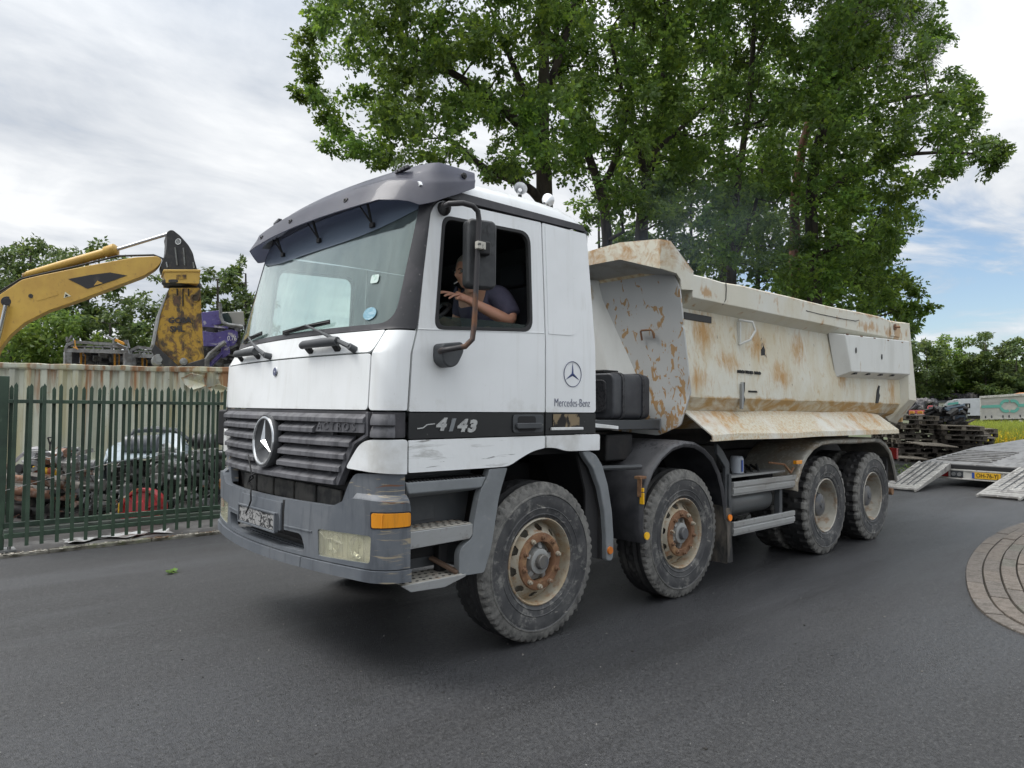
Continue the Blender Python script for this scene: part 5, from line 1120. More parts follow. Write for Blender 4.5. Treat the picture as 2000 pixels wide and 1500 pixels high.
# lifting eye and tears in the side
mb = MB(); mb.tube([(2.70, -1.16, 2.46), (2.80, -1.25, 2.44), (2.84, -1.26, 2.36), (2.78, -1.24, 2.27), (2.70, -1.17, 2.22)], .012, 8); mb.bx(2.70, 2.715, -1.18, -1.14, 2.24, 2.44); obj('lifting_eye', mb, 'pale', tb)
for pts in ([(2.70, 1.85), (2.76, 1.86), (2.755, 1.78), (2.74, 1.74), (2.76, 1.70), (2.72, 1.60), (2.69, 1.60), (2.705, 1.70)], [(6.02, 1.70), (6.07, 1.86), (6.13, 1.93), (6.16, 1.92), (6.13, 1.84), (6.16, 1.80), (6.10, 1.70)], [(3.14, 2.20), (3.19, 2.24), (3.22, 2.20), (3.21, 2.12), (3.13, 2.11)]):
    mb = MB(); mb.prism(pts, 1, -1.162 if pts[0][1] > 2 else -1.196, -1.150 if pts[0][1] > 2 else -1.18); obj('torn_hole', mb, 'black', tb)
mb = MB(); mb.prism([(2.67, 1.84), (2.70, 1.86), (2.71, 1.72), (2.695, 1.61), (2.665, 1.60)], 1, -1.215, -1.19); obj('bent_edge', mb, 'steel', tb)
def body_text(t_, x, z, size, sx): text('stencil', t_, size, 'black_text', tb, frame((x, -1.196, z), (1, 0, .012), (0, 0, 1)), .001, sx, bold=.004)
body_text('KEEP AWAY WHEN', 2.80, 1.955, .040, 1.05) if False else None
mb = MB(); rr = random.Random(3)
for x0, n_ in ((2.63, 6), (2.78, 7), (2.95, 6)):
    for k in range(n_):
        x = x0+.0215*k; h = rr.choice((.026, .03, .022))
        mb.bx(x, x+.007, -1.197, -1.188, 1.945, 1.945+h); mb.bx(x+.004, x+.018, -1.197, -1.188, 1.945+rr.choice((0, .012, .022)), 1.951+rr.choice((.0, .012, .022)))
obj('stencil_line', mb, 'black_text', tb)
mb = MB()
for k in range(8):
    x = 2.83+.021*k; mb.bx(x, x+.005, -1.2, -1.191, 1.765, 1.782); mb.bx(x+.003, x+.015, -1.2, -1.191, 1.765+rr.choice((0, .008, .014)), 1.769+rr.choice((0, .008, .014)))
obj('stencil_line', mb, 'black_text', tb)
mb = MB(); mb.bx(6.30, 6.62, -1.285, -1.268, 2.58, 2.77); obj('rear_pin', mb, 'rail', tb, bevel=.006)
mb = MB(); mb.cyl((6.42, -1.29, 2.70), (6.44, -1.35, 2.70), .014, 12); mb.cyl((6.42, -1.286, 2.70), (6.42, -1.30, 2.70), .042, 16); obj('pin_head', mb, 'rim_rust', tb)
mb = MB(); mb.tube([(3.9, -1.272, 2.66), (4.2, -1.274, 2.655), (4.8, -1.274, 2.66), (5.2, -1.272, 2.67), (5.3, -1.272, 2.69)], .004, 5); mb.tube([(2.28, -1.272, 2.78), (2.29, -1.274, 2.70), (2.285, -1.272, 2.60), (2.25, -1.26, 2.545)], .004, 5); obj('wire', mb, 'black', tb)
# ------------------------------------------------------------------ the driver
skin_m = mat('skin', (0.70, 0.37, 0.25), 0.5, sss=.08, layers=[dict(c=(.58, .25, .17), s=14, lo=.45, hi=.7, amt=.5)])
shirt_m = mat('navy_shirt', (0.085, 0.08, 0.13), 0.9, layers=[dict(c=(.15, .14, .20), s=5, lo=.45, hi=.65, amt=.6)], bump=(9, .5, .02))
hair_m = mat('grey_hair', (0.28, 0.24, 0.21), 0.9, bump=(120, .6, .004))
def skinned(name, verts, edges, m, parent, sub=2, root=0, smooth_=True):
    me = bpy.data.meshes.new(name); me.from_pydata([v[0] for v in verts], edges, []); o = bpy.data.objects.new(name, me); C.objects.link(o)
    o.modifiers.new('skin', 'SKIN')
    if not me.skin_vertices: me.skin_vertices.new() if hasattr(me.skin_vertices, 'new') else None
    for i, sv in enumerate(me.skin_vertices[0].data):
        r = verts[i][1]; sv.radius = r if isinstance(r, (tuple, list)) else (r, r); sv.use_root = (i == root)
    md = o.modifiers.new('sub', 'SUBSURF'); md.levels = sub; md.render_levels = sub
    dg = bpy.context.evaluated_depsgraph_get(); me2 = bpy.data.meshes.new_from_object(o.evaluated_get(dg)); bpy.data.objects.remove(o)
    me2.polygons.foreach_set('use_smooth', [True]*len(me2.polygons))
    return link(name, me2, m, parent)
man = thing('person', 'man at the wheel in navy T-shirt and glasses, forearm raised, seen through the cab window', 'person', (-.10, 0, 0))
Yc = -.66
# torso, arms, legs in one figure (seated, leaning on the wheel)
V_ = [((.02, Yc, 1.98), (.17, .15)), ((.03, Yc, 2.14), (.165, .145)), ((.02, Yc, 2.28), (.175, .14)), ((-.01, Yc, 2.40), (.165, .115)), ((-.06, Yc, 2.455), (.075, .07)), ((-.095, Yc, 2.50), (.06, .06)),
      ((-.01, Yc-.15, 2.425), (.075, .075)), ((.00, Yc-.215, 2.385), (.078, .075)), ((.035, Yc-.275, 2.26), (.062, .060)), ((.02, Yc-.31, 2.195), (.052, .05)), ((-.14, Yc-.27, 2.26), (.045, .042)), ((-.28, Yc-.22, 2.325), (.033, .028)), ((-.33, Yc-.205, 2.345), (.030, .022)), ((-.40, Yc-.19, 2.36), (.040, .017)),
      ((-.01, Yc+.15, 2.425), (.075, .075)), ((.00, Yc+.215, 2.37), (.072, .07)), ((-.03, Yc+.27, 2.20), (.052, .05)), ((-.25, Yc+.20, 2.24), (.040, .038)), ((-.43, Yc+.16, 2.28), (.03, .024)), ((-.50, Yc+.15, 2.30), (.036, .02)),
      ((-.15, Yc-.11, 1.97), (.10, .09)), ((-.52, Yc-.13, 1.98), (.075, .07)), ((-.60, Yc-.13, 1.60), (.055, .055)), ((-.72, Yc-.13, 1.53), (.05, .035)),
      ((-.15, Yc+.11, 1.97), (.10, .09)), ((-.52, Yc+.13, 1.98), (.075, .07)), ((-.60, Yc+.13, 1.60), (.055, .055)), ((-.72, Yc+.13, 1.53), (.05, .035))]
E_ = [(0, 1), (1, 2), (2, 3), (3, 4), (4, 5), (3, 6), (6, 7), (7, 8), (8, 9), (9, 10), (10, 11), (11, 12), (12, 13), (3, 14), (14, 15), (15, 16), (16, 17), (17, 18), (18, 19), (0, 20), (20, 21), (21, 22), (22, 23), (0, 24), (24, 25), (25, 26), (26, 27)]
skinned('body', V_, E_, skin_m, man)
# fingers of the raised left hand (near side): palm end at (-.40, .., 2.36)
hx, hy, hz = -.40, Yc-.19, 2.36
fg = [(0.030, [(-.035, .012), (-.072, .016), (-.100, .010)], .0095), (0.010, [(-.040, .010), (-.082, .010), (-.112, -.002)], .0098), (-.010, [(-.038, -.002), (-.074, -.010), (-.098, -.024)], .0095), (-.028, [(-.03, -.012), (-.056, -.026), (-.074, -.040)], .0085)]
for k, (oy, ps, r) in enumerate(fg):
    V2 = [((hx+.02, hy+oy*.8, hz+.004), (r*1.05, r*1.05))]+[((hx+a, hy+oy*1.15, hz+b), (r*(1-.10*i), r*(1-.10*i))) for i, (a, b) in enumerate(ps)]
    skinned('finger', V2, [(0, 1), (1, 2), (2, 3)], skin_m, man, 2)
skinned('thumb', [((hx+.035, hy-.02, hz-.008), (.014, .014)), ((hx+.005, hy-.042, hz-.026), (.0125, .0125)), ((hx-.028, hy-.05, hz-.036), (.0105, .0105))], [(0, 1), (1, 2)], skin_m, man, 2)
hx, hy, hz = -.50, Yc+.15, 2.30
for k in range(4):
    oy = .03-.02*k; skinned('finger', [((hx+.02, hy+oy, hz), (.0095, .0095)), ((hx-.035, hy+oy, hz+.008), (.0092, .0092)), ((hx-.062, hy+oy, hz-.012), (.009, .009)), ((hx-.055, hy+oy, hz-.042), (.008, .008))], [(0, 1), (1, 2), (2, 3)], skin_m, man, 2)
# head: turned forward and slightly down
hd = Vector((-.128, Yc, 2.575))
def head_mb():
    mb = MB(); n, m = 28, 22; rings = []
    for j in range(m+1):
        ph = pi*j/m; z = -cos(ph)*.122; rr_ = sin(ph); ring = []
        for i in range(n):
            t = 2*pi*i/n; cx, sy_ = cos(t), sin(t)      # -x is the face
            rx = .098*(1 if cx > 0 else 1.0); ry = .076
            if z < -.02: k_ = min(1, (-.02-z)/.10); ry *= 1-.25*k_; rx *= (1-.30*k_) if cx > 0 else (1-.02*k_)
            x = cx*rx*rr_**.8; y = sy_*ry*rr_**.8
            if cx < 0:
                f_ = max(0, -cx)**6*rr_
                nose = math.exp(-((z+.012)/.030)**2)*max(0, -cx)**26*.030; nose += math.exp(-((z+.028)/.012)**2)*max(0, -cx)**30*.010
                brow = math.exp(-((z-.030)/.014)**2)*f_*.008; eye = -math.exp(-((z-.010)/.013)**2)*math.exp(-((abs(sy_)-.42)/.2)**2)*.010
                lip = math.exp(-((z+.062)/.010)**2)*max(0, -cx)**10*.009; chin = math.exp(-((z+.100)/.018)**2)*max(0, -cx)**5*.014
                x -= nose+brow+lip+chin+eye
            ring.append((x, y, z))
        rings.append(ring)
    mb.loft(rings, True, True); return mb
mb = head_mb(); Rh = Matrix.Rotation(radians(-8), 3, 'Y'); mb.v = [tuple(hd+Rh@Vector(p)) for p in mb.v]
head = obj('head', mb, skin_m, man, angle=80)
mb = MB(); mb.tube([(-.08, Yc, 2.44), (-.09, Yc, 2.48), (-.10, Yc, 2.52)], [.062, .058, .060], 14); obj('neck', mb, skin_m, head, angle=80)
mb = MB()
for s in (-1, 1): mb.ball(hd+Rh@Vector((.012, s*.076, .0)), .026, 10, 8, (.6, .3, 1.2))
obj('ear', mb, skin_m, head, angle=80)
mb = MB(); n = 24; rings = []
for j in range(9):
    ph = pi*(.46+.54*j/8); z = -cos(ph)*.130; r_ = sin(ph)**.8; rings.append([tuple(hd+Rh@Vector((max(cos(t)*.107*r_, -.085*r_ if z < .07 else -1)+.004, sin(t)*.084*r_, z+.006))) for t in (2*pi*i/n for i in range(n))])
mb.loft(rings); obj('hair', mb, hair_m, head, angle=80)
mb = MB()
for s in (-1, 1): mb.tube([hd+Rh@Vector((.04, s*.072, -.09+.05*k)) for k in range(3)], [.028, .030, .026], 8)
obj('back_hair', mb, hair_m, head, angle=80)
gl = part('glasses', man)
for s in (-1, 1):
    c = hd+Rh@Vector((-.103, s*.034, .010)); mb = MB(); mb.tube([c+Rh@Vector((.012*abs(cos(t))**2*0, .026*cos(t), .017*sin(t))) for t in (2*pi*k/16 for k in range(17))], .0028, 6, False); mb.tube([c+Rh@Vector((0, s*.026, .006)), hd+Rh@Vector((-.05, s*.080, .012)), hd+Rh@Vector((.02, s*.083, .006))], .003, 6); obj('glasses_rim', mb, 'black', gl)
    mb = MB(); mb.ball(c+Vector((.014, 0, 0)), .011, 10, 8); obj('eye', mb, mat('eye_%d' % (s+1), (.35, .33, .30), .3), head)
mb = MB(); mb.bar(hd+Rh@Vector((-.105, -.010, .014)), hd+Rh@Vector((-.105, .010, .014)), .004, .004); obj('glasses_bridge', mb, 'black', gl)
# shirt
V_ = [((.02, Yc, 1.99), (.185, .165)), ((.03, Yc, 2.14), (.182, .162)), ((.02, Yc, 2.28), (.190, .155)), ((-.01, Yc, 2.395), (.178, .128)), ((-.045, Yc, 2.445), (.085, .082)),
      ((-.01, Yc-.15, 2.425), (.090, .088)), ((.005, Yc-.218, 2.385), (.094, .090)), ((.040, Yc-.272, 2.27), (.082, .080)), ((.042, Yc-.292, 2.235), (.083, .081)),
      ((-.01, Yc+.15, 2.425), (.090, .088)), ((.005, Yc+.218, 2.37), (.090, .086)), ((-.01, Yc+.26, 2.25), (.075, .074))]
skinned('shirt', V_, [(0, 1), (1, 2), (2, 3), (3, 4), (3, 5), (5, 6), (6, 7), (7, 8), (3, 9), (9, 10), (10, 11)], shirt_m, man, 2)
V_ = [((.03, Yc, 1.98), (.18, .15)), ((-.15, Yc-.11, 1.985), (.11, .10)), ((-.52, Yc-.13, 1.99), (.085, .08)), ((-.60, Yc-.13, 1.62), (.07, .07)), ((-.15, Yc+.11, 1.985), (.11, .10)), ((-.52, Yc+.13, 1.99), (.085, .08)), ((-.60, Yc+.13, 1.62), (.07, .07))]
skinned('trousers', V_, [(0, 1), (1, 2), (2, 3), (0, 4), (4, 5), (5, 6)], mat('dark_trousers', (.02, .022, .03), .9), man, 2)
mb = MB(); c = hd+Rh@Vector((-.108, -.012, -.060)); d = Vector((-.80, -.35, -.42)).normalized(); mb.cyl(c, c+d*.024, .0042, 8)
cg = thing('cigarette', 'small white cigarette between the lips of the driver', 'cigarette', (-.10, 0, 0)); obj('filter', mb, mat('filter_paper', (.55, .33, .15), .8), cg)
mb = MB(); mb.cyl(c+d*.024, c+d*.072, .0042, 8); obj('paper_tube', mb, mat('cigarette_paper', (.8, .8, .78), .8), cg)
# ------------------------------------------------------------------ trees
LOBE = np.array([(0, 0), (.20, .30), (.42, .26), (.46, .07), (.64, .24), (1, 0), (.62, -.24), (.47, -.07), (.40, -.28), (.20, -.28)])
SIMPLE = np.array([(0, 0), (.35, .26), (1, 0), (.4, -.28)])
def leaves_mesh(name, cen, rad, per, size, rng, shape=LOBE, flat_=.45, droop=.25):
    """cen (n,3) clump centres, rad (n), per = leaves per clump"""
    n = len(cen); idx = np.repeat(np.arange(n), per); m = len(idx)
    d = rng.normal(size=(m, 3)); d /= np.linalg.norm(d, axis=1)[:, None]; r = rng.random(m)**.5
    ax = rng.normal(size=(n, 3)); ax[:, 2] += 1.6; ax /= np.linalg.norm(ax, axis=1)[:, None]
    off = d*r[:, None]; A = ax[idx]; off -= A*(np.sum(off*A, axis=1)*(1-flat_))[:, None]
    p = cen[idx]+off*rad[idx][:, None]
    nrm = A*.8+rng.normal(size=(m, 3))*.55+off*.4; nrm /= np.linalg.norm(nrm, axis=1)[:, None]
    dr = off+rng.normal(size=(m, 3))*.5; dr[:, 2] -= droop; dr -= nrm*np.sum(dr*nrm, axis=1)[:, None]; dr /= np.linalg.norm(dr, axis=1)[:, None]+1e-9
    sd = np.cross(nrm, dr); s = size*(.6+.8*rng.random(m)); k = len(shape)
    fold = np.abs(shape[:, 1])[None, :, None]*nrm[:, None, :]*.35
    V = p[:, None, :]+(dr[:, None, :]*shape[None, :, 0, None]+sd[:, None, :]*shape[None, :, 1, None]+fold)*s[:, None, None]
    me = bpy.data.meshes.new(name); me.vertices.add(m*k); me.vertices.foreach_set('co', V.reshape(-1).astype(np.float32))
    me.loops.add(m*k); me.loops.foreach_set('vertex_index', np.arange(m*k, dtype=np.int32)); me.polygons.add(m); me.polygons.foreach_set('loop_start', np.arange(0, m*k, k, dtype=np.int32))
    me.update(); me.validate(); return me
def bark(name, c, c2): return mat(name, c, .95, layers=[dict(c=c2, s=5, st=(1, 1, .25), lo=.45, hi=.6), dict(c=(.06, .08, .03), s=1.5, lo=.55, hi=.7, amt=.4)], bump=(14, .8, .03, (1, 1, .3)))
BARK = bark('oak_bark', (.050, .040, .030), (.020, .016, .012)); PBARK = bark('pine_bark', (.16, .075, .042), (.07, .04, .03)); GBARK = bark('grey_bark', (.10, .09, .075), (.04, .035, .03))
def grow(name, label, cat, base, trunk, clumps, rads, per, size, leafm, barkm, r0, rng, group=None, shape=LOBE, twigs=True, flat_=.45, fork=()):
    """trunk: list of points; limbs are grown from it to every clump"""
    t = thing(name, label, cat, base, 0, group); B = Vector(base); mb = MB()
    nodes = []; 
    def add_path(P, ra, rb, seg=8):
        P = [Vector(p)-B for p in P]; out_ = []
        for i in range(len(P)-1):
            q0, q1, q2, q3 = P[max(i-1, 0)], P[i], P[i+1], P[min(i+2, len(P)-1)]
            for s_ in range(3):
                u = s_/3; out_.append(.5*((2*q1)+(-q0+q2)*u+(2*q0-5*q1+4*q2-q3)*u*u+(-q0+3*q1-3*q2+q3)*u**3))
        out_.append(P[-1]); n = len(out_); rs = [ra+(rb-ra)*(i/(n-1))**.8 for i in range(n)]
        out_ = [p+Vector((rng.normal(), rng.normal(), 0))*rs[i]*.12 for i, p in enumerate(out_)]
        mb.tube(out_, rs, seg, True)
        for p, r in zip(out_, rs): nodes.append((p, r))
    add_path(trunk, r0, r0*.28, 12)
    for P, ra, rb in fork: add_path(P, ra, rb, 9)
    trunk_nodes = len(nodes)
    cen = np.array([tuple(Vector(c)-B) for c in clumps]); order = np.argsort([min((Vector(c)-n[0]).length for n in nodes[::2]) for c in cen]) if len(cen) else []
    NP = [tuple(n[0]) for n in nodes]; NR = [n[1] for n in nodes]
    for i in order:
        c = cen[i]; A = np.array(NP); R_ = np.array(NR); dd = np.linalg.norm(A-c, axis=1); pen = dd+np.where(A[:, 2] > c[2]+.3, 1.5*(A[:, 2]-c[2]), 0)+np.where(R_ < .02, .4, 0); j = int(np.argmin(pen)); a = Vector(A[j]); c_ = Vector(c)
        L_ = (c_-a).length
        if L_ < .15: continue
        mid = a.lerp(c_, .5)+Vector((rng.normal(), rng.normal(), rng.normal()))*.08*L_+Vector((0, 0, -.06*L_)); ra = min(R_[j]*.6, .012+.022*L_); pts = [a, a.lerp(mid, .5), mid, mid.lerp(c_, .5)+Vector((0, 0, .03*L_)), c_]
        mb.tube(pts, [ra, ra*.85, ra*.7, ra*.5, ra*.3], 5 if ra < .04 else 7, False)
        for p, q in zip(pts[1:], (.85, .7, .5, .35)): NP.append(tuple(p)); NR.append(ra*q)
        if twigs and rads[i] > .25:
            for _ in range(3):
                d = Vector((rng.normal(), rng.normal(), rng.normal()*.5)).normalized()*rads[i]*.8; mb.tube([c_, c_+d*.5+Vector((0, 0, .02)), c_+d], [ra*.35+.003, ra*.2+.002, .002], 4, False)
    link('trunk', mb.mesh('trunk', 60, recalc=False), barkm, t)
    if len(cen): link('crown', leaves_mesh('crown', cen, np.array(rads), per, size, rng, shape, flat_), leafm, t)
    return t
def in_poly(P, x, y):
    c = False; j = len(P)-1
    for i in range(len(P)):
        if (P[i][1] > y) != (P[j][1] > y) and x < (P[j][0]-P[i][0])*(y-P[i][1])/(P[j][1]-P[i][1])+P[i][0]: c = not c
        j = i
    return c
rng = np.random.default_rng(11)
OAK = leaf_material('oak_leaf', (.094, .176, .034), .85, .50, .48); OAK2 = leaf_material('dark_oak_leaf', (.088, .165, .033), .8, .45, .48); FAR = leaf_material('far_leaf', (.078, .125, .042), .7, .5, .4); FAR2 = leaf_material('bright_far_leaf', (.11, .19, .04), .7, .4, .45)
# each oak: footprint of its crown (measured on the photograph, continued above it), depth range, share of clumps
def spot(u, v, d): return tuple(sight(u, v, d))
def sample(poly, d0, d1, n, r0, r1, rng, vfun=None):
    us = [p[0] for p in poly]; vs = [p[1] for p in poly]; C_ = []; R_ = []
    while len(C_) < n:
        u, v = rng.uniform(min(us), max(us)), rng.uniform(min(vs), max(vs))
        if in_poly(poly, u, v): C_.append(spot(u, v, rng.uniform(d0, d1))); R_.append(rng.uniform(r0, r1))
    return C_, R_
def groundat(u, d):
    p = sight(u, 800, d); return (p.x, p.y, -.03)
GRP = 'broadleaved trees standing behind the truck'
# 1: the big forked oak behind the cab
P1 = [(640, -330), (600, 40), (592, 130), (625, 175), (600, 190), (650, 255), (700, 292), (745, 315), (850, 300), (930, 300), (1000, 345), (1110, 330), (1150, 150), (1180, -350), (900, -430)]
c, r = sample(P1, 12.5, 19, 360, .26, .58, rng)
for u, v, d in ((583, 185, 15), (596, 120, 15), (640, 288, 14.5), (690, 298, 15), (620, 60, 15), (605, 150, 15), (660, 250, 14.5), (740, 318, 15.5), (760, 300, 15), (640, 232, 15.2), (850, 325, 16), (960, 345, 16.5), (1010, 340, 17)): c.append(spot(u, v, d)); r.append(.26)
base = groundat(1075, 16.5)
grow('oak_tree', 'tall forked oak behind the cab, its leafy limbs reaching far left over the windscreen', 'tree', base, [base, spot(1068, 560, 16.5), spot(1062, 330, 16.5), spot(1058, 230, 16.4), spot(1062, 120, 16.3), spot(1055, -60, 16.2), spot(1040, -300, 16)], c, r, 128, .122, OAK, BARK, .27, rng, GRP,
     fork=[([spot(1058, 300, 16.5), spot(1010, 240, 16.2), spot(940, 180, 15.8), spot(880, 140, 15.5), spot(800, 90, 15)], .17, .05), ([spot(1066, 400, 16.5), spot(1020, 360, 16.2), spot(950, 330, 15.8), spot(900, 290, 15.5), spot(870, 268, 15.3)], .13, .05), ([spot(1060, 190, 16.4), spot(1100, 90, 16.6), spot(1130, -40, 16.8)], .12, .05), ([spot(1060, 250, 16.4), spot(1000, 120, 16.8), spot(960, 20, 17)], .11, .04)])
# 2..4: three slimmer oaks
P2 = [(1020, -380), (1090, 340), (1130, 400), (1300, 420), (1340, 150), (1330, -400)]
c, r = sample(P2, 15, 21, 170, .30, .60, rng)
base = groundat(1195, 18)
grow('oak_tree', 'slim leaning oak seen between the roof horns and the tipper canopy', 'tree', base, [base, spot(1185, 470, 18), spot(1160, 330, 18), spot(1100, 180, 17.8), spot(1085, 20, 17.5), spot(1080, -200, 17.3)], c, r, 115, .130, OAK, BARK, .17, rng, GRP,
     fork=[([spot(1170, 380, 18), spot(1205, 300, 18.2), spot(1230, 180, 18.5), spot(1240, 0, 18.5)], .11, .04)])
P3 = [(1240, -380), (1230, 200), (1260, 430), (1440, 480), (1480, 150), (1500, -400)]
c, r = sample(P3, 16, 22, 185, .30, .62, rng)
base = groundat(1245, 18.5)
grow('oak_tree', 'dark upright oak directly behind the tipper canopy', 'tree', base, [base, spot(1250, 450, 18.5), spot(1268, 330, 18.5), spot(1290, 230, 18.6), spot(1300, 60, 18.6), spot(1310, -200, 18.6)], c, r, 115, .130, OAK2, BARK, .18, rng, GRP,
     fork=[([spot(1262, 350, 18.5), spot(1240, 260, 18.4), spot(1215, 180, 18.2), spot(1190, 60, 18)], .10, .04), ([spot(1275, 300, 18.5), spot(1340, 240, 18.6), spot(1400, 190, 18.6)], .08, .03)])
P4 = [(1400, -380), (1380, 200), (1370, 520), (1500, 560), (1640, 590), (1680, 300), (1640, -380)]
c, r = sample(P4, 16.5, 23, 255, .32, .66, rng)
base = groundat(1425, 19)
grow('oak_tree', 'dark oak rising over the middle of the tipper body', 'tree', base, [base, spot(1425, 540, 19), spot(1432, 430, 19), spot(1450, 300, 19), spot(1470, 120, 19), spot(1480, -200, 19)], c, r, 115, .135, OAK2, BARK, .17, rng, GRP,
     fork=[([spot(1432, 500, 19), spot(1470, 420, 19), spot(1490, 330, 19)], .09, .03)])
# 5: the spreading oak at the right
P5 = [(1560, -300), (1580, 200), (1560, 560), (1640, 600), (1740, 612), (1800, 608), (1812, 585), (1772, 540), (1760, 470), (1790, 400), (1850, 345), (1940, 330), (1955, 290), (1900, 270), (1905, 205), (1890, 150), (1800, 120), (1840, 60), (1790, -100), (1740, -300)]
c, r = sample(P5, 17, 23.5, 315, .28, .62, rng)
for u, v, d in ((1950, 285, 19), (1945, 322, 19), (1955, 300, 19), (1900, 200, 20), (1885, 160, 20), (1850, 70, 20), (1835, 60, 20), (1815, 600, 20), (1800, 612, 20), (1770, 615, 20), (1920, 310, 19.3), (1790, 575, 20), (1900, 240, 19.5), (1860, 330, 19), (1750, 608, 19)): c.append(spot(u, v, d)); r.append(.28)
base = groundat(1600, 20)
grow('oak_tree', 'broad oak over the rear of the tipper, one limb stretching out to the right', 'tree', base, [base, spot(1590, 560, 20), spot(1585, 420, 20), spot(1600, 280, 20), spot(1640, 150, 20), spot(1680, 0, 20), spot(1700, -180, 20)], c, r, 118, .130, OAK, BARK, .24, rng, GRP,
     fork=[([spot(1590, 400, 20), spot(1680, 330, 19.6), spot(1790, 300, 19.3), spot(1900, 300, 19.1)], .11, .03), ([spot(1588, 500, 20), spot(1680, 470, 19.8), spot(1740, 500, 19.6)], .08, .03), ([spot(1610, 250, 20), spot(1730, 200, 19.8), spot(1840, 180, 19.6)], .09, .03)])
# pine with a bare red trunk
PIN = leaf_material('pine_needle', (.07, .10, .045), .6, .2, .2)
P6 = [(1600, 60), (1590, -60), (1680, -120), (1790, -60), (1820, 60), (1835, 130), (1800, 160), (1700, 150)]
c, r = sample(P6, 22, 25, 60, .35, .6, rng); base = groundat(1545, 22.5)
NEED = np.array([(0, .03), (1, .015), (1, -.015), (0, -.03)])
grow('pine_tree', 'pine with a bare reddish trunk among the oaks and grey-green needles at the top right', 'tree', base, [base, spot(1548, 520, 22.5), spot(1560, 330, 22.5), spot(1600, 180, 22.8), spot(1680, 40, 23), spot(1740, -60, 23)], c, r, 420, .20, PIN, PBARK, .20, rng, shape=NEED, flat_=.6)
# background wood: far trees as single things
def bgtree(u, vtop, vbot, w, d, seed, leafm, label, name='broadleaf_tree', n=None, dens=60, group=None, trunk_u=None, sz=.30):
    g = np.random.default_rng(seed); px = d/FPX; C_ = []; R_ = []; hpx = vbot-vtop; n = n or 46
    for k in range(n):
        t = g.random()**.8; ww = w*(.30+.75*sin(pi*min(1, t*.9+.08))**.7)*.5; uu = u+g.uniform(-1, 1)*ww; vv = vtop+hpx*t; vv += abs(uu-u)/w*hpx*.18
        C_.append(spot(uu, vv, d+g.uniform(-1, 1)*w*px*.4)); R_.append(g.uniform(.10, .2)*w*px*.9)
    base = groundat(trunk_u or u, d); return grow(name, label, 'tree', base, [base, spot(trunk_u or u, vbot-hpx*.1, d), spot(u, vtop+hpx*.5, d), spot(u, vtop+hpx*.15, d)], C_, R_, dens, sz, leafm, GBARK, .012*w*px+.12, g, group, shape=SIMPLE, twigs=False)
GL = 'trees beyond the scrap yard'; k = 0
for (u, vt, vb, w, d, lm, lab, n) in ((-30, 480, 700, 190, 40, FAR, 'grey-green tree at the far left behind the yellow excavator arm', 50), (60, 462, 620, 150, 42, FAR, 'round-topped tree above the excavator arm at the far left', 46), (170, 456, 640, 150, 40, FAR, 'tree with a straight bare trunk above the wrecked buses', 50),
        (255, 560, 720, 130, 46, FAR, 'loose-crowned tree just left of the demolition shear', 34), (340, 520, 720, 120, 48, FAR, 'tree hidden behind the demolition shear', 34), (425, 518, 700, 110, 38, FAR, 'dark tree between the shear and the windscreen', 46), (480, 505, 700, 110, 41, FAR, 'dark tree rising beside the left edge of the windscreen', 46),
        (20, 620, 760, 190, 36, FAR2, 'bright green low tree behind the left end of the container', 44), (115, 600, 760, 160, 37, FAR2, 'fresh green bushy tree under the excavator arm', 44), (215, 610, 760, 150, 38, FAR, 'bushy tree behind the wrecked buses', 44), (300, 640, 760, 140, 50, FAR2, 'bushy tree behind the gap beside the shear', 30)):
    bgtree(u, vt, vb, w, d, 100+k, lm, lab, n=n, group=GL, dens=95, sz=.26); k += 1
GR = 'wood at the far right behind the parked trailer'
for (u, vt, vb, w, d, lm, lab) in ((1810, 662, 800, 90, 98, FAR, 'tree right behind the tail of the tipper in the far wood'), (1868, 655, 800, 90, 102, FAR2, 'light green round tree in the middle of the far wood'), (1925, 648, 800, 95, 100, FAR, 'tallest tree of the far wood above the curtain trailer'), (1985, 662, 800, 90, 97, FAR, 'dark tree of the far wood at the right edge of the view'), (2045, 650, 800, 100, 98, FAR, 'far wood tree beyond the right edge'), (1760, 665, 800, 80, 95, FAR, 'far wood tree half hidden by the tipper'), (1840, 700, 802, 90, 104, FAR2, 'low bushy tree in front of the far wood, left'), (1905, 705, 802, 90, 106, FAR, 'low bushy tree in front of the far wood, above the white van'), (1965, 700, 802, 90, 104, FAR2, 'low bushy tree above the green logo of the trailer')):
    bgtree(u, vt, vb, w, d, 200+k, lm, lab, n=60, group=GR, dens=150, sz=.45); k += 1
GB = 'trees filling the space behind the oaks'
for (u, vt, vb, w, d, lab) in ((1170, 380, 700, 150, 34, 'tree filling the gap right behind the cab'), (1260, 360, 700, 170, 33, 'tree behind the dark upright oak'), (1350, 330, 700, 190, 32, 'tree filling the gap left of the middle oak'), (1480, 300, 700, 230, 31, 'tree filling the gap right of the middle oak'), (1620, 320, 700, 230, 30, 'dense tree behind the rear of the tipper'), (1710, 420, 720, 140, 30, 'lighter tree whose low branches hang beside the tailgate'), (1060, 420, 700, 150, 36, 'tree hidden by the roof of the cab'), (1410, 60, 400, 330, 31, 'tall tree filling the crown gap above the middle oak'), (1620, 40, 400, 280, 33, 'tall tree filling the gap below the pine'), (1260, 40, 380, 260, 32, 'tall tree filling the crown gap above the canopy')):
    bgtree(u, vt, vb, w, d, 300+k, OAK2, lab, n=60, group=GB, dens=120, sz=.24); k += 1
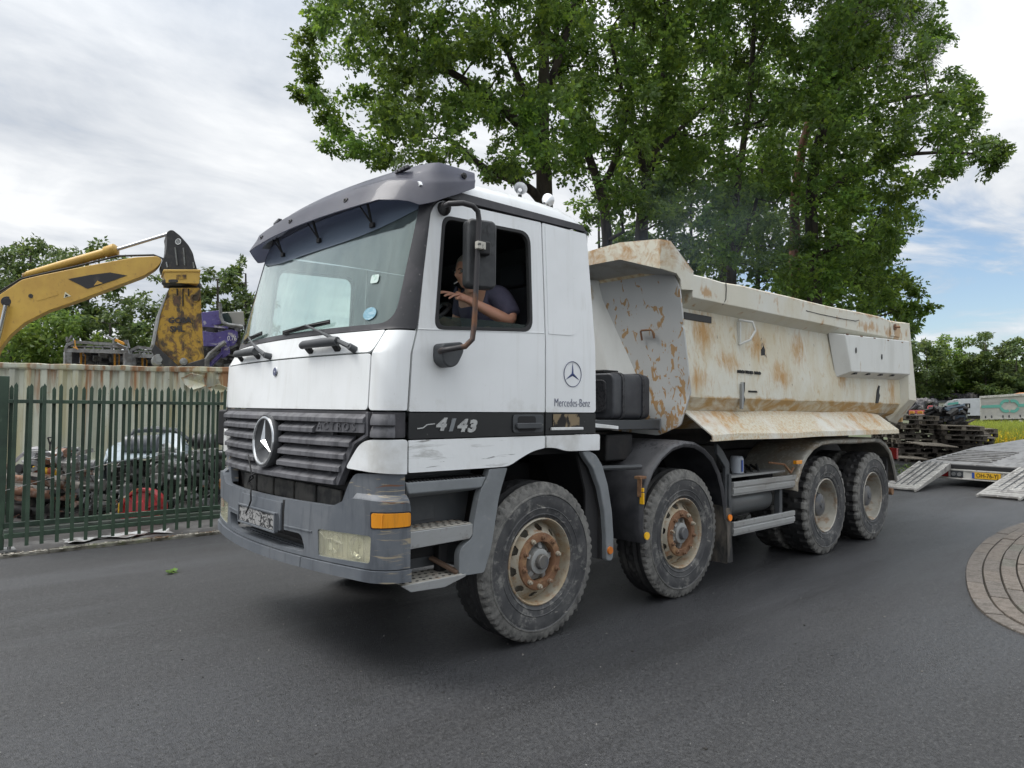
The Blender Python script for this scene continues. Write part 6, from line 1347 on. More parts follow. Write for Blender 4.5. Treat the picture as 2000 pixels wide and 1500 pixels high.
# grass field with yellow flowers, far right
def blades(name, n, area, h, w, m, seed, parent=None):
    g = np.random.default_rng(seed); P = []
    while len(P) < n:
        u, d = g.uniform(*area[0]), g.uniform(area[1][0]**.5, area[1][1]**.5)**2; q = sight(u, 800, d); P.append((q.x, q.y))
    P = np.array(P); a = g.uniform(0, 2*pi, n); hh = h*(.5+.8*g.random(n)); lean = g.normal(size=(n, 2))*.3; V = np.zeros((n, 3, 3)); V[:, 0, :2] = P+np.stack([np.cos(a), np.sin(a)], 1)*w; V[:, 1, :2] = P-np.stack([np.cos(a), np.sin(a)], 1)*w; V[:, 2, :2] = P+lean*hh[:, None]; V[:, 2, 2] = hh
    me = bpy.data.meshes.new(name); me.from_pydata(V.reshape(-1, 3).tolist(), [], np.arange(n*3).reshape(-1, 3).tolist()); return link(name, me, m)
tag(blades('tall_grass', 30000, ((1850, 2120), (27, 70)), .85, .03, leaf_material('grass_blade', (.20, .26, .05), .5, .5, .5), 5), 'tall yellowish green grass between the pallets and the parked trailer', 'grass', kind='stuff')
g = np.random.default_rng(8); cl = []
for _ in range(800):
    u, d = g.uniform(1885, 2060), g.uniform(27, 34); q = sight(u, 800, d); cl.append((q.x, q.y, g.uniform(.25, .62)))
cl = np.array([p for p in cl if g.random() < .9])
fl = link('yellow_flowers', leaves_mesh('yellow_flowers', cl, np.full(len(cl), .25), 22, .10, g, SIMPLE, .5), leaf_material('flower_yellow', (.62, .50, .03), .3, .1, .3)); tag(fl, 'patch of bright yellow wild flowers in front of the tall grass', 'flowers', kind='stuff')
for k, (u, d, h) in enumerate(((1905, 24, .9), (1850, 17.5, .35), (1768, 17.2, .4), (1780, 17.4, .35))):
    p = groundat(u, d); leafy('weed', (p[0], p[1], 0), ['tall dark weed at the left edge of the yellow flowers', 'small bright weed between the pallets and the trailer deck', 'leafy weed beside the left loading ramp', 'low weed under the pallet stack by the truck tail'][k], 'weed', 12, h, .10, (.10, .19, .03), .22, 40+k)
# ------------------------------------------------------------------ green sliding gate
green = mat('gate_green_paint', (0.050, 0.088, 0.056), 0.5, layers=[dict(c=(.028, .045, .034), s=3, lo=.40, hi=.62, amt=.8), dict(c=(.15, .18, .13), s=20, st=(1, 1, .3), lo=.62, hi=.72, amt=.5)])
gate = thing('sliding_gate', 'long dark green steel palisade gate across the scrap yard entrance', 'gate')
YG, YR = 4.40, 4.60
gp = rounded(-.017, .017, 0, 1, .0, 1)
mb = MB(); mb.prism([(-.018, .065), (.018, .065), (.018, 1.765), (0, 1.80), (-.018, 1.765)], 1, -.005, .005); pm_ = mb.mesh('pale')
mb = MB(); mb.prism([(-.018, .30), (.018, .30), (.018, 1.745), (0, 1.78), (-.018, 1.745)], 1, -.005, .005); pr_ = mb.mesh('pale')
k = 0
x = -2.303
while x < 7.6:
    for me, dx, yy in ((pm_, 0, YG), (pr_, -.013, YR)):
        o = link('pale', me, green, gate, (x+dx+RND.uniform(-.003, .003), yy, RND.uniform(-.006, .008))); o.rotation_euler = (0, RND.gauss(0, .005), RND.uniform(-.08, .08))
    x += .1372
for (nm, ya, yb, za, zb) in (('top_rail', YG+.006, YG+.05, 1.585, 1.625), ('top_rail', YR-.05, YR-.006, 1.585, 1.625), ('bottom_rail', YG+.006, YG+.06, .155, .205), ('bottom_rail', YR-.06, YR-.006, .245, .30)):
    mb = MB(); mb.bx(-2.36, 7.7, ya, yb, za, zb); obj(nm, mb, green, gate, bevel=.004)
mb = MB(); mb.bx(-2.36, 7.7, YG+.062, YR-.062, .17, .24); obj('beam_top', mb, mat('worn_beam', (.075, .095, .075), .5, layers=[dict(c=(.15, .16, .15), s=5, st=(.15, 1, 1), lo=.45, hi=.6, amt=.9), dict(c=(.03, .035, .03), s=8, st=(.2, 1, 1), lo=.55, hi=.65)]), gate, bevel=.004)
for x in (-1.3, 1.5, 4.3): mb = MB(); mb.bx(x, x+.06, YG+.062, YR-.062, 1.59, 1.62); obj('cross_tie', mb, green, gate)
post = thing('gate_post', 'thick dark green gate post at the very left edge', 'post', (-2.40, 4.60, 0)); mb = MB(); mb.bx(-.06, .055, -.06, .06, 0, 1.875); obj('post_shaft', mb, green, post, bevel=.006)
mb = MB(); mb.bx(-.10, .16, -.12, .10, 0, .02); mb.cyl((.10, -.06, .02), (.10, -.06, .05), .018, 8); obj('base_plate', mb, 'steel', post)
w_ = MB(); w_.tube([(-2.36, 4.46, .66), (-1.9, 4.47, .78), (-1.4, 4.47, .90), (-.9, 4.47, .985), (-.3, 4.47, 1.03), (.4, 4.47, 1.07)], .003, 5); wi = obj('loose_wire', w_, 'steel'); tag(wi, 'thin pale wire strung diagonally along the inside of the green gate', 'wire')

# ------------------------------------------------------------------ long cream container
cont = thing('scrap_container', 'long open-topped cream corrugated container streaked with rust behind the gate', 'container', (3.5, 14.5, 0))
A, Bp = Vector((-4.4, 18.78)), Vector((6.6, 12.92)); dv = (Bp-A).normalized(); nv = Vector((-dv.y, dv.x)); nv = -nv if nv.y > 0 else nv   # towards camera
LN = (Bp-A).length; cream = mat('container_cream', (0.55, 0.56, 0.46), .6, layers=[
    dict(c=(.42, .44, .36), s=1.2, lo=.4, hi=.65, amt=.7), dict(c=(.50, .44, .22), s=2.2, st=(1, 1, .12), lo=.50, hi=.62, amt=.6, off=(3, 3, 3)), dict(c=(.30, .31, .27), s=2.6, st=(1, 1, .1), lo=.54, hi=.66, amt=.6, off=(13, 3, 3)),
    dict(c=(.30, .13, .045), s=3.4, st=(1, 1, .09), dist=.5, lo=.46, hi=.58, amt=.9, ax=(2, 1.2, 2.6), axs=.14), dict(c=(.36, .20, .08), s=5, st=(1, 1, .5), lo=.56, hi=.64, amt=.9, ax=(2, 2.3, 2.62), axs=.12), dict(c=(.05, .04, .03), s=20, lo=.68, hi=.71)], bump=(3, .3, .03))
def cpt(s_, o, z): p = A+dv*s_+nv*o-Vector((3.5, 14.5)); return (p.x, p.y, z)
mb = MB(); rings = []; s_ = 0; rr = random.Random(12); k = 0
zl = [.15, .8, 1.5, 2.0, 2.3, 2.46]
def dent(s0, z):   # crumpled area near the right end
    return .10*math.exp(-((s0-8.75)/.5)**2-((z-2.15)/.28)**2)*sin(s0*9+z*7)+.03*math.exp(-((s0-8.4)/1.2)**2)*sin(s0*5+z*3)
while s_ < LN:
    for ds, o in ((0, 0), (.09, 0), (.16, -.09), (.26, -.09), (.33, 0)):
        if s_+ds <= LN: rings.append([cpt(s_+ds, o+rr.uniform(-.004, .004)+dent(s_+ds, z), z) for z in zl])
    s_ += .36
mb.loft(rings, closed=False); obj('corrugated_side', mb, cream, cont, solid=-.01, angle=25)
mb = MB(); rings = []
for i in range(45):
    s_ = LN*i/44; w = rr.uniform(-.012, .012)+.02*math.exp(-((s_-8.75)/.5)**2); rings.append([cpt(s_, .03, 2.46), cpt(s_, .05+w*.5, 2.50), cpt(s_, .05, 2.585+w), cpt(s_, -.06, 2.60+w), cpt(s_, -.08, 2.46)])
mb.loft(rings); obj('top_rim', mb, cream, cont, angle=30)
mb = MB(); mb.loft([[cpt(0, .05, 0), cpt(0, .05, .16), cpt(0, -2.3, .16), cpt(0, -2.3, 0)], [cpt(LN, .05, 0), cpt(LN, .05, .16), cpt(LN, -2.3, .16), cpt(LN, -2.3, 0)]]); obj('floor_frame', mb, cream, cont)
for e in (0, LN): mb = MB(); mb.loft([[cpt(e, 0, .15), cpt(e, 0, 2.58), cpt(e, -2.3, 2.58), cpt(e, -2.3, .15)], [cpt(e+(.06 if e == 0 else -.06), 0, .15), cpt(e+(.06 if e == 0 else -.06), 0, 2.58), cpt(e+(.06 if e == 0 else -.06), -2.3, 2.58), cpt(e+(.06 if e == 0 else -.06), -2.3, .15)]]); obj('end_wall', mb, cream, cont)
mb = MB(); mb.loft([[cpt(0, -2.3, .15), cpt(0, -2.3, 2.55), cpt(0, -2.36, 2.55), cpt(0, -2.36, .15)], [cpt(LN, -2.3, .15), cpt(LN, -2.3, 2.55), cpt(LN, -2.36, 2.55), cpt(LN, -2.36, .15)]]); obj('back_wall', mb, cream, cont)
for pts in ([(7.95, 2.30), (8.2, 2.42), (8.55, 2.36), (8.45, 2.22), (8.6, 2.10), (8.25, 1.98), (8.05, 2.12)], [(8.6, 2.05), (8.9, 2.15), (9.25, 2.0), (9.0, 1.95), (8.8, 1.88)]):
    mb = MB(); c0 = (sum(p[0] for p in pts)/len(pts), sum(p[1] for p in pts)/len(pts)); mb.add([cpt(a, .10+.05*((i*7) % 3), z) for i, (a, z) in enumerate(pts)]+[cpt(c0[0], .03, c0[1])], [(i, (i+1) % len(pts), len(pts)) for i in range(len(pts))]); obj('torn_flap', mb, cream, cont, solid=.008)

# ------------------------------------------------------------------ scrap behind the gate
def vm_(name, c, r=.5, m=0.0, **k): return mat(name, c, r, m, **k)
SC_M = dict(dark=vm_('oily_black', (.018, .017, .017), .45, layers=[dict(c=(.07, .06, .05), s=9, lo=.5, hi=.7)], rnd=True), alu=vm_('cast_alloy', (.36, .36, .35), .4, .6, layers=[dict(c=(.10, .09, .08), s=8, lo=.45, hi=.6, m=0)], rnd=True),
    rust=vm_('scrap_rust', (.20, .10, .06), .85, layers=[dict(c=(.34, .26, .22), s=6, lo=.48, hi=.6), dict(c=(.08, .04, .03), s=9, lo=.55, hi=.65)], rnd=True), pale=vm_('peeling_pale_scrap', (.50, .45, .40), .6, layers=[dict(c=(.22, .11, .06), s=6, lo=.48, hi=.58), dict(c=(.06, .05, .05), s=11, lo=.6, hi=.66)], rnd=True),
    blue=vm_('pale_blue_bodywork', (.36, .42, .46), .4, coat=.2, layers=[dict(c=(.24, .29, .32), s=3, lo=.42, hi=.6), dict(c=(.12, .11, .10), s=7, lo=.56, hi=.7, amt=.8)]), white=vm_('white_bodywork', (.55, .56, .56), .4, coat=.2, layers=[dict(c=(.3, .3, .29), s=5, lo=.5, hi=.66)]), red=vm_('red_casting', (.33, .014, .017), .45, layers=[dict(c=(.20, .015, .02), s=5, lo=.48, hi=.62), dict(c=(.5, .3, .28), s=22, lo=.68, hi=.71)], coat=.2),
    yellow=vm_('scrap_yellow', (.65, .40, .02), .5, layers=[dict(c=(.35, .08, .05), s=4, st=(3, 1, 1), lo=.52, hi=.58)]), grey=vm_('grey_scrap', (.20, .205, .21), .5, layers=[dict(c=(.09, .09, .09), s=6, lo=.5, hi=.6)], rnd=True))
def clutter(name, label, cat, u0, u1, v0, v1, d, n, seed, cols=('dark', 'dark', 'alu', 'grey', 'rust', 'alu'), group=None, big=.16):
    """a tangle of machine parts: castings, hoses, brackets and flanges, heaped from the ground up"""
    rr = random.Random(seed); q = sight((u0+u1)/2, v1, d); t = thing(name, label, cat, (q.x, q.y, 0), 0, group); mbs = {}
    for k in range(n):
        f = rr.random(); v = v1+(v0-v1)*f; w = 1-.35*f*f; u = (u0+u1)/2+(rr.random()-.5)*(u1-u0)*w; p = sight(u, v, d+rr.uniform(-.45, .45)); p = Vector((p.x-q.x, p.y-q.y, max(.04, p.z))); c = rr.choice(cols); mb = mbs.setdefault(c, MB())
        R = Matrix.Rotation(rr.uniform(0, 6), 3, 'Z')@Matrix.Rotation(rr.uniform(-.6, .6), 3, 'X'); s_ = big*rr.uniform(.35, 1); ty = rr.random()
        if ty < .28: mb.box(p, (s_, s_*rr.uniform(.4, .9), s_*rr.uniform(.3, .8)), R)
        elif ty < .50: dd = R@Vector((1, 0, 0))*s_*.5; mb.cyl(p-dd, p+dd, s_*rr.uniform(.18, .45), 12)
        elif ty < .62: dd = R@Vector((1, 0, 0))*s_*.12; mb.tube([p-dd, p-dd*.4, p+dd*.4, p+dd], [s_*.30, s_*.55, s_*.55, s_*.25], 14)
        elif ty < .90:
            a = p; pts = [a]; dd = R@Vector((1, 0, 0))
            for _ in range(5): dd = (dd+Vector((rr.uniform(-.6, .6), rr.uniform(-.6, .6), rr.uniform(-.6, .4)))).normalized(); pts.append(pts[-1]+dd*s_*.45)
            pts = [Vector((x_.x, x_.y, max(.03, x_.z))) for x_ in pts]; mb.tube(pts, rr.choice((.006, .010, .018)), 6)
        else: mb.bar(p, p+R@Vector((1, 0, .2))*s_*1.6, .03, .05)
    for c, mb in mbs.items(): o = obj({'dark': 'oily_parts', 'alu': 'alloy_parts', 'rust': 'rusty_parts', 'grey': 'grey_parts', 'pale': 'pale_parts', 'white': 'white_parts', 'blue': 'blue_parts', 'yellow': 'yellow_parts'}[c], mb, SC_M[c], t, angle=40)['kind'] = 'stuff'
    return t
def px(u, v, d): return sight(u, v, d)
# engine heap at the left
clutter('engine_heap', 'heap of dismantled car engines on top of the rusty pipes at the left', 'engine', 52, 176, 884, 935, 9.6, 150, 21, ('alu', 'alu', 'dark', 'rust', 'pale', 'grey'), big=.20)
clutter('axle_heap', 'pile of dark axles and castings under the engines behind the gate posts', 'scrap metal', 0, 180, 960, 1022, 9.9, 120, 22, ('dark', 'dark', 'dark', 'rust'), big=.30)
clutter('radiator_heap', 'tangle of bent radiators and brackets right of the red housing', 'scrap metal', 355, 445, 880, 1010, 10.6, 170, 23, ('dark', 'alu', 'grey', 'dark'), big=.22)
clutter('gearbox_heap', 'gearboxes and wiring piled under the pale blue bonnet', 'scrap metal', 205, 345, 900, 1000, 10.7, 190, 24, ('dark', 'dark', 'grey', 'alu', 'dark'), big=.20)
clutter('bracket_heap', 'loose brackets and hoses lying between the engines and the pale blue bonnet', 'scrap metal', 150, 212, 930, 1018, 10.0, 80, 25, ('dark', 'pale', 'grey', 'alu'), big=.20)
clutter('alloy_heap', 'pale cast alloy engine covers heaped on the pale blue bonnet', 'engine', 306, 352, 878, 936, 10.3, 46, 27, ('alu', 'alu', 'grey', 'white'), big=.20)
clutter('far_heap', 'dark jumble of parts lying behind the radiator tangle next to the bumper', 'scrap metal', 385, 470, 900, 1000, 11.6, 110, 26, ('dark', 'rust', 'grey'), big=.25)
def pipe(name, label, cat, a, b, r, m, n=14): 
    t = thing(name, label, cat, (a.x, a.y, 0)); mb = MB(); o = Vector((a.x, a.y, 0)); mb.tube([a-o, b-o], r, n); obj('pipe_wall', mb, m, t); mb = MB(); d = (b-a).normalized(); mb.tube([a-o-d*.003, a-o+d*.002], r*.86, n); mb.tube([b-o-d*.002, b-o+d*.003], r*.86, n); obj('pipe_bore', mb, 'black', t); return t
pipe('steel_pipe', 'brown and white flaking pipe, second from the top of the left stack', 'pipe', px(-30, 928, 9.3), px(155, 950, 9.7), .055, SC_M['pale'])
pipe('steel_pipe', 'orange-rusted pipe below the flaking one in the left stack', 'pipe', px(-30, 952, 9.2), px(150, 972, 9.6), .060, SC_M['rust'])
pipe('steel_pipe', 'long dark pipe lying lowest in the left stack', 'pipe', px(-30, 990, 9.2), px(140, 1003, 9.7), .085, SC_M['dark'])
pipe('steel_pipe', 'thin reddish pipe end sticking out at the far left top', 'pipe', px(-20, 903, 9.3), px(32, 916, 9.3), .035, SC_M['rust'])
pipe('yellow_roller', 'yellow and red striped roller lying in front of the engines', 'roller', px(62, 918, 9.15), px(116, 923, 9.35), .055, SC_M['yellow'])
pipe('black_pipe_end', 'short black pipe with an open end left of the yellow roller', 'pipe', px(36, 915, 9.0), px(62, 916, 9.2), .060, SC_M['dark'])
# grey wheel-arch trim over the engine heap
t = thing('wheel_arch_trim', 'curved grey plastic wheel-arch trim lying over the engine heap', 'car part', tuple(px(75, 950, 9.9).xy)+(0,)); o0 = Vector((t.location.x, t.location.y, 0)); mb = MB(); rings = []
for k in range(13):
    f = k/12; u = 34+(122-34)*f; v = 900-24*sin(pi*min(1, f*1.1+.02))**.8+(3 if f > .5 else 0); p = px(u, v, 9.9)-o0; rings.append([p+Vector((0, 0, .03)), p+Vector((-.05, -.10, .0)), p+Vector((-.05, -.10, -.06)), p+Vector((0, 0, -.03))])
mb.loft(rings); obj('trim_shell', mb, mat('trim_grey', (.26, .25, .26), .6), t)
t = thing('garden_spade', 'upright black D-shaped spade handle standing in the engine heap', 'spade', tuple(px(98, 950, 10).xy)+(0,)); o0 = Vector((t.location.x, t.location.y, 0)); mb = MB(); c = px(98, 862, 10)-o0; R2 = _r
mb.tube([c+_r*-.035+Vector((0, 0, .055)), c+_r*.035+Vector((0, 0, .055))], .010, 8); mb.tube([c+_r*-.035+Vector((0, 0, .055)), c+Vector((0, 0, -.05)), c+Vector((0, 0, -.7))], .011, 8); mb.tube([c+_r*.035+Vector((0, 0, .055)), c+Vector((0, 0, -.05))], .010, 8); obj('spade_handle', mb, 'black', t)
# pale blue bonnet and doors
t = thing('car_bonnet', 'crumpled pale blue car bonnet and wing leaning over the heap in the middle', 'car part', tuple(px(250, 1000, 10.4).xy)+(0,)); o0 = Vector((t.location.x, t.location.y, 0))
def curved(pts_uvd, m, name, parent, o0, th=.02, ang=40):
    """strip of bodywork: list of rows, each row a list of (u,v,d)"""
    mb = MB(); mb.loft([[px(*q)-o0 for q in row] for row in pts_uvd], closed=False); return obj(name, mb, m, parent, solid=th, angle=ang)
curved([[(206, 900, 10.3), (208, 950, 10.3), (212, 1010, 10.3)], [(212, 878, 10.5), (196, 950, 10.2), (196, 1012, 10.2)], [(235, 866, 10.7), (204, 904, 10.2), (196, 930, 10.1)]], SC_M['blue'], 'wing_panel', t, o0)
curved([[(206, 885, 10.2), (212, 900, 10.0), (208, 905, 9.9)], [(225, 868, 10.6), (232, 893, 10.2), (232, 902, 10.0)], [(250, 862, 11.0), (262, 890, 10.3), (265, 898, 10.1)], [(300, 858, 11.2), (300, 888, 10.4), (305, 894, 10.2)], [(345, 862, 11), (345, 886, 10.4), (352, 890, 10.2)]], SC_M['blue'], 'bonnet_panel', t, o0)
t = thing('car_quarter', 'tall pale silver rear quarter of a car standing on end behind the gate', 'car part', tuple(px(350, 1000, 10.9).xy)+(0,)); o0 = Vector((t.location.x, t.location.y, 0))
curved([[(300, 852, 11.2), (308, 880, 10.8), (318, 935, 10.7)], [(330, 846, 11.0), (335, 880, 10.6), (338, 936, 10.6)], [(352, 850, 10.9), (356, 885, 10.5), (362, 938, 10.5)], [(366, 870, 11), (370, 900, 10.7), (372, 940, 10.7)]], SC_M['blue'], 'quarter_panel', t, o0)
curved([[(318, 868, 10.6), (322, 890, 10.5)], [(330, 864, 10.5), (338, 892, 10.4)], [(336, 872, 10.5), (340, 890, 10.4)]], SC_M['white'], 'white_patch', t, o0)
mb = MB(); mb.tube([px(248, 860, 10.9)-o0, px(262, 842, 11)-o0, px(300, 838, 11.1)-o0, px(345, 842, 11)-o0, px(368, 858, 11)-o0, px(364, 868, 11)-o0], [.02, .035, .05, .045, .03, .01], 8); obj('black_trim_arc', mb, 'dark_grey', t)
def drum(name, label, cat, u0, u1, v, d, r, m, bands=3):
    a, b = px(u0, v, d), px(u1, v, d+.1); t = thing(name, label, cat, (a.x, a.y, 0)); o = Vector((a.x, a.y, 0)); d_ = (b-a); L_ = d_.length; dn = d_/L_; mb = MB(); pts = [(0, .75), (.03, .95), (.06, 1), (.94, 1), (.97, .95), (1, .75)]; mb.tube([a-o+d_*f for f, _ in pts], [r*s for _, s in pts], 24); obj('drum_shell', mb, m, t)
    for k in range(bands): f = (k+1)/(bands+1); mb = MB(); mb.tube([a-o+d_*(f-.02), a-o+d_*(f+.02)], r*1.04, 24); obj('drum_band', mb, SC_M['grey'], t)
    return t
drum('air_drum', 'dark grey banded truck air drum lying on the pale blue bonnet', 'drum', 243, 312, 868, 10.4, .135, mat('drum_grey', (.085, .09, .10), .35))
drum('air_drum', 'blackish tank behind the gate next to the far side mirror', 'drum', 376, 425, 862, 11.3, .12, SC_M['dark'])
drum('white_canister', 'white upright canister leaning in the radiator tangle', 'canister', 378, 390, 925, 10.4, .045, SC_M['white'], 0)
# red flywheel housing
c = px(278, 986, 9.3); t = thing('red_housing', 'big round bright red machine housing with bolts low behind the gate', 'machine part', (c.x, c.y, 0)); nf = Vector((-_f.x, -_f.y, .12)).normalized(); F = frame((0, 0, c.z-.06), Vector((_r.x, _r.y, 0)), nf.cross(Vector((_r.x, _r.y, 0))).normalized())
mb = MB(); mb.lathe([(.0001, .06), (.10, .06), (.12, .03), (.22, .02), (.24, .05), (.27, .05), (.285, .0), (.285, -.12)], ax=2, n=40); obj('housing_shell', place(mb, F), SC_M['red'], t)
for k in range(9):
    a = 2*pi*k/9+.4; mb = MB(); mb.lathe([(.0001, .075), (.013, .075), (.015, .05)], (.268*cos(a), .268*sin(a), 0), 2, 8); obj('housing_bolt', place(mb, F), SC_M['pale'] if k % 2 else SC_M['yellow'], t)
for a in (.3, 1.2, 2.4): mb = MB(); mb.box((.17*cos(a), .17*sin(a), .035), (.14, .02, .04), Matrix.Rotation(a, 3, 'Z')); obj('housing_rib', place(mb, F), SC_M['red'], t)
t = thing('yellow_cable', 'yellow strap end dangling left of the red housing', 'strap', tuple(px(233, 1000, 9.5).xy)+(0,)); o0 = Vector((t.location.x, t.location.y, 0)); mb = MB(); mb.tube([px(238, 978, 9.5)-o0, px(234, 985, 9.5)-o0, px(231, 1002, 9.5)-o0], [.010, .02, .008], 8); mb.tube([px(238, 978, 9.5)-o0, px(250, 966, 9.5)-o0, px(262, 957, 9.5)-o0], .006, 6); obj('strap_body', mb, SC_M['yellow'], t)
t = thing('window_frame_scrap', 'bent aluminium frame bars leaning beside the truck bumper', 'scrap metal', tuple(px(415, 1000, 10.8).xy)+(0,)); o0 = Vector((t.location.x, t.location.y, 0)); mb = MB()
for a, b in (((395, 912, 10.6), (450, 900, 10.9)), ((400, 900, 10.6), (430, 930, 10.6)), ((402, 938, 10.6), (440, 925, 10.9)), ((360, 941, 10.5), (376, 941, 10.6)), ((382, 884, 10.9), (450, 880, 11.2))): mb.bar(px(*a)-o0, px(*b)-o0, .03, .05)
obj('frame_bar', mb, SC_M['alu'], t)
t = thing('pale_ground_patch', 'crumpled pale patch lying flat on the ground under the green gate', 'plastic sheet', (-1.2, 4.75, 0)); rr = random.Random(77); mb = MB(); nx, ny = 16, 7; rows = []  # pale area on the ground, modelled as a crumpled flat mesh
for j_ in range(ny): rows.append([(-.55+1.1*i_/(nx-1)+rr.uniform(-.02, .02), (-.16+.34*j_/(ny-1))*(.7+.5*sin(i_*.9))+rr.uniform(-.01, .01), .004+abs(rr.gauss(0, .012))) for i_ in range(nx)])
mb.loft(rows, closed=False); obj('patch_skin', mb, mat('patch_pale_grey', (.42, .43, .43), .35, layers=[dict(c=(.12, .11, .10), s=5, lo=.48, hi=.62)]), t, angle=25)

# ------------------------------------------------------------------ excavator with demolition shear
D = 20.0
CAT = mat('machine_yellow', (0.58, 0.37, 0.075), .45, layers=[dict(c=(.46, .27, .06), s=1.2, lo=.4, hi=.6, amt=.7), dict(c=(.20, .11, .05), s=8, lo=.60, hi=.72, amt=.5)]); CATD = mat('scarred_yellow', (0.42, 0.25, 0.03), .6, layers=[dict(c=(.025, .022, .02), s=2.6, st=(1, 1, .7), dist=1.0, lo=.47, hi=.58, amt=.92), dict(c=(.12, .06, .03), s=7, lo=.52, hi=.6, amt=.7), dict(c=(.02, .018, .018), s=3, lo=.45, hi=.6, ax=(2, 4.2, 2.4), axs=.35)], bump=(6, .6, .03)); CATB = mat('machine_black', (.022, .022, .024), .5, layers=[dict(c=(.06, .055, .05), s=5, lo=.5, hi=.7)])
ex = thing('excavator', 'yellow excavator reaching over the container with a huge scarred demolition shear', 'excavator', (0, 0, 0))
fh = (sight(220, 600, 20)-EYE); fh.z = 0; fh = fh.normalized()   # the arm and the buses stand side-on to the road
def slab(uv, d0, th, name, m, parent=ex, bevel=.02, rd=0):
    P = round_poly(uv, rd, 3) if rd else uv; base_ = [sight(u, v, d0) for u, v in P]; mb = MB(); mb.loft([base_, [p+fh*th for p in base_]]); return obj(name, mb, m, parent, bevel=bevel)
stick = [(-90, 700), (-60, 625), (0, 575), (43, 546), (77, 538), (170, 519), (264, 502), (308, 500), (318, 508), (308, 522), (283, 538), (216, 563), (144, 590), (96, 606), (48, 630), (19, 655), (0, 680), (-25, 740), (-60, 790), (-110, 780)]
slab(stick, D-.28, .62, 'stick', CAT, rd=6)
slab([(133, 545), (175, 537), (215, 532), (248, 538), (215, 550), (171, 564)], D-.292, .01, 'black_decal', CATB, bevel=0)
slab([(183, 558), (190, 548), (201, 553)], D-.300, .01, 'decal_triangle', CAT, bevel=0)
t_ = slab([(124, 582), (127, 570), (139, 578)], D-.290, .008, 'warning_sign', mat('sign_cream', (.65, .62, .45), .5), bevel=0); slab([(127, 580), (128, 574), (134, 578)], D-.296, .005, 'warning_symbol', 'black', bevel=0)
slab([(70, 582), (112, 571), (113, 576), (72, 588)], D-.288, .006, 'serial_panel', CAT, bevel=0)
def ctube(pts, r, name, m, d=D, n=14): mb = MB(); mb.tube([sight(u, v, d) for u, v in pts], r, n); return obj(name, mb, m, ex, angle=50)
ctube([(55, 536), (120, 518), (210, 492), (222, 489)], [.10, .125, .125, .12], 'cylinder_barrel', CAT, D-.0); ctube([(205, 494), (208, 493), (226, 487), (229, 486)], [.12, .17, .17, .10], 'cylinder_gland', CAT, D)
ctube([(226, 488), (328, 457)], .048, 'cylinder_rod', mat('rod_steel', (.55, .55, .56), .28, .7), D); ctube([(48, 540), (62, 535)], .10, 'cylinder_foot', CATD, D)
for k, dy in enumerate((0, 5, 9)): ctube([(-20, 582+dy), (40, 545+dy), (60, 540+dy*.3), (150, 520), (230, 500), (262, 499), (300, 498), (318, 505), (322, 530)], .030, 'hydraulic_hose', 'rubber', D-.2+.1*k, 7)
slab([(331, 449), (338, 449), (352, 460), (368, 478), (377, 494), (380, 508), (386, 528), (318, 528), (314, 515), (322, 500), (325, 484), (326, 466), (324, 456)], D-.45, .95, 'coupler_bracket', CATB, rd=4)
for a, b in (((342, 483), (346, 518)), ((358, 484), (361, 518)), ((325, 512), (327, 522)), ((377, 512), (379, 524))): mb = MB(); mb.bar(sight(*a, D-.47), sight(*b, D-.47), .03, .03); obj('weld_bar', mb, 'steel', ex)
c = sight(348, 472, D-.462); F = frame(c, _r, Vector((0, 0, 1))); obj('round_mark', place(torus_mb(.075, .012, 20, 5), F), 'white', ex); mb = MB()
for z in (-.03, 0, .03): mb.bar(c+_r*-.05+Vector((0, 0, z)), c+_r*.05+Vector((0, 0, z-.01)), .014, .01)
obj('mark_lines', mb, 'white', ex)
slab([(320, 528), (391, 528), (391, 533), (389, 554), (324, 552), (322, 533)], D-.5, 1.05, 'rotator_box', CAT, rd=1.5); slab([(319, 526), (392, 526), (392, 531), (319, 531)], D-.53, 1.1, 'rotator_flange', CAT)
slab([(344, 537), (364, 536), (364, 545), (344, 546)], D-.512, .01, 'small_plate', CATD, bevel=0)
mb = MB(); c0 = sight(355, 556, D); mb.lathe([(.0001, .10), (.46, .10), (.52, .05), (.52, -.02), (.44, -.10), (.0001, -.10)], c0, 2, 32); obj('slew_ring', mb, CATB, ex)
slab([(331, 562), (392, 562), (394, 620), (400, 716), (346, 716), (301, 676), (300, 670), (313, 616), (322, 585)], D-.42, .84, 'shear_body', CATD, rd=3)
slab([(326, 570), (331, 562), (313, 616), (302, 676), (297, 674), (308, 614)], D-.44, .88, 'shear_edge', 'steel')
for a, b, m_ in (((346, 564), (346, 577), 'black'), ((357, 564), (357, 598), 'black'), ((368, 564), (368, 578), 'black')): mb = MB(); mb.bar(sight(*a, D-.43), sight(*b, D-.43), .05, .02); obj('shear_rib', mb, CATB, ex)
c = sight(382, 582, D-.43); F = frame(c, _r, Vector((0, 0, 1))); obj('lifting_hole', place(torus_mb(.10, .018, 24, 6), F), CATD, ex)
text('shear_lettering', 'GOSA', .21, CATB, ex, frame(sight(351, 626, D-.435), _r, (0, 0, 1)), .004, 1.15, bold=.008); text('shear_lettering', 'SHL', .21, CATB, ex, frame(sight(346, 643, D-.435), _r, (0, 0, 1)), .004, 1.15, bold=.008)
slab([(302, 672), (346, 712), (352, 724), (330, 724), (306, 700), (296, 684)], D-.50, .30, 'lower_jaw', CATB); slab([(346, 716), (400, 700), (400, 724), (346, 724)], D-.50, 1.0, 'jaw_guard', CATB)
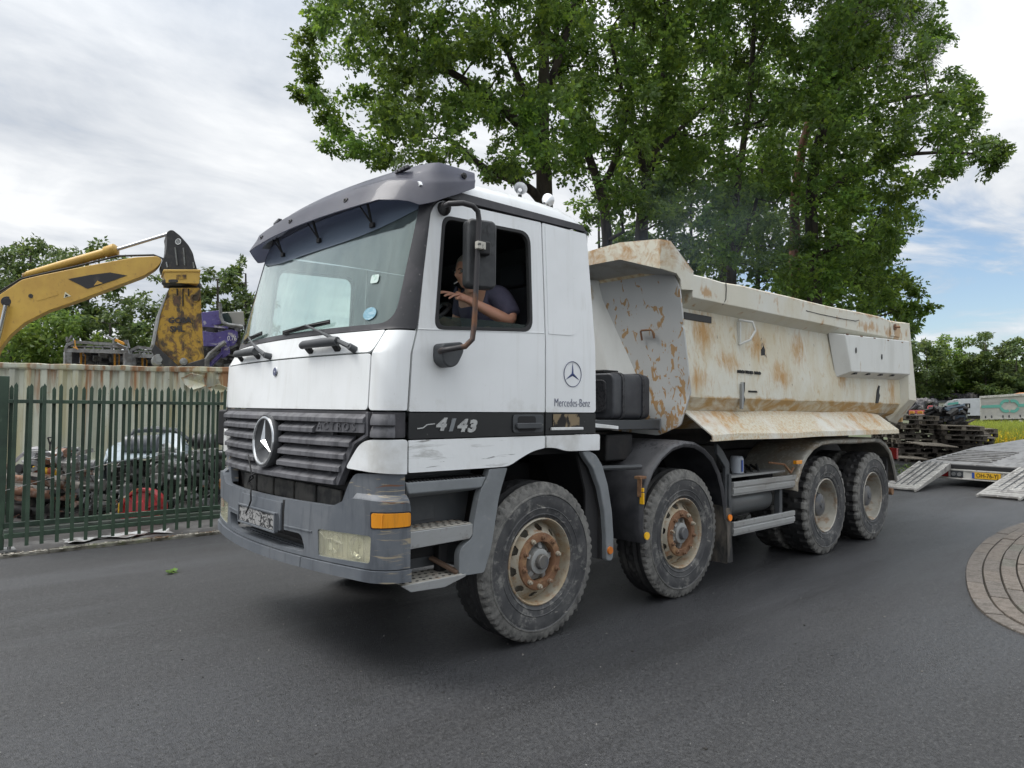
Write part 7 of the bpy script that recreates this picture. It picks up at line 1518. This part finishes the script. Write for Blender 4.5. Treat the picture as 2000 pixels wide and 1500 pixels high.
for u, v, r in ((310, 702, .15), (359, 706, .10)):
    c = sight(u, v, D-.52); mb = MB(); mb.cyl(c, c+fh*1.0, r, 20); mb.cyl(c-fh*.03, c, r*.7, 6); obj('pivot_pin', mb, 'steel', ex, bevel=.01)
c = sight(14, 589, D-.31); mb = MB(); mb.cyl(c, c+fh*.7, .15, 18); mb.cyl(c-fh*.02, c, .10, 12); obj('boss_pin', mb, CATB, ex, bevel=.01); c = sight(60, 578, D-.31); mb = MB(); mb.cyl(c, c+fh*.1, .06, 12); obj('grease_cap', mb, CATB, ex)
ctube([(12, 596), (2, 640), (-30, 760)], .06, 'bucket_cylinder', 'chrome', D-.4)
# rest of the machine stands outside the frame
b0 = sight(-330, 800, D+3); mb = MB(); q = Vector((b0.x, b0.y, 0))
for s in (-1.2, 1.2): mb.box(q+Vector((0, s, .5)), (4.4, .6, 1.0))
obj('crawler_track', mb, CATB, ex, bevel=.2); mb = MB(); mb.box(q+Vector((0, 0, 1.7)), (4.2, 2.8, 1.2)); obj('upper_structure', mb, CAT, ex, bevel=.1); mb = MB(); mb.box(q+Vector((1.2, -.9, 2.7)), (1.6, 1.0, 1.6)); obj('operator_cab', mb, CATB, ex, bevel=.08)
mb = MB(); mb.bar(q+Vector((1.5, .3, 2.0)), sight(-150, 560, D+1), .5, .8); mb.bar(sight(-150, 560, D+1), sight(-80, 720, D), .45, .7); obj('boom', mb, CAT, ex, bevel=.05)

# ------------------------------------------------------------------ wrecked buses behind the container
BF = mat('bus_frame_grey', (.26, .27, .28), .5, layers=[dict(c=(.14, .14, .14), s=4, lo=.45, hi=.6)]); BI = mat('bus_inside', (.03, .03, .035), .9, layers=[dict(c=(.09, .085, .08), s=3, lo=.5, hi=.65)]); PUR = mat('faded_purple', (.10, .085, .30), .5, layers=[dict(c=(.42, .41, .48), s=2.2, st=(1, 1, 2), dist=.6, lo=.56, hi=.62), dict(c=(.06, .04, .2), s=5, lo=.5, hi=.65)], coat=.3); OR = mat('orange_pole', (.65, .30, .03), .5)
def bus(name, label, u0, u1, vt, d, poles, seed):
    t = thing(name, label, 'bus wreck', tuple(sight((u0+u1)/2, 760, d).xy)+(0,)); o0 = Vector((t.location.x, t.location.y, 0)); S_ = lambda u, v, dd=0: sight(u, v, d+dd)-o0
    vb = 735
    for dd in (0, 1.2, 2.4):
        mb = MB()
        out_ = [(u0, vb), (u0+1, vt+18), (u0+5, vt+6), (u0+18, vt), (u1-22, vt+5), (u1-5, vt+12), (u1, vt+24), (u1, vb)]
        pts = [S_(u, v, dd) for u, v in out_]; [mb.bar(a, b, .12, .10) for a, b in zip(pts, pts[1:])]; obj('body_ring', mb, BF, t)
    mb = MB(); mb.bar(S_(u0, vt+16, -.05), S_(u1, vt+20, -.05), .05, .12)
    for k in range(6): u = u0+20+(u1-u0-35)*k/5; mb.bar(S_(u, vt+7, 0), S_(u, vt+17, -.05), .05, .05)
    for v in (vt+7, vt+12): mb.bar(S_(u0+14, v+1), S_(u1-14, v+4), .04, .04)
    obj('cross_bar', mb, BF, t); mb = MB(); mb.bar(S_(u0+4, vt+60), S_(u0+4, vt+20), .30, .2); mb.bar(S_(u1-2, vt+60), S_(u1-2, vt+22), .25, .2); obj('door_pillar', mb, BF, t)
    mb = MB(); mb.add([S_(u0, 760, 2.6), S_(u1, 760, 2.6), S_(u1, vt+16, 2.6), S_(u0, vt+14, 2.6)], [(0, 1, 2, 3)]); mb.add([S_(u0, vt+10, 0), S_(u1, vt+14, 0), S_(u1, vt+10, 2.6), S_(u0, vt+8, 2.6)], [(0, 1, 2, 3)]); obj('inside_panel', mb, BI, t, solid=.03, angle=None)
    for u in poles: mb = MB(); mb.tube([S_(u, vt+17, .3), S_(u+.5, vt+70, .3)], .035, 8); mb.tube([S_(u+8, vt+50, .6), S_(u+9, vt+26, .6), S_(u+3, vt+19, .6)], .02, 6); obj('grab_pole', mb, OR, t)
    rr = random.Random(seed); mb = MB()
    for k in range(16): p = S_(rr.uniform(u0+12, u1-12), rr.uniform(vt+22, vt+48), rr.uniform(.8, 2.2)); mb.box(p, (.25, .2, .15), Matrix.Rotation(rr.uniform(0, 3), 3, 'X'))
    obj('inside_debris', mb, SC_M['grey'], t)['kind'] = 'stuff'; return t
bus('wrecked_bus', 'grey skeleton of a stripped bus with orange poles left of the shear', 128, 250, 668, 24, (158, 224), 3)
bus('wrecked_bus', 'second stripped bus frame directly left of the shear jaw', 253, 330, 678, 24.5, (278,), 4)
t = thing('torn_bar_heap', 'bent orange and grey bars sticking up on the roof of the left bus wreck', 'scrap metal', tuple(sight(230, 700, 23.8).xy)+(2.9,)); o0 = t.location; mb = MB(); S_ = lambda u, v: sight(u, v, 23.8)-o0
for a, b, w in (((208, 656), (224, 665), .12), ((224, 660), (222, 672), .12), ((243, 664), (245, 672), .05), ((248, 664), (252, 680), .05), ((131, 658), (131, 668), .05), ((140, 656), (134, 667), .04)): mb.bar(S_(*a), S_(*b), w, .06)
obj('grey_bar', mb, BF, t); mb = MB(); mb.bar(S_(226, 664), S_(244, 672), .10, .08); mb.tube([S_(146, 664), S_(147, 676), S_(152, 682), S_(143, 678)], .02, 6); obj('orange_bar', mb, OR, t)
t = thing('crushed_bus', 'crushed purple bus body piled up between the shear and the cab', 'bus wreck', tuple(sight(430, 760, 22.5).xy)+(0,)); o0 = Vector((t.location.x, t.location.y, 0)); S_ = lambda u, v, dd=0: sight(u, v, 22.5+dd)-o0
def pslab(uv, dd, th, name, m, bevel=.02, rd=0): P = round_poly(uv, rd, 3) if rd else uv; b_ = [S_(u, v, dd) for u, v in P]; mb = MB(); mb.loft([b_, [p+fh*th for p in b_]]); return obj(name, mb, m, t, bevel=bevel)
pslab([(394, 610), (428, 606), (432, 618), (433, 632), (428, 634), (396, 637)], 0, .5, 'side_panel', PUR, rd=1); pslab([(396, 646), (420, 650), (452, 643), (465, 648), (463, 668), (455, 676), (398, 676)], -.1, .6, 'side_panel', PUR, rd=2)
pslab([(432, 672), (446, 664), (450, 690), (440, 698), (433, 700)], -.2, .1, 'torn_panel', PUR); mb = MB(); mb.tube([S_(430, 592, -.1), S_(431, 618, -.1), S_(436, 630, -.1), (S_(446, 634, -.1)), S_(475, 638, -.1)], .055, 8); mb.tube([S_(404, 715, -.3), S_(404, 703, -.3), S_(410, 692, -.3), S_(440, 668, -.3)], [.09, .09, .07, .07], 8); obj('bent_pillar', mb, BF, t)
pslab([(432, 610), (476, 608), (478, 636), (445, 634), (435, 622)], .3, .3, 'pale_panel', mat('dirty_pale_panel', (.34, .34, .31), .6)); pslab([(434, 612), (445, 610), (452, 622), (454, 632), (442, 632), (436, 624)], .26, .03, 'broken_window', mat('window_void', (.04, .06, .05), .3))
pslab([(396, 636), (470, 636), (470, 740), (396, 740)], .6, 1.2, 'crushed_core', mat('crushed_dark', (.03, .03, .032), .8, layers=[dict(c=(.12, .12, .11), s=3, lo=.5, hi=.6)])); mb = MB(); mb.bar(S_(408, 716, -.2), S_(434, 690, -.2), .12, .1); obj('torn_strut', mb, PUR, t); mb = MB(); mb.bar(S_(396, 636, -.1), S_(445, 640, -.1), .06, .06); obj('torn_strut', mb, PUR, t)
text('fleet_number', '0.76', .22, 'white', t, frame(S_(453, 661, -.125), _r, (0, 0, 1)), .004, .8)
rr = random.Random(6); mb = MB()
for k in range(40): p = S_(rr.uniform(400, 468), rr.uniform(636, 716), rr.uniform(0, .5)); mb.box(p, (rr.uniform(.05, .5), .06, rr.uniform(.04, .15)), Matrix.Rotation(rr.uniform(-.6, .6), 3, 'Y'))
obj('mangled_strips', mb, SC_M['grey'], t)['kind'] = 'stuff'
fh = (sight(1950, 800, 60)-EYE); fh.z = 0; fh = fh.normalized()
# ------------------------------------------------------------------ low-loader with ramps
DG = mat('deck_steel', (.26, .255, .25), .5, .3, layers=[dict(c=(.13, .125, .12), s=3, st=(.4, 2, 1), lo=.45, hi=.62, m=0), dict(c=(.33, .32, .30), s=8, lo=.55, hi=.65)], bump=(20, .3, .01)); WS = mat('dirty_white_steel', (.58, .57, .53), .5, layers=[dict(c=(.38, .37, .33), s=3, lo=.42, hi=.62), dict(c=(.25, .14, .08), s=10, lo=.63, hi=.68)])
ll = thing('low_loader', 'flat grey low-loader trailer seen from behind with its deck sloping up', 'trailer', (14.0, 0, 0))
# local: x back from the tail edge, y across
def LT(x, y, z): a = -.03; return (x*cos(a)-y*sin(a), x*sin(a)+y*cos(a), z)
def lbox(x0, x1, y0, y1, z0, z1, name, m, parent=ll, bevel=.008, z2=None):
    z2 = z0 if z2 is None else z2; dz = z2-z0; mb = MB(); mb.add([LT(*p) for p in ((x0, y0, z0), (x1, y0, z0+dz), (x1, y1, z0+dz), (x0, y1, z0), (x0, y0, z1), (x1, y0, z1+dz), (x1, y1, z1+dz), (x0, y1, z1))], [(0, 3, 2, 1), (4, 5, 6, 7), (0, 1, 5, 4), (1, 2, 6, 5), (2, 3, 7, 6), (3, 0, 4, 7)]); return obj(name, mb, m, parent, bevel=bevel)
YL, YRt = .74, -1.66
lbox(0, 3.6, YRt, YL, .42, .48, 'sloping_deck', DG, z2=.645); lbox(3.6, 12, YRt, YL, .60, .705, 'flat_deck', DG, z2=.80)
for k in range(7): lbox(.5+.34*k, .60+.34*k, -.45, YL-.12, .482+.0625*(.5+.34*k), .512+.0625*(.5+.34*k), 'deck_slat', DG, z2=.482+.0625*(.60+.34*k), bevel=.004)
lbox(2.0, 3.4, -1.45, -.85, .484+.0625*2.0, .490+.0625*2.0, 'deck_opening', 'black', z2=.484+.0625*3.4, bevel=0)
lbox(-.06, .02, YRt-.02, YL+.02, .15, .37, 'tail_beam', WS); lbox(-.08, .05, YRt-.02, YL+.02, .37, .46, 'rubber_edge', 'rubber')
for y in (.68, .36, .18, -.10, -.82, -.98, -1.3): lbox(-.075, -.058, y-.012, y+.012, .15, .37, 'beam_rib', WS, bevel=0)
lbox(-.085, -.05, YRt-.02, YL+.02, .335, .37, 'beam_lip', WS); lbox(-.085, -.05, YRt-.02, YL+.02, .15, .18, 'beam_lip', WS)
lbox(-.072, -.06, -.08, .16, .19, .33, 'beam_recess', 'dark_grey', bevel=0)
for y in (.50, .27): lbox(-.085, -.06, y-.07, y+.07, .195, .325, 'tail_lamp', 'red_lens')
for y in (.10, -.01): mb = MB(); c = Vector(LT(-.07, y, .26)); mb.cyl(c, c+Vector((-.03, 0, 0)), .04, 14); obj('cable_socket', mb, 'steel', ll)
npl = lbox(-.092, -.080, -.77, -.25, .195, .325, 'number_plate', mat('yellow_plate', (.78, .46, .03), .4), bevel=.003)
a_ = -.03; ey = Vector((sin(a_), -cos(a_), 0)); text('plate_text', 'OH-76-YJ', .125, mat('plate_ink', (.06, .03, .01), .5), ll, frame(LT(-.0935, -.53, .260), ey, (0, 0, 1)), .001, .80, bold=.002); lbox(-.094, -.091, -.30, -.25, .197, .323, 'plate_strip', mat('eu_blue', (.03, .09, .38), .4), ll, bevel=0)
lbox(.3, 9, -.5, .5, .25, .45, 'spine_beam', 'dark')
for x in (5.6, 6.9, 8.2):
    for y in (-1.35, .4): c = LT(x, y, .30); mb = MB(); mb.cyl(c, (c[0], c[1]+.25, c[2]), .29, 20); obj('trailer_wheel', mb, 'rubber', ll, bevel=.03)
def ramp(label, yc, tipx, w=.66, skew=0.0):
    t = thing('loading_ramp', label, 'ramp', (14.0, 0, 0), 0, None); P = lambda x, y, z: LT(x, y+skew*(x-tipx)/-tipx, z); rr = random.Random(4); L_ = -tipx
    sl = mat('ramp_alu', (.42, .41, .385), .5, .35, layers=[dict(c=(.20, .19, .18), s=5, lo=.42, hi=.62, m=0), dict(c=(.62, .6, .56), s=12, lo=.6, hi=.66)], bump=(25, .4, .01)) if 'ramp_alu' not in bpy.data.materials else bpy.data.materials['ramp_alu']
    for s in (-1, 1):
        y = yc+s*w/2; mb = MB(); mb.add([P(tipx, y-.02, .01), P(-.1, y-.02, .36), P(-.1, y+.02, .36), P(tipx, y+.02, .01), P(tipx, y-.02, .05), P(-.1, y-.02, .50), P(-.1, y+.02, .50), P(tipx, y+.02, .05)], [(0, 3, 2, 1), (4, 5, 6, 7), (0, 1, 5, 4), (1, 2, 6, 5), (2, 3, 7, 6), (3, 0, 4, 7)]); obj('ramp_cheek', mb, sl, t)
    n = 16
    for k in range(n):
        x0 = tipx+.04+(L_-.15)*k/n; x1 = x0+(L_-.15)/n*.80; f = lambda x: .045+(x-tipx)/L_*.45
        mb = MB(); mb.add([P(x0, yc-w/2, f(x0)-.02), P(x1, yc-w/2, f(x1)-.02), P(x1, yc+w/2, f(x1)-.02), P(x0, yc+w/2, f(x0)-.02), P(x0, yc-w/2, f(x0)+.012), P(x1, yc-w/2, f(x1)+.012), P(x1, yc+w/2, f(x1)+.012), P(x0, yc+w/2, f(x0)+.012)], [(0, 3, 2, 1), (4, 5, 6, 7), (0, 1, 5, 4), (1, 2, 6, 5), (2, 3, 7, 6), (3, 0, 4, 7)]); obj('ramp_slat', mb, sl, t)
    for q_ in (-.28, -.1, .1, .28):
        y = yc+q_*w; mb = MB(); mb.add([P(tipx+.25, y-.012, .108), P(-.12, y-.012, .508), P(-.12, y+.012, .508), P(tipx+.25, y+.012, .108)], [(0, 1, 2, 3)]); obj('ramp_channel', mb, 'dark_grey', t, solid=.004)
    return t
ramp('left lowered aluminium loading ramp, its foot half hidden behind the rear tyre', .46, -2.1, .60); ramp('right lowered aluminium loading ramp at the edge of the view', -1.20, -1.98, .66, -.26)

# ------------------------------------------------------------------ pallet stacks
PW = [mat('pallet_wood_%d' % k, c, .9, layers=[dict(c=(c[0]*.5, c[1]*.48, c[2]*.45), s=4, st=(.3, 1, 1), lo=.45, hi=.62)], rnd=True, var=.6) for k, c in enumerate(((.105, .092, .075), (.065, .055, .046), (.20, .175, .14)))]
bm_ = {}
def bmesh_box(key, d):
    if key not in bm_: bm_[key] = MB().box((0, 0, 0), d).mesh('board')
    return bm_[key]
def pallet_proto(mi):
    t = thing('wooden_pallet', 'p', 'pallet', (0, 0, -50))
    for y in (-.35, -.17, 0, .17, .35): link('board', bmesh_box('d%d' % mi, (1.2, .11, .022)), PW[mi], t, (0, y, .133))
    for x in (-.53, 0, .53):
        for y in (-.35, 0, .35): link('block', bmesh_box('b%d' % mi, (.13, .10, .078)), PW[mi], t, (x, y, .061))
        link('stringer', bmesh_box('s%d' % mi, (.12, .8, .020)), PW[mi], t, (x, 0, .111))
    for y in (-.35, 0, .35): link('runner', bmesh_box('r%d' % mi, (1.2, .10, .020)), PW[mi], t, (0, y, .011))
    return t
PP = [pallet_proto(0), pallet_proto(1), pallet_proto(2)]; used_p = [False]*3
stacks = [(1782, 22.6, 10, 'the left pallet stack, half behind the tailgate'), (1838, 23.2, 9, 'the middle pallet stack'), (1868, 22.2, 8, 'the pallet stack in front of the scrapped cars'), (1893, 24.5, 7, 'the right pallet stack next to the grass'), (1752, 24.0, 8, 'the pallet stack behind the rear mudguard')]
words_ = ['lowest', 'second', 'third', 'fourth', 'fifth', 'sixth', 'seventh', 'eighth', 'ninth', 'tenth']
rr = random.Random(17)
for (u, d, n, where) in stacks:
    g_ = groundat(u, d); z = 0.0; rz0 = .74+rr.uniform(-.3, .3)
    for k in range(n):
        mi = rr.choice((0, 1, 1, 0, 0, 2)) if k < n-1 else 2
        t = copy_tree(PP[mi]); t.location = (g_[0]+rr.uniform(-.12, .12), g_[1]+rr.uniform(-.12, .12), z); t.rotation_euler = (rr.uniform(-.03, .03), rr.uniform(-.03, .03), -rz0+rr.uniform(-.35, .35)); t['group'] = 'stacked wooden pallets'
        t['label'] = '%s pallet from the ground in %s' % (words_[k], where); z += .150
for t in PP:
    for c_ in list(t.children): bpy.data.objects.remove(c_)
    bpy.data.objects.remove(t)
def lean(label, u, v, d, rx, rz, mi, w=1.2, h=.8):
    p = sight(u, v, d); t = thing('loose_board_panel', label, 'board', (p.x, p.y, p.z)); t.rotation_euler = (rx, .05, rz)
    for k in range(5): link('board', bmesh_box('d%d' % mi, (1.2, .11, .022)), PW[mi], t, (0, -.3+.15*k, 0))
    return t
lean('pale wide board lying on the low pallets in front of the stacks', 1820, 868, 21.2, .1, -.6, 2); lean('weathered board slid off the front of the left stack', 1765, 893, 20.5, .05, -.75, 2); lean('slatted pallet top tipping down at the right end of the stacks', 1900, 845, 23.8, .5, -.6, 0)
# crushed cars on top of the pallets
cw = lambda name, label, u, v, d: (thing(name, label, 'car wreck', tuple(sight(u, v, d))), sight(u, v, d))
t, o0 = cw('crushed_car', 'flattened dark car wreck with a pale and turquoise roof lying on the pallets', 1850, 822, 22.5); S_ = lambda u, v, dd=0: sight(u, v, 22.5+dd)-o0
def ps(uv, dd, th, name, m, bevel=.015): b_ = [S_(u, v, dd) for u, v in uv]; mb = MB(); mb.loft([b_, [p+fh*th for p in b_]]); return obj(name, mb, m, t, bevel=bevel)
ps([(1808, 810), (1825, 806), (1845, 793), (1873, 788), (1888, 795), (1886, 820), (1878, 826), (1820, 824)], .1, 1.4, 'crushed_body', mat('wreck_dark', (.02, .024, .03), .4, layers=[dict(c=(.07, .10, .14), s=3, lo=.5, hi=.6)])); ps([(1843, 791), (1852, 783), (1872, 780), (1873, 789), (1850, 795)], 0, 1.2, 'roof_panel', SC_M['white']); ps([(1853, 787), (1872, 785), (1872, 789), (1850, 791)], -.02, .02, 'turquoise_stripe', mat('turquoise', (.12, .42, .34), .4), 0); ps([(1800, 812), (1840, 794), (1842, 797), (1812, 812)], -.1, .3, 'black_panel', 'black')
for a, b in (((1845, 798), (1884, 790)), ((1850, 806), (1880, 799)), ((1848, 800), (1876, 803))): mb = MB(); mb.bar(S_(*a, -.05), S_(*b, -.05), .05, .05); obj('bent_strut', mb, mat('strut_blue', (.16, .21, .26), .4) if 'strut_blue' not in bpy.data.materials else bpy.data.materials['strut_blue'], t)
rr = random.Random(31); mb = MB()
for k in range(60): p = S_(rr.uniform(1815, 1890), rr.uniform(796, 828), rr.uniform(-.2, .6)); mb.box(p, (rr.uniform(.08, .4), rr.uniform(.05, .2), rr.uniform(.03, .14)), Matrix.Rotation(rr.uniform(-.7, .7), 3, 'Y')@Matrix.Rotation(rr.uniform(0, 3), 3, 'Z'))
obj('mangled_parts', mb, SC_M['dark'], t)['kind'] = 'stuff'
t = thing('orange_scrap', 'orange and cream scrap boards lying on the right pallet stack', 'scrap', tuple(sight(1880, 826, 22.6))); o0 = t.location.copy(); S_ = lambda u, v, dd=0: sight(u, v, 22.6+dd)-o0; mb = MB(); mb.bar(S_(1868, 829), S_(1892, 823), .12, .03); mb.bar(S_(1885, 828), S_(1902, 819), .16, .03); obj('scrap_board', mb, PW[2], t); mb = MB(); mb.bar(S_(1866, 826), S_(1890, 829), .2, .03); obj('orange_board', mb, OR, t)
t = thing('pipe_bundle', 'red, yellow and cream sections stacked beside the tail of the tipper', 'scrap', tuple(sight(1785, 812, 25))); o0 = t.location.copy(); S_ = lambda u, v, dd=0: sight(u, v, 25+dd)-o0
for (u0, u1, v0, v1, m_) in ((1776, 1784, 803, 808, OR), (1792, 1801, 803, 808, OR), (1766, 1830, 810, 815, PW[0]), (1786, 1806, 809, 812, SC_M['pale'])): ps([(u0, v0), (u1, v0), (u1, v1), (u0, v1)], 0, .5, 'stack_section', m_, .01)

# ------------------------------------------------------------------ far vehicles
t = thing('curtain_trailer', 'big grey curtain-side trailer with a turquoise double-ring logo parked beyond the grass', 'trailer', tuple(sight(1975, 830, 82).xy)+(0,)); o0 = Vector((t.location.x, t.location.y, 0)); Dd = 82
S_ = lambda u, v, dd=0: sight(u, v, Dd+dd)-o0
CU = mat('grey_curtain', (.44, .43, .40), .6, layers=[dict(c=(.33, .32, .30), s=.4, st=(1, 1, 3), lo=.45, hi=.65), dict(c=(.5, .48, .42), s=1, lo=.5, hi=.7)], bump=(1.2, .4, .1)); TQ = mat('turquoise_print', (.13, .40, .33), .6)
ps([(1916, 776), (2075, 766), (2075, 812), (1917, 817)], 0, 2.5, 'curtain_box', CU, .02); ps([(1913, 774), (2076, 763), (2076, 768), (1913, 778)], -.15, 2.7, 'roof_edge', WS, .02); ps([(1913, 776), (1916, 776), (1917, 822), (1914, 822)], -.15, 2.6, 'front_post', WS, .02)
ps([(1917, 817), (2075, 812), (2075, 816), (1917, 820)], -.1, 2.6, 'side_rave', WS, .02); ps([(1920, 820), (2075, 816), (2075, 823), (1920, 827)], .3, 2.0, 'under_frame', 'dark', .02)
ps([(1917, 792), (1956, 790), (1956, 796), (1917, 797)], -.06, .05, 'logo_stripe', TQ, 0); ps([(1988, 789), (2075, 784), (2075, 790), (1988, 795)], -.06, .05, 'logo_stripe', TQ, 0)
def arc_uv(cu, cv, r0, r1, a0, a1, n=12): A = [radians(a0+(a1-a0)*k/n) for k in range(n+1)]; return [(cu+r1*cos(a), cv-r1*sin(a)) for a in A]+[(cu+r0*cos(a), cv-r0*sin(a)) for a in A[::-1]]
for cu in (1965, 1979): ps(arc_uv(cu, 793, 7.5, 13, 18 if cu > 1970 else 60, 120 if cu > 1970 else 162), -.06-.01*(cu > 1970), .05, 'logo_arc', TQ, 0); ps(arc_uv(cu, 793, 7.5, 13, 198 if cu < 1970 else 240, 300 if cu < 1970 else 342), -.06-.01*(cu > 1970), .05, 'logo_arc', TQ, 0)
for k in range(9): u = 1925+17*k-(k % 2)*5; mb = MB(); mb.bar(S_(u, 812-k*.5, -.1), S_(u, 817-k*.5, -.1), .12, .05); obj('curtain_strap', mb, 'dark_grey', t)
for u in (1957, 1974, 1993): c = S_(u, 826-(u-1957)*.05, -.05); mb = MB(); mb.cyl(c, c+fh*.4, .5, 20); w = obj('trailer_tyre', mb, 'rubber', t); mb = MB(); mb.cyl(c-fh*.03, c+fh*.05, .27, 16); obj('trailer_rim', mb, 'rim' if u == 1957 else WS, w)
t2 = thing('orange_tarpaulin', 'orange folded tarpaulin lying on the roof of the curtain-side trailer', 'tarpaulin', tuple(t.location)); t_keep = t; t = t2; ps([(1975, 771), (1990, 767), (2076, 762), (2076, 766), (1976, 773)], .2, 1.5, 'tarpaulin_fold', mat('tarp_orange', (.65, .30, .14), .7), .02)
t = thing('white_box_truck', 'plain white trailer body with a small dark window parked left of the curtain trailer', 'trailer', tuple(sight(1890, 830, 78).xy)+(0,)); o0 = Vector((t.location.x, t.location.y, 0)); Dd = 78
ps([(1850, 790), (1862, 780), (1880, 779), (1913, 778), (1913, 812), (1852, 812)], 0, 2.4, 'white_body', mat('greyish_white', (.52, .54, .58), .6, layers=[dict(c=(.42, .44, .47), s=.5, lo=.4, hi=.6)], bump=(.8, .3, .1)), .03); ps([(1882, 788), (1895, 788), (1895, 797), (1882, 797)], -.03, .04, 'dark_window', 'black', 0); ps([(1890, 790), (1892, 790), (1892, 795), (1890, 795)], -.06, .03, 'window_reflection', WS, 0); ps([(1852, 812), (1914, 812), (1914, 823), (1852, 823)], .2, 2.0, 'under_body', 'dark', .02)
t = thing('red_lorry', 'small faded red lorry cab standing between the tipper tail and the white trailer', 'truck', tuple(sight(1820, 825, 60).xy)+(0,)); o0 = Vector((t.location.x, t.location.y, 0)); Dd = 60; RD = mat('faded_red', (.42, .09, .10), .5)
ps([(1811, 796), (1813, 792), (1826, 792), (1829, 799), (1835, 803), (1835, 812), (1811, 812)], 0, 2.2, 'lorry_cab', RD, .05); ps([(1814, 795), (1820, 795), (1820, 800), (1814, 800)], -.03, .04, 'lorry_window', mat('lorry_glass', (.12, .13, .14), .15), 0); ps([(1822, 793), (1840, 794), (1842, 800), (1828, 800)], .2, 1.8, 'screen_glass', bpy.data.materials['lorry_glass'], .02); ps([(1775, 801), (1811, 801), (1811, 812), (1775, 812)], .2, 2.0, 'load_bed', RD, .03); ps([(1775, 812), (1838, 812), (1838, 818), (1775, 818)], .3, 1.6, 'chassis_frame', 'dark', .02)
for u in (1785, 1825): c = S_(u, 817, 0); mb = MB(); mb.cyl(c, c+fh*.35, .45, 18); obj('lorry_wheel', mb, 'rubber', t)
t = thing('cream_building', 'low cream site shed behind the red lorry', 'shed', tuple(sight(1830, 820, 95).xy)+(0,)); o0 = Vector((t.location.x, t.location.y, 0)); Dd = 95
ps([(1760, 787), (1862, 785), (1862, 820), (1760, 820)], 0, 5, 'shed_wall', mat('shed_cream', (.50, .50, .44), .7), .03); ps([(1758, 784), (1864, 782), (1864, 786), (1758, 788)], -.2, 5.5, 'shed_roof', 'dark_grey', .02)
for k, (u, v, d, lab) in enumerate(((1800, 788, 70, 'black heap of old tyres and scrap behind the red lorry'), (1850, 778, 100, 'dark line of scrapped cars on the skyline left of the white trailer'), (1895, 776, 100, 'dark line of scrapped cars above the white trailer'))):
    t = thing('tyre_heap', lab, 'scrap heap', tuple(sight(u, v+12, d).xy)+(0,)); o0 = Vector((t.location.x, t.location.y, 0)); rr = random.Random(50+k); mb = MB()
    for j in range(140 if k == 0 else 70):
        uu = u+rr.uniform(-1, 1)*(24 if k == 0 else 36); top_ = v-2 if k == 0 else v-4; vv = rr.uniform(top_, v+14 if k == 0 else v+6); c = sight(uu, vv, d+rr.uniform(-1, 1))-o0; R = Matrix.Rotation(rr.uniform(0, 3), 3, 'Z')@Matrix.Rotation(rr.uniform(0, 1.5), 3, 'X'); a = R@Vector((0, .18, 0))
        if k == 0: mb.tube([c-a, c-a*.5, c+a*.5, c+a], [.35, .5, .5, .35], 9)
        else: mb.box(c, (rr.uniform(.8, 2.8), 1, rr.uniform(.3, .7)), Matrix.Rotation(rr.uniform(-.1, .1), 3, 'Y'))
    o = obj('heaped_tyres' if k == 0 else 'car_shells', mb, mat('heap_dark_%d' % k, (.03, .03, .034), .7, layers=[dict(c=(.14, .13, .13), s=.7, lo=.52, hi=.6)]), t); o['kind'] = 'stuff'
# thin exhaust smoke drifting behind the canopy
sm = bpy.data.materials.new('exhaust_smoke'); sm.use_nodes = True; q = sm.node_tree; q.nodes.clear(); oo = q.nodes.new('ShaderNodeOutputMaterial'); pv = q.nodes.new('ShaderNodeVolumePrincipled'); pv.inputs['Color'].default_value = (.55, .68, .85, 1)
tcc = q.nodes.new('ShaderNodeTexCoord'); nz = q.nodes.new('ShaderNodeTexNoise'); nz.inputs['Scale'].default_value = .8; nz.inputs['Detail'].default_value = 3; gr_ = q.nodes.new('ShaderNodeTexGradient'); gr_.gradient_type = 'SPHERICAL'; mp = q.nodes.new('ShaderNodeMapping'); mp.inputs['Scale'].default_value = (.42, .9, .8)
q.links.new(tcc.outputs['Object'], mp.inputs[0]); q.links.new(mp.outputs[0], gr_.inputs[0]); q.links.new(tcc.outputs['Object'], nz.inputs['Vector'])
m1 = q.nodes.new('ShaderNodeMath'); m1.operation = 'MULTIPLY'; q.links.new(gr_.outputs['Fac'], m1.inputs[0]); mr = q.nodes.new('ShaderNodeMapRange'); mr.inputs[1].default_value = .38; mr.inputs[2].default_value = .65; q.links.new(nz.outputs[0], mr.inputs[0]); q.links.new(mr.outputs[0], m1.inputs[1]); m2 = q.nodes.new('ShaderNodeMath'); m2.operation = 'MULTIPLY'; m2.inputs[1].default_value = .13; q.links.new(m1.outputs[0], m2.inputs[0]); q.links.new(m2.outputs[0], pv.inputs['Density']); q.links.new(pv.outputs[0], oo.inputs['Volume'])
c = sight(1330, 460, 12.0); mb = MB(); mb.ball((0, 0, 0), 1.0, 20, 12, (2.4, 1.1, 1.2)); o = obj('exhaust_smoke', mb, sm, None, tuple(c), angle=60); o.rotation_euler = (0, 0, -YAW); tag(o, 'faint bluish exhaust smoke drifting behind the tipper canopy', 'smoke', kind='stuff')
